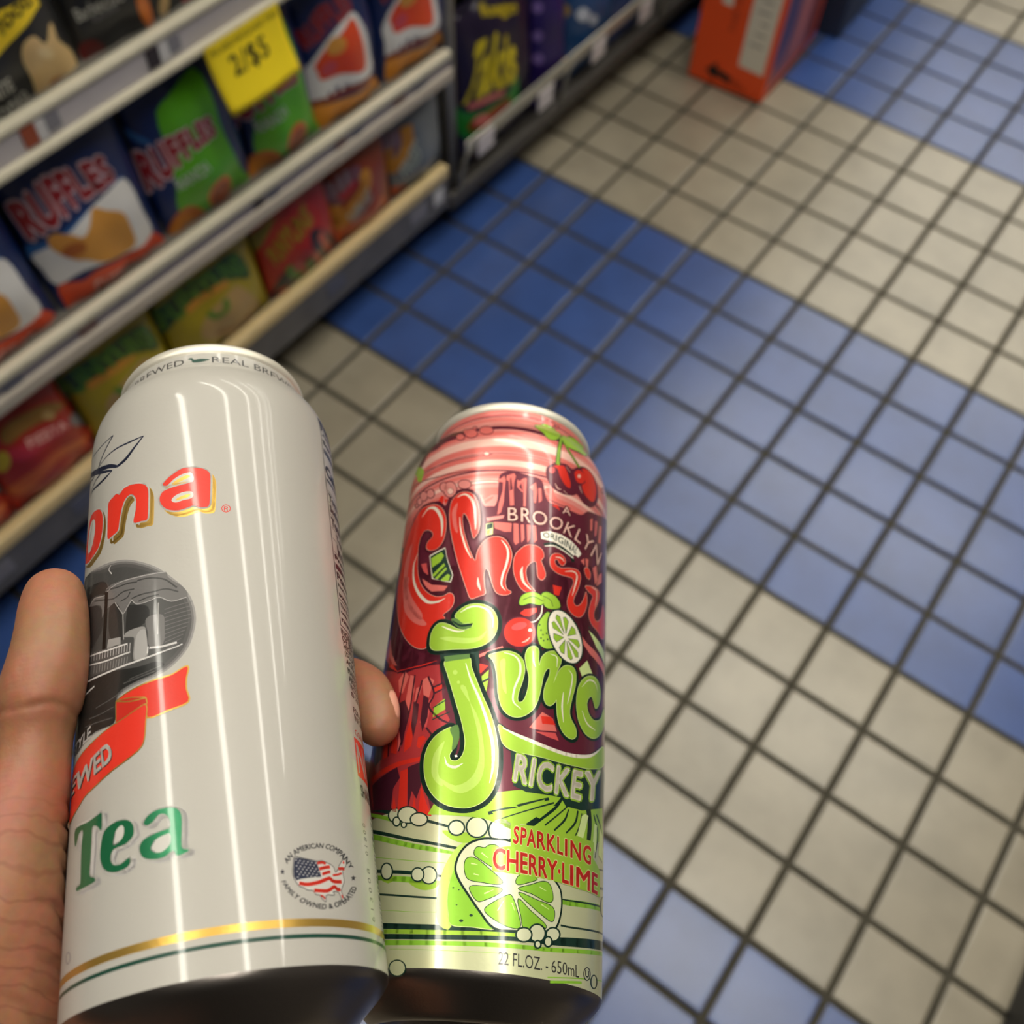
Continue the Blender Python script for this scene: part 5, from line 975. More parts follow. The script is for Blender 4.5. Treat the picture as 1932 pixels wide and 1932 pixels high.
('engraving', 12, 'g90', 'T', ('STYLE', [(-36.97, 61.6), (-32.68, 61.22), (-27.17, 60.67), (-23.3, 60.64)], [(-36.26, 63.83), (-31.77, 63.34), (-27.12, 63.48), (-23.61, 63.84)], 0.025, 0.0)),
('tea_lettering',3,'g80','S',([(-26.42,39.11),(-20.74,38.84),(-16.94,39.24),(-15.7,39.31),(-15.45,37.33),(-15.6,35.26),(-16.91,36.62),(-18.63,37.18),(-18.79,34.18),(-18.86,30.04),(-18.96,26.45),(-17.45,25.55),(-17.04,24.63),(-19.56,24.4),(-23.82,24.56),(-24.09,25.31),(-22.56,25.74),(-22.65,29.4),(-22.76,34.07),(-22.55,37.54),(-24.26,37.41),(-25.55,34.99),(-26.51,36.26)],[0.957,0.957,0.957,0.957,0.957,0.957,0.957,0.957,0.957,0.957,0.957,0.957,0.957,0.957,0.957,0.957,0.957,0.957,0.957,0.957,0.957,0.957,0.957],1,1)),
('tea_lettering',3,'g80','C',[[(-26.42,39.11),(-20.74,38.84),(-16.94,39.24),(-15.7,39.31),(-15.45,37.33),(-15.6,35.26),(-16.91,36.62),(-18.63,37.18),(-18.79,34.18),(-18.86,30.04),(-18.96,26.45),(-17.45,25.55),(-17.04,24.63),(-19.56,24.4),(-23.82,24.56),(-24.09,25.31),(-22.56,25.74),(-22.65,29.4),(-22.76,34.07),(-22.55,37.54),(-24.26,37.41),(-25.55,34.99),(-26.51,36.26)]]),
('tea_lettering',5,'white','S',([(-29.58,40.6),(-22.78,39.92),(-18.62,40.18),(-17.29,40.21),(-17.02,38.21),(-17.17,36.13),(-18.58,37.54),(-20.44,38.16),(-20.6,35.14),(-20.65,30.97),(-20.75,27.36),(-19.11,26.41),(-18.67,25.47),(-21.39,25.3),(-26.22,25.64),(-26.56,26.42),(-24.76,26.78),(-24.9,30.48),(-25.04,35.2),(-24.82,38.7),(-26.84,38.68),(-28.42,36.33),(-29.67,37.72)],[1.162,1.162,1.162,1.162,1.162,1.162,1.162,1.162,1.162,1.162,1.162,1.162,1.162,1.162,1.162,1.162,1.162,1.162,1.162,1.162,1.162,1.162,1.162],1,1)),
('tea_lettering',5,'white','C',[[(-29.58,40.6),(-22.78,39.92),(-18.62,40.18),(-17.29,40.21),(-17.02,38.21),(-17.17,36.13),(-18.58,37.54),(-20.44,38.16),(-20.6,35.14),(-20.65,30.97),(-20.75,27.36),(-19.11,26.41),(-18.67,25.47),(-21.39,25.3),(-26.22,25.64),(-26.56,26.42),(-24.76,26.78),(-24.9,30.48),(-25.04,35.2),(-24.82,38.7),(-26.84,38.68),(-28.42,36.33),(-29.67,37.72)]]),
('tea_lettering',6,'green','C',[[(-29.58,40.6),(-22.78,39.92),(-18.62,40.18),(-17.29,40.21),(-17.02,38.21),(-17.17,36.13),(-18.58,37.54),(-20.44,38.16),(-20.6,35.14),(-20.65,30.97),(-20.75,27.36),(-19.11,26.41),(-18.67,25.47),(-21.39,25.3),(-26.22,25.64),(-26.56,26.42),(-24.76,26.78),(-24.9,30.48),(-25.04,35.2),(-24.82,38.7),(-26.84,38.68),(-28.42,36.33),(-29.67,37.72)]]),
('tea_lettering',3,'g80','S',([(-15.5,29.02),(-15.49,32.21),(-14.65,34.73),(-12.51,35.7),(-9.9,35.86),(-7.68,35.08),(-6.59,33.53),(-6.64,31.48),(-8.61,30.19),(-11.67,29.92),(-12.47,28.12),(-11.52,26.51),(-9.55,26.18),(-7.45,26.95),(-7.31,25.58),(-8.97,24.82),(-11.75,25.01),(-14.21,26.38)],[0.913,0.913,0.913,0.913,0.913,0.913,0.913,0.913,0.913,0.913,0.913,0.913,0.913,0.913,0.913,0.913,0.913,0.913],1,1)),
('tea_lettering',3,'g80','C',[[(-15.5,29.02),(-15.49,32.21),(-14.65,34.73),(-12.51,35.7),(-9.9,35.86),(-7.68,35.08),(-6.59,33.53),(-6.64,31.48),(-8.61,30.19),(-11.67,29.92),(-12.47,28.12),(-11.52,26.51),(-9.55,26.18),(-7.45,26.95),(-7.31,25.58),(-8.97,24.82),(-11.75,25.01),(-14.21,26.38)]]),
('tea_lettering',5,'white','S',([(-17.04,29.85),(-17.04,33.06),(-16.16,35.58),(-13.91,36.51),(-11.19,36.61),(-8.89,35.8),(-7.76,34.23),(-7.81,32.16),(-9.83,30.9),(-13.01,30.68),(-13.84,28.88),(-12.85,27.24),(-10.8,26.88),(-8.63,27.63),(-8.48,26.25),(-10.19,25.51),(-13.07,25.74),(-15.66,27.17)],[1.101,1.101,1.101,1.101,1.101,1.101,1.101,1.101,1.101,1.101,1.101,1.101,1.101,1.101,1.101,1.101,1.101,1.101],1,1)),
('tea_lettering',5,'white','C',[[(-17.04,29.85),(-17.04,33.06),(-16.16,35.58),(-13.91,36.51),(-11.19,36.61),(-8.89,35.8),(-7.76,34.23),(-7.81,32.16),(-9.83,30.9),(-13.01,30.68),(-13.84,28.88),(-12.85,27.24),(-10.8,26.88),(-8.63,27.63),(-8.48,26.25),(-10.19,25.51),(-13.07,25.74),(-15.66,27.17)]]),
('tea_lettering',6,'green','C',[[(-17.04,29.85),(-17.04,33.06),(-16.16,35.58),(-13.91,36.51),(-11.19,36.61),(-8.89,35.8),(-7.76,34.23),(-7.81,32.16),(-9.83,30.9),(-13.01,30.68),(-13.84,28.88),(-12.85,27.24),(-10.8,26.88),(-8.63,27.63),(-8.48,26.25),(-10.19,25.51),(-13.07,25.74),(-15.66,27.17)]]),
('tea_lettering',7,'white','C',[[(-13.06,31.84),(-12.58,34.46),(-11.14,35.43),(-10.25,34.7),(-10.35,32.88),(-11.57,31.86)]]),
('tea_lettering',8,'g62','S',([(-11.57,31.86),(-13.06,31.84),(-12.58,34.46)],[0.274,0.274,0.274],0,1)),
('tea_lettering',3,'g80','S',([(-4.05,33.56),(-3.33,34.77),(-1.41,35.7),(1.19,35.81),(3.25,35.23),(4.29,33.77),(4.46,31.2),(4.35,28.03),(4.57,26.19),(5.88,25.73),(5.44,25.23),(3.46,24.85),(2.57,26.14),(0.77,25.18),(-1.53,25.17),(-3.92,26.05),(-4.94,27.86),(-4.47,29.55),(-2.54,30.43),(0.28,30.92),(1.89,31.26),(1.75,33.13),(0.73,34.51),(-0.68,34.59),(-2.1,33.31),(-3.3,32.91)],[0.913,0.913,0.913,0.913,0.913,0.913,0.913,0.913,0.913,0.913,0.913,0.913,0.913,0.913,0.913,0.913,0.913,0.913,0.913,0.913,0.913,0.913,0.913,0.913,0.913,0.913],1,1)),
('tea_lettering',3,'g80','C',[[(-4.05,33.56),(-3.33,34.77),(-1.41,35.7),(1.19,35.81),(3.25,35.23),(4.29,33.77),(4.46,31.2),(4.35,28.03),(4.57,26.19),(5.88,25.73),(5.44,25.23),(3.46,24.85),(2.57,26.14),(0.77,25.18),(-1.53,25.17),(-3.92,26.05),(-4.94,27.86),(-4.47,29.55),(-2.54,30.43),(0.28,30.92),(1.89,31.26),(1.75,33.13),(0.73,34.51),(-0.68,34.59),(-2.1,33.31),(-3.3,32.91)]]),
('tea_lettering',5,'white','S',([(-5.17,34.22),(-4.44,35.42),(-2.48,36.33),(0.15,36.41),(2.25,35.81),(3.3,34.34),(3.47,31.76),(3.38,28.58),(3.6,26.74),(4.92,26.26),(4.48,25.76),(2.48,25.4),(1.58,26.7),(-0.24,25.76),(-2.57,25.77),(-5.01,26.67),(-6.05,28.51),(-5.59,30.2),(-3.62,31.06),(-0.75,31.52),(0.88,31.84),(0.73,33.72),(-0.31,35.11),(-1.74,35.21),(-3.17,33.94),(-4.4,33.56)],[1.098,1.098,1.098,1.098,1.098,1.098,1.098,1.098,1.098,1.098,1.098,1.098,1.098,1.098,1.098,1.098,1.098,1.098,1.098,1.098,1.098,1.098,1.098,1.098,1.098,1.098],1,1)),
('tea_lettering',5,'white','C',[[(-5.17,34.22),(-4.44,35.42),(-2.48,36.33),(0.15,36.41),(2.25,35.81),(3.3,34.34),(3.47,31.76),(3.38,28.58),(3.6,26.74),(4.92,26.26),(4.48,25.76),(2.48,25.4),(1.58,26.7),(-0.24,25.76),(-2.57,25.77),(-5.01,26.67),(-6.05,28.51),(-5.59,30.2),(-3.62,31.06),(-0.75,31.52),(0.88,31.84),(0.73,33.72),(-0.31,35.11),(-1.74,35.21),(-3.17,33.94),(-4.4,33.56)]]),
('tea_lettering',6,'green','C',[[(-5.17,34.22),(-4.44,35.42),(-2.48,36.33),(0.15,36.41),(2.25,35.81),(3.3,34.34),(3.47,31.76),(3.38,28.58),(3.6,26.74),(4.92,26.26),(4.48,25.76),(2.48,25.4),(1.58,26.7),(-0.24,25.76),(-2.57,25.77),(-5.01,26.67),(-6.05,28.51),(-5.59,30.2),(-3.62,31.06),(-0.75,31.52),(0.88,31.84),(0.73,33.72),(-0.31,35.11),(-1.74,35.21),(-3.17,33.94),(-4.4,33.56)]]),
('tea_lettering',7,'white','C',[[(-3.33,28.27),(-2.39,29.85),(-0.27,30.49),(0.88,30.47),(0.89,28.2),(-0.71,26.98),(-2.35,27.14)]]),
('tea_lettering',8,'g62','S',([(-2.35,27.14),(-3.33,28.27),(-2.39,29.85)],[0.269,0.269,0.269],0,1)),
('map_emblem',3,'ink','S',([(27.46,22.39),(28.49,22.4),(30.07,22.12),(31.51,21.93),(33.01,21.69),(34.59,21.83),(35.79,21.54),(37.23,21.1),(37.93,20.52),(38.26,19.6),(39.13,20.16),(39.73,21.18),(40.71,22.26),(41.16,22.8),(41.93,22.9),(42.21,22.12),(41.85,21.42),(41.11,20.69),(40.65,19.99),(40.76,19.04),(40.83,17.77),(40.06,16.59),(39.58,15.6),(39.93,14.69),(40.38,13.64),(40.01,13.53),(39.32,14.49),(38.96,15.24),(37.87,15.47),(36.99,15.25),(37.34,14.66),(36.28,14.59),(35.46,14.63),(34.82,14.21),(34.7,13.14),(33.96,13.57),(33.28,14.46),(32.34,14.51),(31.68,15.33),(30.24,15.46),(29.23,15.99),(28.38,16.22),(27.59,17.14),(27.15,18.06),(26.9,19.29),(27.18,20.83)],[0.347,0.347,0.347,0.347,0.347,0.347,0.347,0.347,0.347,0.347,0.347,0.347,0.347,0.347,0.347,0.347,0.347,0.347,0.347,0.347,0.347,0.347,0.347,0.347,0.347,0.347,0.347,0.347,0.347,0.347,0.347,0.347,0.347,0.347,0.347,0.347,0.347,0.347,0.347,0.347,0.347,0.347,0.347,0.347,0.347,0.347],1,1)),
('map_emblem',4,'white','C',[[(27.46,22.39),(28.49,22.4),(30.07,22.12),(31.51,21.93),(33.01,21.69),(34.59,21.83),(35.79,21.54),(37.23,21.1),(37.93,20.52),(38.26,19.6),(39.13,20.16),(39.73,21.18),(40.71,22.26),(41.16,22.8),(41.93,22.9),(42.21,22.12),(41.85,21.42),(41.11,20.69),(40.65,19.99),(40.76,19.04),(40.83,17.77),(40.06,16.59),(39.58,15.6),(39.93,14.69),(40.38,13.64),(40.01,13.53),(39.32,14.49),(38.96,15.24),(37.87,15.47),(36.99,15.25),(37.34,14.66),(36.28,14.59),(35.46,14.63),(34.82,14.21),(34.7,13.14),(33.96,13.57),(33.28,14.46),(32.34,14.51),(31.68,15.33),(30.24,15.46),(29.23,15.99),(28.38,16.22),(27.59,17.14),(27.15,18.06),(26.9,19.29),(27.18,20.83)]]),
('map_emblem',5,'navy','P',[[(27.49,22.32),(28.66,22.33),(30.78,21.99),(33.0,21.61),(33.38,20.52),(34.05,18.36),(31.18,18.09),(28.67,17.75),(27.62,17.44),(27.09,18.37),(27.01,19.6),(27.27,20.99)]]),
('map_emblem',6,'g80','C',[[(28.04,21.85),(27.93,21.73),(27.74,21.73),(27.66,21.85),(27.76,21.97),(27.95,21.97)]]),
('map_emblem',6,'g80','C',[[(28.99,21.72),(28.88,21.6),(28.69,21.59),(28.6,21.71),(28.7,21.84),(28.9,21.84)]]),
('map_emblem',6,'g80','C',[[(29.95,21.6),(29.84,21.47),(29.65,21.47),(29.56,21.59),(29.67,21.71),(29.86,21.72)]]),
('map_emblem',6,'g80','C',[[(30.94,21.49),(30.83,21.36),(30.63,21.35),(30.54,21.47),(30.65,21.6),(30.85,21.61)]]),
('map_emblem',6,'g80','C',[[(31.95,21.38),(31.84,21.26),(31.63,21.25),(31.54,21.37),(31.65,21.49),(31.86,21.5)]]),
('map_emblem',6,'g80','C',[[(32.99,21.29),(32.87,21.16),(32.66,21.15),(32.57,21.27),(32.68,21.4),(32.89,21.41)]]),
('map_emblem',6,'g80','C',[[(28.53,21.23),(28.42,21.11),(28.23,21.1),(28.15,21.23),(28.25,21.35),(28.44,21.35)]]),
('map_emblem',6,'g80','C',[[(29.49,21.1),(29.38,20.98),(29.18,20.98),(29.1,21.1),(29.2,21.22),(29.4,21.22)]]),
('map_emblem',6,'g80','C',[[(30.46,20.99),(30.35,20.86),(30.15,20.86),(30.06,20.97),(30.17,21.1),(30.37,21.1)]]),
('map_emblem',6,'g80','C',[[(31.46,20.88),(31.35,20.75),(31.14,20.74),(31.05,20.86),(31.17,20.99),(31.37,20.99)]]),
('map_emblem',6,'g80','C',[[(32.48,20.78),(32.37,20.65),(32.16,20.64),(32.07,20.76),(32.18,20.88),(32.39,20.89)]]),
('map_emblem',6,'g80','C',[[(28.08,20.6),(27.98,20.48),(27.79,20.48),(27.71,20.6),(27.81,20.72),(28.0,20.72)]]),
('map_emblem',6,'g80','C',[[(29.03,20.47),(28.92,20.35),(28.73,20.35),(28.65,20.47),(28.75,20.59),(28.94,20.59)]]),
('map_emblem',6,'g80','C',[[(30.0,20.35),(29.89,20.22),(29.69,20.22),(29.6,20.34),(29.71,20.46),(29.91,20.47)]]),
('map_emblem',6,'g80','C',[[(30.98,20.23),(30.87,20.11),(30.67,20.1),(30.58,20.22),(30.69,20.35),(30.89,20.35)]]),
('map_emblem',6,'g80','C',[[(31.99,20.13),(31.88,20.0),(31.67,19.99),(31.58,20.11),(31.69,20.24),(31.9,20.25)]]),
('map_emblem',6,'g80','C',[[(33.03,20.03),(32.91,19.9),(32.7,19.89),(32.6,20.01),(32.72,20.14),(32.93,20.15)]]),
('map_emblem',6,'g80','C',[[(28.57,19.98),(28.47,19.86),(28.28,19.86),(28.19,19.98),(28.3,20.1),(28.49,20.1)]]),
('map_emblem',6,'g80','C',[[(29.53,19.86),(29.42,19.73),(29.23,19.73),(29.14,19.85),(29.25,19.97),(29.44,19.98)]]),
('map_emblem',6,'g80','C',[[(30.5,19.74),(30.39,19.61),(30.2,19.61),(30.11,19.73),(30.22,19.85),(30.41,19.86)]]),
('map_emblem',6,'g80','C',[[(31.5,19.62),(31.39,19.5),(31.18,19.49),(31.09,19.61),(31.21,19.74),(31.41,19.74)]]),
('map_emblem',6,'g80','C',[[(32.52,19.52),(32.4,19.39),(32.2,19.39),(32.1,19.5),(32.22,19.63),(32.43,19.64)]]),
('map_emblem',6,'g80','C',[[(33.57,19.43),(33.45,19.3),(33.23,19.29),(33.14,19.41),(33.26,19.53),(33.47,19.55)]]),
('map_emblem',6,'g80','C',[[(28.13,19.36),(28.03,19.24),(27.84,19.24),(27.75,19.36),(27.86,19.48),(28.04,19.48)]]),
('map_emblem',6,'g80','C',[[(29.08,19.23),(28.97,19.11),(28.78,19.11),(28.69,19.23),(28.8,19.35),(28.99,19.35)]]),
('map_emblem',6,'g80','C',[[(30.04,19.1),(29.93,18.98),(29.73,18.98),(29.65,19.1),(29.75,19.22),(29.95,19.22)]]),
('map_emblem',6,'g80','C',[[(31.02,18.99),(30.91,18.86),(30.71,18.86),(30.62,18.98),(30.73,19.1),(30.93,19.11)]]),
('map_emblem',6,'g80','C',[[(32.03,18.88),(31.92,18.75),(31.71,18.75),(31.62,18.86),(31.73,18.99),(31.94,19.0)]]),
('map_emblem',6,'g80','C',[[(33.06,18.78),(32.94,18.65),(32.73,18.64),(32.64,18.76),(32.76,18.89),(32.97,18.9)]]),
('map_emblem',6,'g80','C',[[(28.62,18.75),(28.52,18.63),(28.33,18.63),(28.24,18.75),(28.34,18.87),(28.53,18.87)]]),
('map_emblem',6,'g80','C',[[(29.57,18.62),(29.47,18.5),(29.27,18.49),(29.19,18.61),(29.29,18.73),(29.49,18.74)]]),
('map_emblem',6,'g80','C',[[(30.55,18.49),(30.44,18.37),(30.24,18.37),(30.15,18.49),(30.26,18.61),(30.46,18.61)]]),
('map_emblem',6,'g80','C',[[(31.54,18.38),(31.43,18.26),(31.22,18.25),(31.13,18.37),(31.25,18.49),(31.45,18.5)]]),
('map_emblem',6,'g80','C',[[(32.56,18.27),(32.44,18.15),(32.23,18.14),(32.14,18.26),(32.26,18.38),(32.46,18.39)]]),
('map_emblem',6,'g80','C',[[(33.6,18.18),(33.48,18.05),(33.27,18.04),(33.18,18.16),(33.29,18.29),(33.51,18.3)]]),
('map_emblem',6,'g80','C',[[(28.18,18.13),(28.07,18.01),(27.89,18.01),(27.8,18.13),(27.9,18.25),(28.09,18.25)]]),
('map_emblem',5,'red','S',([(33.16,21.3),(34.57,21.54),(35.56,21.32)],[0.607,0.607,0.607],0,1)),
('map_emblem',5,'red','S',([(33.63,20.06),(35.27,20.47),(36.76,20.74)],[0.733,0.733,0.733],0,1)),
('map_emblem',5,'red','S',([(34.3,18.92),(35.77,19.4),(36.74,19.63)],[0.637,0.637,0.637],0,1)),
('map_emblem',5,'red','S',([(28.25,16.83),(30.34,16.61),(33.35,17.16),(36.26,18.17),(37.05,17.68),(38.35,17.54),(40.09,17.7)],[0.81,0.81,0.81,0.81,0.81,0.81,0.81],0,1)),
('map_emblem',5,'red','S',([(31.86,15.34),(33.56,15.31),(35.55,15.4),(37.55,16.38),(38.37,15.9),(39.39,15.9)],[0.783,0.783,0.783,0.783,0.783,0.783],0,1)),
('map_emblem',5,'red','S',([(39.4,20.5),(40.38,20.69),(41.37,20.72)],[0.715,0.715,0.715],0,1)),
('map_emblem',5,'red','S',([(37.41,18.89),(39.0,19.19),(40.36,19.64)],[0.482,0.482,0.482],0,1)),
('map_emblem',5,'red','S',([(33.46,14.31),(34.21,14.03),(34.55,13.59)],[0.471,0.471,0.471],0,1)),
('map_emblem',5,'red','S',([(39.71,14.83),(39.96,14.07)],[0.385,0.385],0,1)),
('map_emblem',5,'red','S',([(41.09,22.31),(41.55,22.04)],[0.656,0.656],0,1)),
('map_emblem', 4, 'ink', 'T', ('AN AMERICAN COMPANY', [(25.7, 21.02), (27.27, 22.72), (29.35, 23.8), (31.68, 24.46), (34.05, 24.79), (36.38, 24.77), (38.63, 24.27), (40.95, 23.09), (43.66, 20.93)], [(24.91, 21.81), (26.66, 23.7), (28.88, 24.85), (31.42, 25.55), (34.17, 25.9), (37.03, 25.9), (39.89, 25.41), (42.62, 24.13), (45.08, 21.62)], 0.02, 0.0)),
('map_emblem', 4, 'ink', 'T', ('FAMILY OWNED & OPERATED', [(24.13, 17.26), (25.42, 15.01), (27.6, 13.14), (30.4, 11.87), (33.62, 11.37), (37.05, 11.7), (40.45, 12.87), (43.51, 14.76), (45.72, 17.1)], [(25.04, 17.47), (26.4, 15.52), (28.47, 13.92), (31.01, 12.86), (33.81, 12.45), (36.7, 12.74), (39.46, 13.7), (41.85, 15.2), (43.56, 17.05)], 0.02, 0.0)),
('map_emblem',4,'ink','P',[[(24.56,20.04),(24.68,19.56),(25.13,19.53),(24.76,19.24),(24.85,18.75),(24.5,19.04),(24.11,18.78),(24.26,19.25),(23.93,19.57),(24.38,19.57)]]),
('map_emblem',4,'ink','P',[[(44.66,19.81),(44.85,19.34),(45.69,19.44),(44.96,19.01),(45.1,18.52),(44.47,18.73),(43.76,18.35),(44.06,18.89),(43.5,19.14),(44.29,19.26)]]),
('nutrition_panel',3,'ink','P',[[(50.99,88.79),(51.44,88.79),(51.44,163.3),(50.99,163.3)]]),
('nutrition_panel',3,'ink','P',[[(50.99,88.39),(94.99,88.39),(94.99,88.79),(50.99,88.79)]]),
('nutrition_panel',3,'ink','P',[[(50.99,163.3),(94.99,163.3),(94.99,163.7),(50.99,163.7)]]),
('nutrition_panel', 4, 'ink', 'T', ('Nutrition Facts', [(51.99, 159.3), (92.99, 159.3)], [(51.99, 163.7), (92.99, 163.7)], 0.05, 0.0)),
('nutrition_panel',3,'ink','P',[[(51.29,158.7),(94.99,158.7),(94.99,158.9),(51.29,158.9)]]),
('nutrition_panel', 4, 'ink', 'T', ('About 2 servings', [(52.19, 156.3), (76.99, 156.3)], [(52.19, 158.1), (76.99, 158.1)], 0.04, 0.0)),
('nutrition_panel', 4, 'ink', 'T', ('Serving size', [(52.19, 152.9), (74.99, 152.9)], [(52.19, 155.3), (74.99, 155.3)], 0.06, 0.0)),
('nutrition_panel',3,'ink','P',[[(51.99,149.7),(93.99,149.7),(93.99,151.7),(51.99,151.7)]]),
('nutrition_panel', 4, 'ink', 'T', ('Calories', [(52.19, 141.46), (72.99, 141.46)], [(52.19, 145.27), (72.99, 145.27)], 0.07, 0.0)),
('nutrition_panel',3,'ink','P',[[(51.99,138.84),(93.99,138.84),(93.99,140.06),(51.99,140.06)]]),
('nutrition_panel',3,'ink','P',[[(51.99,135.21),(93.99,135.21),(93.99,135.45),(51.99,135.45)]]),
('nutrition_panel', 4, 'ink', 'T', ('Total Fat 0g', [(52.39, 131.24), (70.99, 131.24)], [(52.39, 134.41), (70.99, 134.41)], 0.06, 0.0)),
('nutrition_panel',3,'ink','P',[[(51.99,131.04),(93.99,131.04),(93.99,131.28),(51.99,131.28)]]),
('nutrition_panel', 4, 'ink', 'T', ('Sodium 15mg', [(52.39, 126.93), (70.99, 126.93)], [(52.39, 130.25), (70.99, 130.25)], 0.06, 0.0)),
('nutrition_panel',3,'ink','P',[[(51.99,126.54),(93.99,126.54),(93.99,126.78),(51.99,126.78)]]),
('nutrition_panel', 4, 'ink', 'T', ('Total Carb.', [(52.39, 122.69), (70.99, 122.69)], [(52.39, 125.77), (70.99, 125.77)], 0.06, 0.0)),
('nutrition_panel',3,'ink','P',[[(51.99,121.74),(93.99,121.74),(93.99,121.97),(51.99,121.97)]]),
('nutrition_panel', 4, 'ink', 'T', ('  Total Sugars', [(55.39, 118.22), (70.99, 118.22)], [(55.39, 120.98), (70.99, 120.98)], 0.06, 0.0)),
('nutrition_panel',3,'ink','P',[[(51.99,117.86),(93.99,117.86),(93.99,118.07),(51.99,118.07)]]),
('nutrition_panel', 4, 'ink', 'T', ('    Includes', [(55.39, 113.89), (70.99, 113.89)], [(55.39, 117.13), (70.99, 117.13)], 0.06, 0.0)),
('nutrition_panel',3,'ink','P',[[(51.99,113.17),(93.99,113.17),(93.99,113.39),(51.99,113.39)]]),
('nutrition_panel', 4, 'ink', 'T', ('Protein 0g', [(52.39, 110.33), (70.99, 110.33)], [(52.39, 112.46), (70.99, 112.46)], 0.06, 0.0)),
('nutrition_panel',3,'ink','P',[[(51.99,107.52),(93.99,107.52),(93.99,109.45),(51.99,109.45)]]),
('nutrition_panel', 4, 'ink', 'T', ('Potassium', [(52.39, 104.01), (71.99, 104.01)], [(52.39, 106.47), (71.99, 106.47)], 0.04, 0.0)),
('nutrition_panel', 4, 'ink', 'T', ('Not a significant', [(52.39, 101.23), (71.99, 101.23)], [(52.39, 102.97), (71.99, 102.97)], 0.04, 0.0)),
('nutrition_panel', 4, 'ink', 'T', ('source of fat', [(52.39, 98.47), (71.99, 98.47)], [(52.39, 100.19), (71.99, 100.19)], 0.04, 0.0)),
('nutrition_panel', 4, 'ink', 'T', ('The % Daily Value', [(52.39, 94.73), (71.99, 94.73)], [(52.39, 96.42), (71.99, 96.42)], 0.04, 0.0)),
('nutrition_panel', 4, 'ink', 'T', ('tells you how', [(52.39, 92.7), (71.99, 92.7)], [(52.39, 94.06), (71.99, 94.06)], 0.04, 0.0)),
('nutrition_panel', 4, 'ink', 'T', ('nutrient', [(52.39, 90.35), (71.99, 90.35)], [(52.39, 91.86), (71.99, 91.86)], 0.04, 0.0)),
('nutrition_panel',3,'ink','P',[[(51.99,97.28),(93.99,97.28),(93.99,97.62),(51.99,97.62)]]),
('nutrition_panel', 3, 'g10', 'T', ('INGREDIENTS', [(51.01, 85.83), (70.26, 85.83)], [(51.01, 87.67), (70.26, 87.67)], 0.028, 0.0)),
('nutrition_panel', 3, 'g10', 'T', ('OF BLACK', [(51.38, 83.71), (65.38, 83.71)], [(51.38, 85.53), (65.38, 85.53)], 0.028, 0.0)),
('nutrition_panel', 3, 'g10', 'T', ('HIGH FRUCTOSE', [(51.76, 81.6), (74.51, 81.6)], [(51.76, 83.41), (74.51, 83.41)], 0.028, 0.0)),
('nutrition_panel', 3, 'g10', 'T', ('(GLUCOSE', [(52.17, 79.36), (66.17, 79.36)], [(52.17, 81.16), (66.17, 81.16)], 0.028, 0.0)),
('nutrition_panel', 3, 'g10', 'T', ('ACID, NATURAL', [(52.59, 77.14), (75.34, 77.14)], [(52.59, 78.94), (75.34, 78.94)], 0.028, 0.0)),
('nutrition_panel', 3, 'g10', 'T', ('MANUFACTURED', [(53.08, 74.66), (74.08, 74.66)], [(53.08, 76.44), (74.08, 76.44)], 0.028, 0.0)),
('nutrition_panel', 3, 'g10', 'T', ('ARIZONA', [(53.27, 72.38), (65.52, 72.38)], [(53.27, 74.15), (65.52, 74.15)], 0.028, 0.0)),
('nutrition_panel', 3, 'g10', 'T', ('WOODBURY', [(53.47, 70.12), (67.47, 70.12)], [(53.47, 71.88), (67.47, 71.88)], 0.028, 0.0)),
('nutrition_panel', 3, 'g10', 'T', ('© 2022', [(53.67, 68.23), (64.17, 68.23)], [(53.67, 69.63), (64.17, 69.63)], 0.028, 0.0)),
('nutrition_panel', 3, 'g10', 'T', ('FOR MORE', [(54.05, 63.62), (68.05, 63.62)], [(54.05, 65.34), (68.05, 65.34)], 0.028, 0.0)),
('nutrition_panel', 3, 'g10', 'T', ('INFORMATION', [(54.43, 61.51), (73.68, 61.51)], [(54.43, 63.22), (73.68, 63.22)], 0.028, 0.0)),
('nutrition_panel',3,'red','P',[[(52.38,45.71),(72.38,45.71),(72.38,56.17),(52.38,56.17)]]),
('nutrition_panel', 4, 'white', 'T', ('NO', [(53.38, 46.910000000000004), (67.38, 46.910000000000004)], [(53.38, 54.97), (67.38, 54.97)], -0.01, 0.0)),
('nutrition_panel', 3, 'red', 'T', ('CONTAINS', [(53.580000000000005, 57.17), (68.38, 57.17)], [(53.580000000000005, 58.77), (68.38, 58.77)], 0.01, 0.0)),
('nutrition_panel', 3, 'g20', 'T', ('SHAKE WELL', [(53.38, 40.71), (70.38, 40.71)], [(53.38, 43.71), (70.38, 43.71)], 0.03, 0.0)),
('barcode',3,'ink','P',[[(59.95,37.8),(81.95,37.8),(81.95,38.2),(59.95,38.2)]]),
('barcode',3,'ink','P',[[(59.95,36.8),(81.95,36.8),(81.95,37.2),(59.95,37.2)]]),
('barcode',3,'ink','P',[[(59.95,34.7),(81.95,34.7),(81.95,35.9),(59.95,35.9)]]),
('barcode',3,'ink','P',[[(59.95,33.7),(81.95,33.7),(81.95,34.1),(59.95,34.1)]]),
('barcode',3,'ink','P',[[(59.95,32.9),(81.95,32.9),(81.95,33.3),(59.95,33.3)]]),
('barcode',3,'ink','P',[[(59.95,31.3),(81.95,31.3),(81.95,32.5),(59.95,32.5)]]),
('barcode',3,'ink','P',[[(59.95,29.6),(81.95,29.6),(81.95,30.4),(59.95,30.4)]]),
('barcode',3,'ink','P',[[(59.95,28.8),(81.95,28.8),(81.95,29.2),(59.95,29.2)]]),
('barcode',3,'ink','P',[[(59.95,27.5),(81.95,27.5),(81.95,27.9),(59.95,27.9)]]),
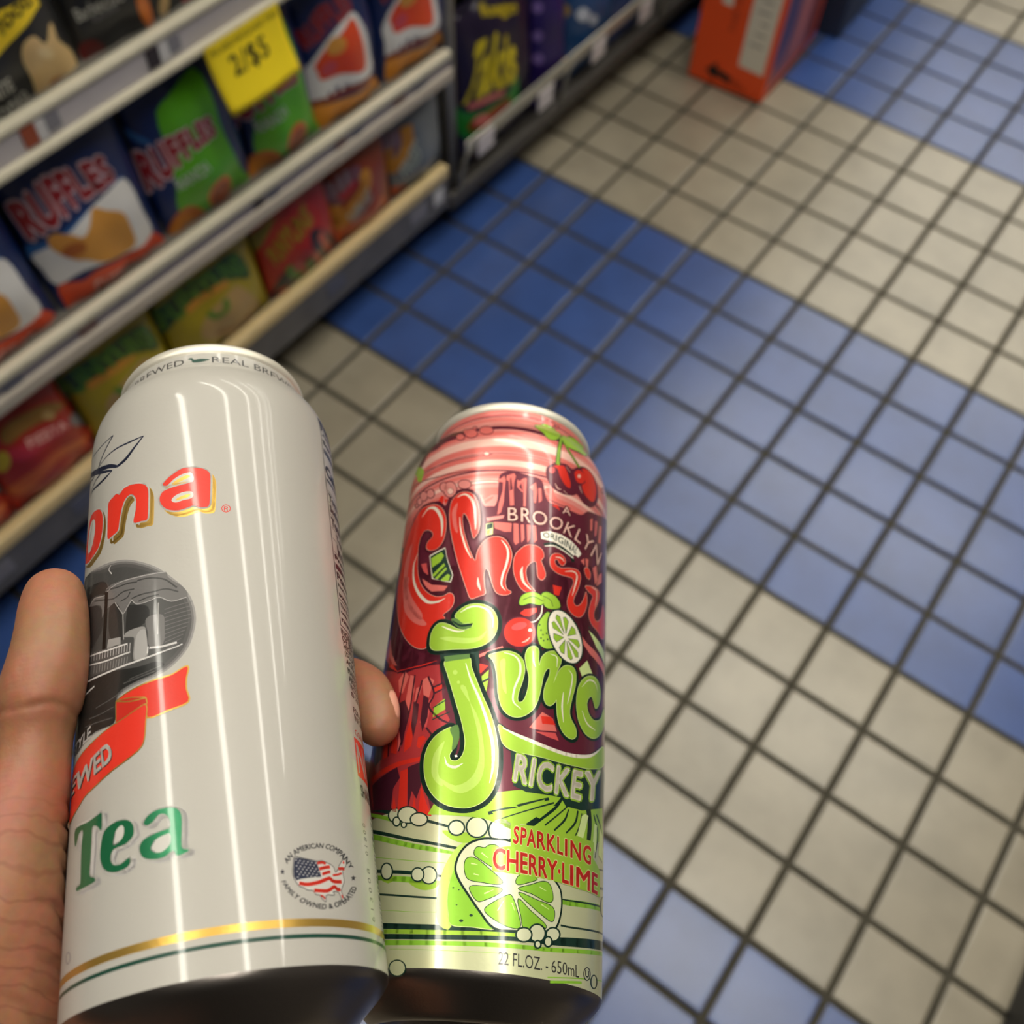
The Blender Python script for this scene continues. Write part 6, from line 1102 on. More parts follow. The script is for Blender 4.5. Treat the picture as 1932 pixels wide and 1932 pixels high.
('barcode',3,'ink','P',[[(59.95,26.1),(81.95,26.1),(81.95,26.9),(59.95,26.9)]]),
('barcode',3,'ink','P',[[(59.95,25.3),(81.95,25.3),(81.95,25.7),(59.95,25.7)]]),
('barcode',3,'ink','P',[[(59.95,24.3),(81.95,24.3),(81.95,24.7),(59.95,24.7)]]),
('barcode',3,'ink','P',[[(59.95,23.1),(81.95,23.1),(81.95,23.9),(59.95,23.9)]]),
('barcode',3,'ink','P',[[(59.95,22.1),(81.95,22.1),(81.95,22.5),(59.95,22.5)]]),
('barcode',3,'ink','P',[[(59.95,20.9),(81.95,20.9),(81.95,21.7),(59.95,21.7)]]),
('barcode',3,'ink','P',[[(59.95,19.5),(81.95,19.5),(81.95,20.3),(59.95,20.3)]]),
('barcode',3,'ink','P',[[(59.95,18.7),(81.95,18.7),(81.95,19.1),(59.95,19.1)]]),
('barcode',3,'ink','P',[[(59.95,16.9),(81.95,16.9),(81.95,18.1),(59.95,18.1)]]),
('barcode',3,'ink','P',[[(59.95,15.6),(81.95,15.6),(81.95,16.0),(59.95,16.0)]]),
('barcode',3,'ink','P',[[(59.95,14.8),(81.95,14.8),(81.95,15.2),(59.95,15.2)]]),
('barcode',3,'ink','P',[[(59.95,13.4),(81.95,13.4),(81.95,14.2),(59.95,14.2)]]),
('barcode',3,'ink','P',[[(59.95,12.6),(81.95,12.6),(81.95,13.0),(59.95,13.0)]]),
('barcode',3,'ink','P',[[(59.95,11.6),(81.95,11.6),(81.95,12.0),(59.95,12.0)]]),
('barcode',3,'ink','P',[[(59.95,10.6),(81.95,10.6),(81.95,11.0),(59.95,11.0)]]),
('barcode',3,'ink','P',[[(59.95,8.9),(81.95,8.9),(81.95,9.7),(59.95,9.7)]]),
('barcode',3,'ink','P',[[(59.95,7.6),(81.95,7.6),(81.95,8.0),(59.95,8.0)]]),
('barcode', 3, 'g30', 'T', ('0 1 8 0 0', [(53.730000000000004, 25.81), (53.730000000000004, 33.63)], [(51.93, 25.81), (51.93, 33.63)], 0.0, 0.0)),
('barcode', 3, 'g30', 'T', ('6 1 3 0 0 8', [(53.550000000000004, 10.38), (53.550000000000004, 22.63)], [(51.75, 10.38), (51.75, 22.63)], 0.0, 0.0)),
('neck_lettering', 3, 'g30', 'T', ('REAL BREWED', [(12.3, 176.63), (54.3, 176.63)], [(12.3, 179.03), (54.3, 179.03)], 0.0, 0.0)),
('neck_lettering#2', 3, 'g30', 'T', ('BREWED', [(-22.43, 176.63), (1.57, 176.63)], [(-22.43, 179.03), (1.57, 179.03)], 0.0, 0.0)),
('duck_print',3,'dkgreen','C',[[(3.0599999999999996,178.7299125181729),(4.66,179.12991251817292),(5.56,178.12991251817292),(8.059999999999999,178.3299125181729),(11.559999999999999,177.8299125181729),(8.059999999999999,176.9299125181729),(5.06,177.0299125181729),(4.459999999999999,178.12991251817292)]]),
('code_mark', 3, 'g62', 'T', ('0', [(-31.13, 11.24), (-27.54, 10.89)], [(-31.86, 14.2), (-27.98, 13.63)], 0.0, 0.0)),
]
ART_RED = [
('background_print',1,'cream2','P',[[(-114.6,0.0),(114.6,0.0),(114.6,40.32),(-114.6,40.32)]]),
('background_print',1,'pink','P',[[(-114.6,139.27),(114.6,139.27),(114.6,186.14),(-114.6,186.14)]]),
('background_print',2,'maroon','P',[[(-114.6,187.01),(114.6,187.01),(114.6,187.58),(-114.6,187.58)]]),
('background_print',2,'salmon','P',[[(-114.6,185.55),(114.6,185.55),(114.6,186.79),(-114.6,186.79)]]),
('background_print',2,'rose','P',[[(-114.6,184.21),(114.6,184.21),(114.6,184.77),(-114.6,184.77)]]),
('background_print',2,'salmon','P',[[(-114.6,177.57),(114.6,177.57),(114.6,182.76),(-114.6,182.76)]]),
('background_print',2,'salmon','P',[[(-114.6,169.3),(114.6,169.3),(114.6,171.44),(-114.6,171.44)]]),
('background_print',2,'ltpink','P',[[(-114.6,164.36),(114.6,164.36),(114.6,167.8),(-114.6,167.8)]]),
('background_print',2,'salmon','P',[[(-114.6,161.85),(114.6,161.85),(114.6,163.83),(-114.6,163.83)]]),
('background_print',2,'salmon','P',[[(-114.6,158.57),(114.6,158.57),(114.6,160.51),(-114.6,160.51)]]),
('background_print',2,'ltpink','P',[[(-114.6,155.99),(114.6,155.99),(114.6,158.27),(-114.6,158.27)]]),
('background_print',2,'salmon','P',[[(-114.6,154.54),(114.6,154.54),(114.6,155.34),(-114.6,155.34)]]),
('background_print',2,'salmon','P',[[(-114.6,151.49),(114.6,151.49),(114.6,152.74),(-114.6,152.74)]]),
('background_print',2,'ltpink','P',[[(-114.6,148.78),(114.6,148.78),(114.6,150.26),(-114.6,150.26)]]),
('background_print',2,'salmon','P',[[(-114.6,143.9),(114.6,143.9),(114.6,146.82),(-114.6,146.82)]]),
('background_print',3,'maroon','P',[[(-114.6,183.65),(114.6,183.65),(114.6,183.98),(-114.6,183.98)]]),
('background_print',3,'maroon','P',[[(-114.6,160.97),(114.6,160.97),(114.6,161.23),(-114.6,161.23)]]),
('background_print',3,'maroon','P',[[(-114.6,153.58),(114.6,153.58),(114.6,154.23),(-114.6,154.23)]]),
('background_print',4,'maroon','C',[[(-52.94,180.66),(-53.36,186.79),(-40.75,184.26),(-23.06,176.16),(-14.04,174.64),(-6.62,174.88),(-0.3,174.8),(5.59,174.7),(10.22,174.42),(18.78,174.37),(29.11,172.32),(53.45,182.36),(27.35,171.12),(17.19,171.68),(8.66,172.43),(1.55,172.84),(-5.44,172.79),(-12.61,172.67),(-17.95,171.11),(-26.58,171.34),(-33.51,170.58)]]),
('background_print',4,'maroon','S',([(-43.95,164.6),(-32.97,161.81),(-25.4,160.87),(-18.25,160.47),(-11.95,160.37),(-6.48,160.71)],[0.261,0.261,0.261,0.261,0.261,0.261],0,1)),
('background_print',4,'maroon','S',([(-47.45,162.04),(-35.26,158.3),(-26.98,156.08),(-17.67,154.91),(-11.42,154.26),(-3.95,153.93)],[0.392,0.392,0.392,0.392,0.392,0.392],0,1)),
('background_print',4,'maroon','S',([(-13.59,149.72),(-8.54,149.82),(-3.65,149.68)],[0.323,0.323,0.323],0,1)),
('background_print',4,'maroon','S',([(-13.03,148.38),(-8.44,148.57),(-3.96,148.44)],[0.201,0.201,0.201],0,1)),
('background_print',4,'maroon','S',([(13.49,145.22),(18.6,144.7),(22.64,145.03)],[0.32,0.32,0.32],0,1)),
('background_print',4,'maroon','S',([(26.92,152.69),(33.9,153.68),(42.22,155.4)],[0.247,0.247,0.247],0,1)),
('background_print',5,'maroon','C',[[(-17.65,170.68),(-17.77,169.55),(-18.63,169.14),(-19.92,169.61),(-21.24,170.86),(-22.17,172.52),(-22.33,173.95),(-21.45,174.38),(-19.87,173.63),(-18.41,172.19)]]),
('background_print',6,'salmon','C',[[(-18.03,170.81),(-18.12,169.93),(-18.84,169.63),(-19.91,170.02),(-21.0,171.02),(-21.72,172.31),(-21.78,173.36),(-21.04,173.66),(-19.79,173.09),(-18.64,171.99)]]),
('background_print',5,'maroon','C',[[(-16.62,173.27),(-16.57,172.17),(-17.11,171.72),(-18.02,172.05),(-19.01,173.09),(-19.82,174.6),(-20.18,176.05),(-19.75,176.68),(-18.57,176.07),(-17.34,174.72)]]),
('background_print',6,'salmon','C',[[(-17.01,173.41),(-16.96,172.61),(-17.36,172.28),(-18.05,172.53),(-18.79,173.31),(-19.37,174.39),(-19.57,175.37),(-19.21,175.78),(-18.4,175.39),(-17.54,174.46)]]),
('background_print',5,'maroon','C',[[(-12.7,171.27),(-12.93,169.74),(-14.12,169.08),(-15.82,169.53),(-17.5,171.01),(-18.62,173.14),(-18.78,175.13),(-17.61,175.92),(-15.51,175.06),(-13.62,173.24)]]),
('background_print',6,'salmon','C',[[(-13.04,171.35),(-13.24,170.07),(-14.29,169.54),(-15.8,169.94),(-17.27,171.21),(-18.22,172.97),(-18.26,174.55),(-17.2,175.14),(-15.43,174.46),(-13.83,172.98)]]),
('background_print',5,'maroon','C',[[(-13.8,174.82),(-13.75,173.93),(-14.15,173.53),(-14.83,173.74),(-15.56,174.52),(-16.15,175.66),(-16.37,176.77),(-16.04,177.31),(-15.23,176.95),(-14.34,175.96)]]),
('background_print',6,'salmon','C',[[(-14.17,174.94),(-14.15,174.38),(-14.42,174.14),(-14.88,174.29),(-15.37,174.8),(-15.74,175.5),(-15.83,176.14),(-15.58,176.42),(-15.07,176.22),(-14.52,175.64)]]),
('background_print',5,'maroon','C',[[(-6.99,172.14),(-7.33,170.66),(-8.6,169.91),(-10.34,170.14),(-11.94,171.33),(-12.84,173.1),(-12.69,174.82),(-11.41,175.69),(-9.48,175.27),(-7.77,173.87)]]),
('background_print',6,'salmon','C',[[(-7.3,172.17),(-7.61,170.96),(-8.76,170.36),(-10.31,170.57),(-11.72,171.56),(-12.5,173.02),(-12.31,174.37),(-11.15,175.02),(-9.45,174.68),(-7.98,173.57)]]),
('background_print',5,'maroon','C',[[(17.34,184.61),(16.98,183.52),(15.93,182.56),(14.35,181.71),(13.53,182.37),(13.08,183.19),(13.42,184.24),(14.43,185.15),(15.74,185.59),(16.86,185.39)]]),
('background_print',6,'salmon','C',[[(16.9,184.45),(16.61,183.62),(15.77,182.88),(14.72,182.53),(13.86,182.7),(13.5,183.31),(13.77,184.12),(14.58,184.83),(15.63,185.18),(16.52,185.04)]]),
('background_print',5,'maroon','C',[[(19.77,184.86),(19.47,183.92),(18.62,183.08),(17.56,182.68),(16.69,182.87),(16.32,183.57),(16.59,184.49),(17.41,185.29),(18.47,185.69),(19.38,185.54)]]),
('background_print',6,'salmon','C',[[(19.3,184.68),(19.09,184.0),(18.46,183.39),(17.68,183.09),(17.03,183.22),(16.75,183.72),(16.96,184.39),(17.56,184.98),(18.35,185.27),(19.02,185.16)]]),
('background_print',5,'maroon','C',[[(21.99,184.66),(21.78,184.0),(21.14,183.39),(20.35,183.06),(19.7,183.15),(19.43,183.6),(19.64,184.25),(20.25,184.84),(21.04,185.17),(21.71,185.1)]]),
('background_print',6,'salmon','C',[[(21.51,184.45),(21.37,184.06),(20.98,183.69),(20.48,183.49),(20.07,183.53),(19.89,183.79),(20.03,184.17),(20.42,184.53),(20.92,184.74),(21.34,184.71)]]),
('background_print',5,'maroon','C',[[(-7.44,161.01),(-7.6,160.43),(-8.11,160.1),(-8.77,160.15),(-9.35,160.58),(-9.6,161.2),(-9.44,161.78),(-8.93,162.1),(-8.26,162.04),(-7.69,161.63)]]),
('background_print',6,'ltpink','C',[[(-7.67,161.03),(-7.8,160.61),(-8.2,160.38),(-8.72,160.42),(-9.17,160.73),(-9.36,161.18),(-9.24,161.59),(-8.83,161.81),(-8.31,161.77),(-7.87,161.47)]]),
('background_print',7,'maroon','C',[[(-35.92,148.1),(-36.11,147.63),(-36.9,147.7),(-38.06,148.33),(-39.19,149.3),(-39.78,150.21),(-39.55,150.65),(-38.6,150.47),(-37.4,149.8),(-36.39,148.91)]]),
('background_print',8,'pink','C',[[(-36.56,148.44),(-36.68,148.14),(-37.2,148.2),(-37.94,148.6),(-38.63,149.2),(-38.99,149.76),(-38.85,150.04),(-38.27,149.95),(-37.52,149.53),(-36.87,148.96)]]),
('background_print',7,'maroon','C',[[(-33.87,148.82),(-34.03,147.86),(-34.92,147.66),(-36.28,148.37),(-37.65,149.76),(-38.45,151.25),(-38.25,152.2),(-37.17,152.25),(-35.72,151.47),(-34.49,150.18)]]),
('background_print',8,'pink','C',[[(-34.44,149.11),(-34.54,148.32),(-35.18,148.14),(-36.17,148.65),(-37.15,149.7),(-37.72,150.85),(-37.61,151.63),(-36.87,151.75),(-35.84,151.19),(-34.92,150.19)]]),
('background_print',7,'maroon','C',[[(-31.02,149.72),(-31.25,148.48),(-32.36,148.19),(-34.04,149.02),(-35.72,150.72),(-36.68,152.59),(-36.4,153.8),(-35.03,153.91),(-33.25,152.99),(-31.76,151.41)]]),
('background_print',8,'pink','C',[[(-31.52,149.95),(-31.69,148.9),(-32.59,148.63),(-33.94,149.3),(-35.27,150.69),(-36.03,152.24),(-35.83,153.28),(-34.77,153.43),(-33.35,152.69),(-32.14,151.38)]]),
('background_print',7,'maroon','C',[[(-27.4,149.12),(-27.64,148.01),(-28.68,147.7),(-30.19,148.37),(-31.62,149.79),(-32.39,151.39),(-32.1,152.48),(-30.91,152.67),(-29.35,151.94),(-28.03,150.61)]]),
('background_print',8,'pink','C',[[(-27.83,149.3),(-28.03,148.38),(-28.87,148.12),(-30.1,148.67),(-31.26,149.83),(-31.87,151.13),(-31.64,152.05),(-30.69,152.22),(-29.43,151.64),(-28.36,150.54)]]),
('background_print',7,'maroon','C',[[(-21.64,149.75),(-21.85,148.55),(-22.72,148.06),(-23.95,148.49),(-25.09,149.7),(-25.68,151.2),(-25.45,152.4),(-24.52,152.83),(-23.26,152.37),(-22.17,151.2)]]),
('background_print',8,'pink','C',[[(-22.0,149.87),(-22.17,148.86),(-22.87,148.45),(-23.87,148.8),(-24.8,149.8),(-25.27,151.05),(-25.1,152.05),(-24.35,152.43),(-23.33,152.06),(-22.44,151.08)]]),
('background_print',7,'maroon','C',[[(-17.88,147.66),(-18.19,145.73),(-19.47,144.84),(-21.28,145.37),(-22.97,147.16),(-23.85,149.5),(-23.51,151.43),(-22.1,152.21),(-20.23,151.61),(-18.64,149.89)]]),
('background_print',8,'pink','C',[[(-18.21,147.75),(-18.48,146.01),(-19.61,145.21),(-21.21,145.68),(-22.69,147.28),(-23.47,149.37),(-23.17,151.1),(-21.94,151.82),(-20.3,151.29),(-18.89,149.75)]]),
('background_print',7,'maroon','C',[[(-12.68,148.67),(-13.05,147.54),(-14.28,147.02),(-15.91,147.35),(-17.35,148.42),(-18.01,149.79),(-17.61,150.9),(-16.31,151.33),(-14.66,150.98),(-13.28,149.97)]]),
('background_print',8,'pink','C',[[(-12.98,148.72),(-13.32,147.79),(-14.41,147.37),(-15.85,147.66),(-17.11,148.57),(-17.68,149.71),(-17.32,150.62),(-16.18,150.97),(-14.72,150.65),(-13.51,149.81)]]),
('background_print',7,'maroon','C',[[(53.17,179.91),(53.2,178.04),(53.28,176.93),(41.72,168.67),(39.54,168.27),(39.73,170.3),(53.48,182.01),(53.4,183.14),(53.29,183.07),(53.2,181.84)]]),
('background_print',8,'pink','C',[[(53.21,179.94),(53.23,178.3),(53.3,177.31),(42.59,169.67),(40.68,169.31),(41.67,171.73),(53.45,181.76),(53.38,182.75),(53.3,182.7),(53.23,181.62)]]),
('background_print',7,'maroon','C',[[(46.77,167.54),(45.24,165.53),(43.53,163.77),(41.98,162.7),(40.89,162.51),(40.49,163.14),(40.93,164.35),(42.22,165.82),(44.24,167.25),(46.53,168.31)]]),
('background_print',8,'pink','C',[[(44.58,165.98),(44.04,164.91),(43.18,163.88),(42.3,163.27),(41.65,163.25),(41.43,163.79),(41.72,164.68),(42.51,165.67),(43.57,166.41),(44.43,166.58)]]),
('background_print',8,'maroon','C',[[(-19.27,147.29),(-19.42,146.51),(-20.0,146.17),(-20.81,146.41),(-21.54,147.14),(-21.9,148.08),(-21.74,148.86),(-21.14,149.18),(-20.32,148.93),(-19.61,148.21)]]),
('background_print',9,'ltpink','C',[[(-19.48,147.35),(-19.6,146.68),(-20.09,146.39),(-20.77,146.59),(-21.38,147.21),(-21.68,148.01),(-21.55,148.68),(-21.04,148.95),(-20.36,148.74),(-19.76,148.13)]]),
('background_print',6,'maroon','C',[[(-52.89,176.56),(-53.04,181.46),(-53.41,187.48),(-44.34,185.95),(-30.27,171.14),(-36.17,171.03),(-37.6,167.19),(-40.62,167.42)]]),
('background_print',7,'lime','C',[[(-52.81,174.14),(-41.84,168.53),(-36.26,163.63),(-36.22,160.94),(-37.05,159.04),(-40.43,161.29),(-42.0,164.43)]]),
('background_print',5,'maroon','C',[[(-52.59,112.67),(-52.69,122.22),(-52.68,135.83),(-45.41,143.57),(-37.04,144.4),(-30.17,145.8),(-24.35,144.94),(-21.96,142.17),(-20.46,145.89),(-16.9,147.42),(-13.33,146.95),(-9.73,144.25),(-7.73,139.74),(-4.86,138.7),(-3.48,141.6),(-3.56,148.44),(-3.03,152.44),(0.91,153.98),(3.38,153.47),(6.7,152.96),(10.98,152.09),(12.56,146.38),(14.44,144.08),(19.6,144.15),(27.2,144.85),(31.02,148.44),(37.61,150.89),(53.04,157.44),(52.98,148.56),(52.96,117.72),(52.94,92.47),(26.15,81.09),(2.25,75.35),(-19.99,75.98),(-45.75,87.7)]]),
('background_print',5,'maroon','P',[[(-52.68,126.39),(-51.82,113.11),(-52.69,98.78),(-52.54,79.97),(-52.63,62.72),(-43.38,43.83),(-14.79,39.08),(3.65,41.37),(53.09,60.21),(47.0,132.01),(-5.69,115.08)]]),
('background_print',1,'maroon','P',[[(-114.6,40.32),(114.6,40.32),(114.6,139.27),(-114.6,139.27)]]),
('background_print',7,'red','P',[[(-25.22,145.51),(-24.11,147.09),(-22.96,146.19),(-23.1,143.27)]]),
('background_print',7,'red','P',[[(-22.57,145.07),(-21.03,144.58),(-22.02,142.68)]]),
('background_print',7,'salmon','P',[[(-8.84,143.44),(-5.36,145.48),(-4.5,144.74),(-7.91,141.92)]]),
('background_print',7,'salmon','P',[[(-7.89,141.68),(-4.79,143.28),(-4.92,142.31),(-7.37,140.2)]]),
('background_print',7,'salmon','P',[[(-12.23,146.52),(-9.09,146.4),(-10.69,145.73)]]),
('background_print',7,'pink','P',[[(-6.54,134.68),(-0.72,135.9),(-1.03,134.65),(-6.03,133.25)]]),
('background_print',7,'rose','P',[[(-29.78,121.9),(-27.13,121.4),(-25.57,116.34),(-28.06,118.53)]]),
('background_print',7,'salmon','P',[[(-28.18,115.86),(-23.46,112.16),(-17.32,110.3),(-18.44,108.77),(-25.15,110.0)]]),
('background_print',7,'salmon','P',[[(12.21,149.23),(15.05,150.72),(16.1,147.64),(18.56,145.67),(13.87,146.82)]]),
('background_print',7,'red','P',[[(14.92,143.28),(17.19,144.13),(18.21,142.35)]]),
('background_print',7,'red','P',[[(16.71,113.42),(20.12,113.74),(19.1,110.31),(17.3,110.13)]]),
('background_print',7,'salmon','P',[[(-52.61,140.69),(-47.06,143.54),(-38.78,144.32),(-40.4,139.72),(-44.76,135.22)]]),
('background_print',7,'salmon','P',[[(-52.65,132.8),(-51.37,137.58),(-46.35,133.66),(-48.94,129.77)]]),
('bridge_print',8,'salmon','P',[[(-2.9,150.45),(-1.78,151.75),(-1.26,150.03),(-1.37,145.59),(-1.27,141.22),(-1.96,136.87),(-3.07,135.87),(-2.82,140.65),(-1.96,145.55),(-2.07,148.99),(-4.02,149.18),(-3.68,150.18)]]),
('bridge_print',8,'salmon','P',[[(-0.97,151.8),(1.37,153.03),(2.05,151.87),(1.6,149.32),(1.61,145.87),(2.16,140.12),(0.8,139.71),(0.22,145.71),(-0.23,149.62),(-1.06,150.05)]]),
('bridge_print',8,'salmon','P',[[(2.54,150.44),(3.57,150.1),(4.53,151.26),(5.73,151.74),(5.81,146.56),(5.96,140.27),(5.16,140.11),(4.86,145.39),(2.72,147.49)]]),
('bridge_print',8,'salmon','P',[[(6.95,148.28),(8.91,150.75),(9.53,146.95),(9.33,142.5),(8.71,142.35),(8.26,147.11)]]),
('bridge_print',8,'salmon','P',[[(9.87,148.53),(10.92,148.83),(11.37,144.05),(10.37,142.79)]]),
('bridge_print',8,'salmon','P',[[(-4.05,133.02),(1.82,132.96),(1.83,129.7),(-0.3,129.48),(-3.49,130.69)]]),
('bridge_print',8,'salmon','P',[[(2.4,133.03),(3.97,133.03),(4.59,125.96),(3.49,124.87),(2.83,126.15)]]),
('bridge_print',8,'salmon','P',[[(4.77,132.93),(5.76,133.11),(6.26,127.64),(5.37,126.09)]]),
('bridge_print',8,'salmon','P',[[(6.75,133.31),(7.96,133.34),(8.04,128.02),(7.32,126.48)]]),
('bridge_print',8,'salmon','P',[[(8.77,133.3),(9.79,133.56),(10.48,128.16),(9.51,126.99)]]),
('bridge_print',8,'salmon','P',[[(32.57,145.84),(34.11,147.24),(33.87,142.14),(32.72,141.49)]]),
('bridge_print',8,'salmon','P',[[(35.82,147.27),(37.7,147.92),(36.92,141.97),(35.59,140.69)]]),
('bridge_print',8,'salmon','P',[[(39.32,147.41),(41.76,148.45),(40.73,140.81),(38.48,139.95)]]),
('bridge_print',8,'salmon','P',[[(30.28,129.16),(32.0,129.58),(31.76,126.18),(30.72,126.12)]]),
('bridge_print',8,'salmon','P',[[(27.82,127.0),(29.64,128.83),(29.73,126.08)]]),
('bridge_print',8,'salmon','P',[[(34.74,127.76),(37.31,130.12),(38.46,125.12),(36.64,122.28)]]),
('bridge_print',8,'salmon','P',[[(39.44,127.54),(42.44,130.2),(42.58,126.49),(37.57,122.32)]]),
('bridge_print',9,'maroon','P',[[(0.46,151.43),(1.38,146.33),(0.42,145.73),(0.14,150.15)]]),
('bridge_print',9,'maroon','P',[[(4.01,149.67),(4.6,146.32),(3.32,147.58)]]),
('bridge_print',9,'maroon','S',([(4.61,149.78),(5.13,140.59)],[0.2,0.2],0,1)),
('bridge_print',8,'cream','P',[[(-26.14,123.82),(-19.92,125.2),(-18.44,120.29),(-15.77,113.97),(-16.38,111.44),(-19.31,112.45),(-23.78,114.47),(-25.14,119.82)]]),
('bridge_print',9,'dkgreen','P',[[(-25.77,123.46),(-19.96,124.75),(-18.67,120.34),(-16.11,114.03),(-16.63,111.83),(-20.27,112.89),(-23.4,114.58),(-24.93,119.76)]]),
('bridge_print',10,'lime','P',[[(-25.17,122.58),(-21.13,123.68),(-20.0,122.02),(-21.15,120.03),(-24.37,118.68)]]),
('bridge_print',10,'lime','P',[[(-23.97,115.86),(-19.67,119.21),(-19.09,118.18),(-23.11,114.95)]]),
('bridge_print',10,'lime','P',[[(-22.55,114.35),(-18.78,117.44),(-18.25,116.66),(-21.51,113.63)]]),
('bridge_print',10,'lime','P',[[(-20.29,113.11),(-17.82,114.79),(-16.89,114.17),(-17.1,112.22),(-18.86,112.35)]]),
('bridge_print',8,'ltlime','P',[[(-6.43,132.33),(-4.22,132.78),(-4.02,128.36),(-6.08,127.81)]]),
('bridge_print',9,'dkgreen','P',[[(-6.26,132.09),(-4.33,132.64),(-4.27,130.68),(-6.09,129.99)]]),
('bridge_print',9,'lime','P',[[(-6.07,129.75),(-5.01,130.21),(-5.07,128.35),(-5.94,127.99)]]),
('cherry_lettering',10,'maroon','S',([(-30.08,145.26),(-26.4,144.23),(-23.1,141.31),(-21.1,137.05),(-20.53,132.37),(-21.17,127.85),(-23.32,125.68),(-26.19,125.92),(-28.09,127.53),(-28.02,129.62),(-26.1,130.81),(-25.9,132.4),(-27.62,134.32),(-30.1,135.13),(-31.86,133.57),(-32.61,130.55),(-32.11,125.15),(-31.17,120.14),(-29.03,114.81),(-25.72,110.39),(-21.9,107.59),(-18.65,106.87),(-16.6,107.65),(-15.04,106.67),(-14.5,104.25),(-15.55,101.85),(-17.87,100.13),(-17.08,98.81),(-19.55,96.08),(-21.5,92.43),(-22.89,89.84),(-26.47,90.72),(-30.58,93.72),(-35.18,98.77),(-39.55,105.26),(-43.76,114.04),(-46.17,122.86),(-44.0,126.89),(-44.99,132.42),(-42.06,138.15),(-38.33,142.58),(-34.14,145.43)],[2.129,2.129,2.129,2.129,2.129,2.129,2.129,2.129,2.129,2.129,2.129,2.129,2.129,2.129,2.129,2.129,2.129,2.129,2.129,2.129,2.129,2.129,2.129,2.129,2.129,2.129,2.129,2.129,2.129,2.129,2.129,2.129,2.129,2.129,2.129,2.129,2.129,2.129,2.129,2.129,2.129,2.129],1,1)),
('cherry_lettering',11,'ltpink','S',([(-30.08,145.26),(-26.4,144.23),(-23.1,141.31),(-21.1,137.05),(-20.53,132.37),(-21.17,127.85),(-23.32,125.68),(-26.19,125.92),(-28.09,127.53),(-28.02,129.62),(-26.1,130.81),(-25.9,132.4),(-27.62,134.32),(-30.1,135.13),(-31.86,133.57),(-32.61,130.55),(-32.11,125.15),(-31.17,120.14),(-29.03,114.81),(-25.72,110.39),(-21.9,107.59),(-18.65,106.87),(-16.6,107.65),(-15.04,106.67),(-14.5,104.25),(-15.55,101.85),(-17.87,100.13),(-17.08,98.81),(-19.55,96.08),(-21.5,92.43),(-22.89,89.84),(-26.47,90.72),(-30.58,93.72),(-35.18,98.77),(-39.55,105.26),(-43.76,114.04),(-46.17,122.86),(-44.0,126.89),(-44.99,132.42),(-42.06,138.15),(-38.33,142.58),(-34.14,145.43)],[0.287,0.287,0.287,0.287,0.287,0.287,0.287,0.287,0.287,0.287,0.287,0.287,0.287,0.287,0.287,0.287,0.287,0.287,0.287,0.287,0.287,0.287,0.287,0.287,0.287,0.287,0.287,0.287,0.287,0.287,0.287,0.287,0.287,0.287,0.287,0.287,0.287,0.287,0.287,0.287,0.287,0.287],1,1)),
('cherry_lettering',12,'red','C',[[(-30.08,145.26),(-26.4,144.23),(-23.1,141.31),(-21.1,137.05),(-20.53,132.37),(-21.17,127.85),(-23.32,125.68),(-26.19,125.92),(-28.09,127.53),(-28.02,129.62),(-26.1,130.81),(-25.9,132.4),(-27.62,134.32),(-30.1,135.13),(-31.86,133.57),(-32.61,130.55),(-32.11,125.15),(-31.17,120.14),(-29.03,114.81),(-25.72,110.39),(-21.9,107.59),(-18.65,106.87),(-16.6,107.65),(-15.04,106.67),(-14.5,104.25),(-15.55,101.85),(-17.87,100.13),(-17.08,98.81),(-19.55,96.08),(-21.5,92.43),(-22.89,89.84),(-26.47,90.72),(-30.58,93.72),(-35.18,98.77),(-39.55,105.26),(-43.76,114.04),(-46.17,122.86),(-44.0,126.89),(-44.99,132.42),(-42.06,138.15),(-38.33,142.58),(-34.14,145.43)]]),
('cherry_lettering',10,'maroon','S',([(-19.06,144.02),(-16.74,145.9),(-13.86,145.71),(-11.26,143.69),(-9.57,139.87),(-8.72,135.03),(-8.57,130.32),(-9.48,127.84),(-10.23,127.21),(-10.93,129.6),(-12.1,133.48),(-13.54,136.44),(-14.55,137.19),(-14.75,134.84),(-13.81,130.44),(-12.07,125.11),(-10.11,120.37),(-8.76,118.48),(-8.46,121.38),(-7.48,124.28),(-5.51,126.52),(-2.87,127.47),(-0.11,126.64),(1.82,123.74),(2.59,120.68),(2.24,117.07),(1.34,113.45),(1.18,110.61),(1.85,108.53),(3.22,107.63),(1.98,106.53),(0.13,106.35),(-1.42,107.17),(-2.65,109.67),(-3.48,112.24),(-4.3,114.63),(-5.05,115.5),(-5.57,114.84),(-5.59,112.65),(-5.13,109.18),(-4.73,106.53),(-6.72,105.55),(-9.14,104.92),(-10.66,108.1),(-12.76,113.53),(-15.49,121.07),(-18.18,129.89),(-19.66,136.89),(-19.76,141.52)],[2.089,2.089,2.089,2.089,2.089,2.089,2.089,2.089,2.089,2.089,2.089,2.089,2.089,2.089,2.089,2.089,2.089,2.089,2.089,2.089,2.089,2.089,2.089,2.089,2.089,2.089,2.089,2.089,2.089,2.089,2.089,2.089,2.089,2.089,2.089,2.089,2.089,2.089,2.089,2.089,2.089,2.089,2.089,2.089,2.089,2.089,2.089,2.089,2.089],1,1)),
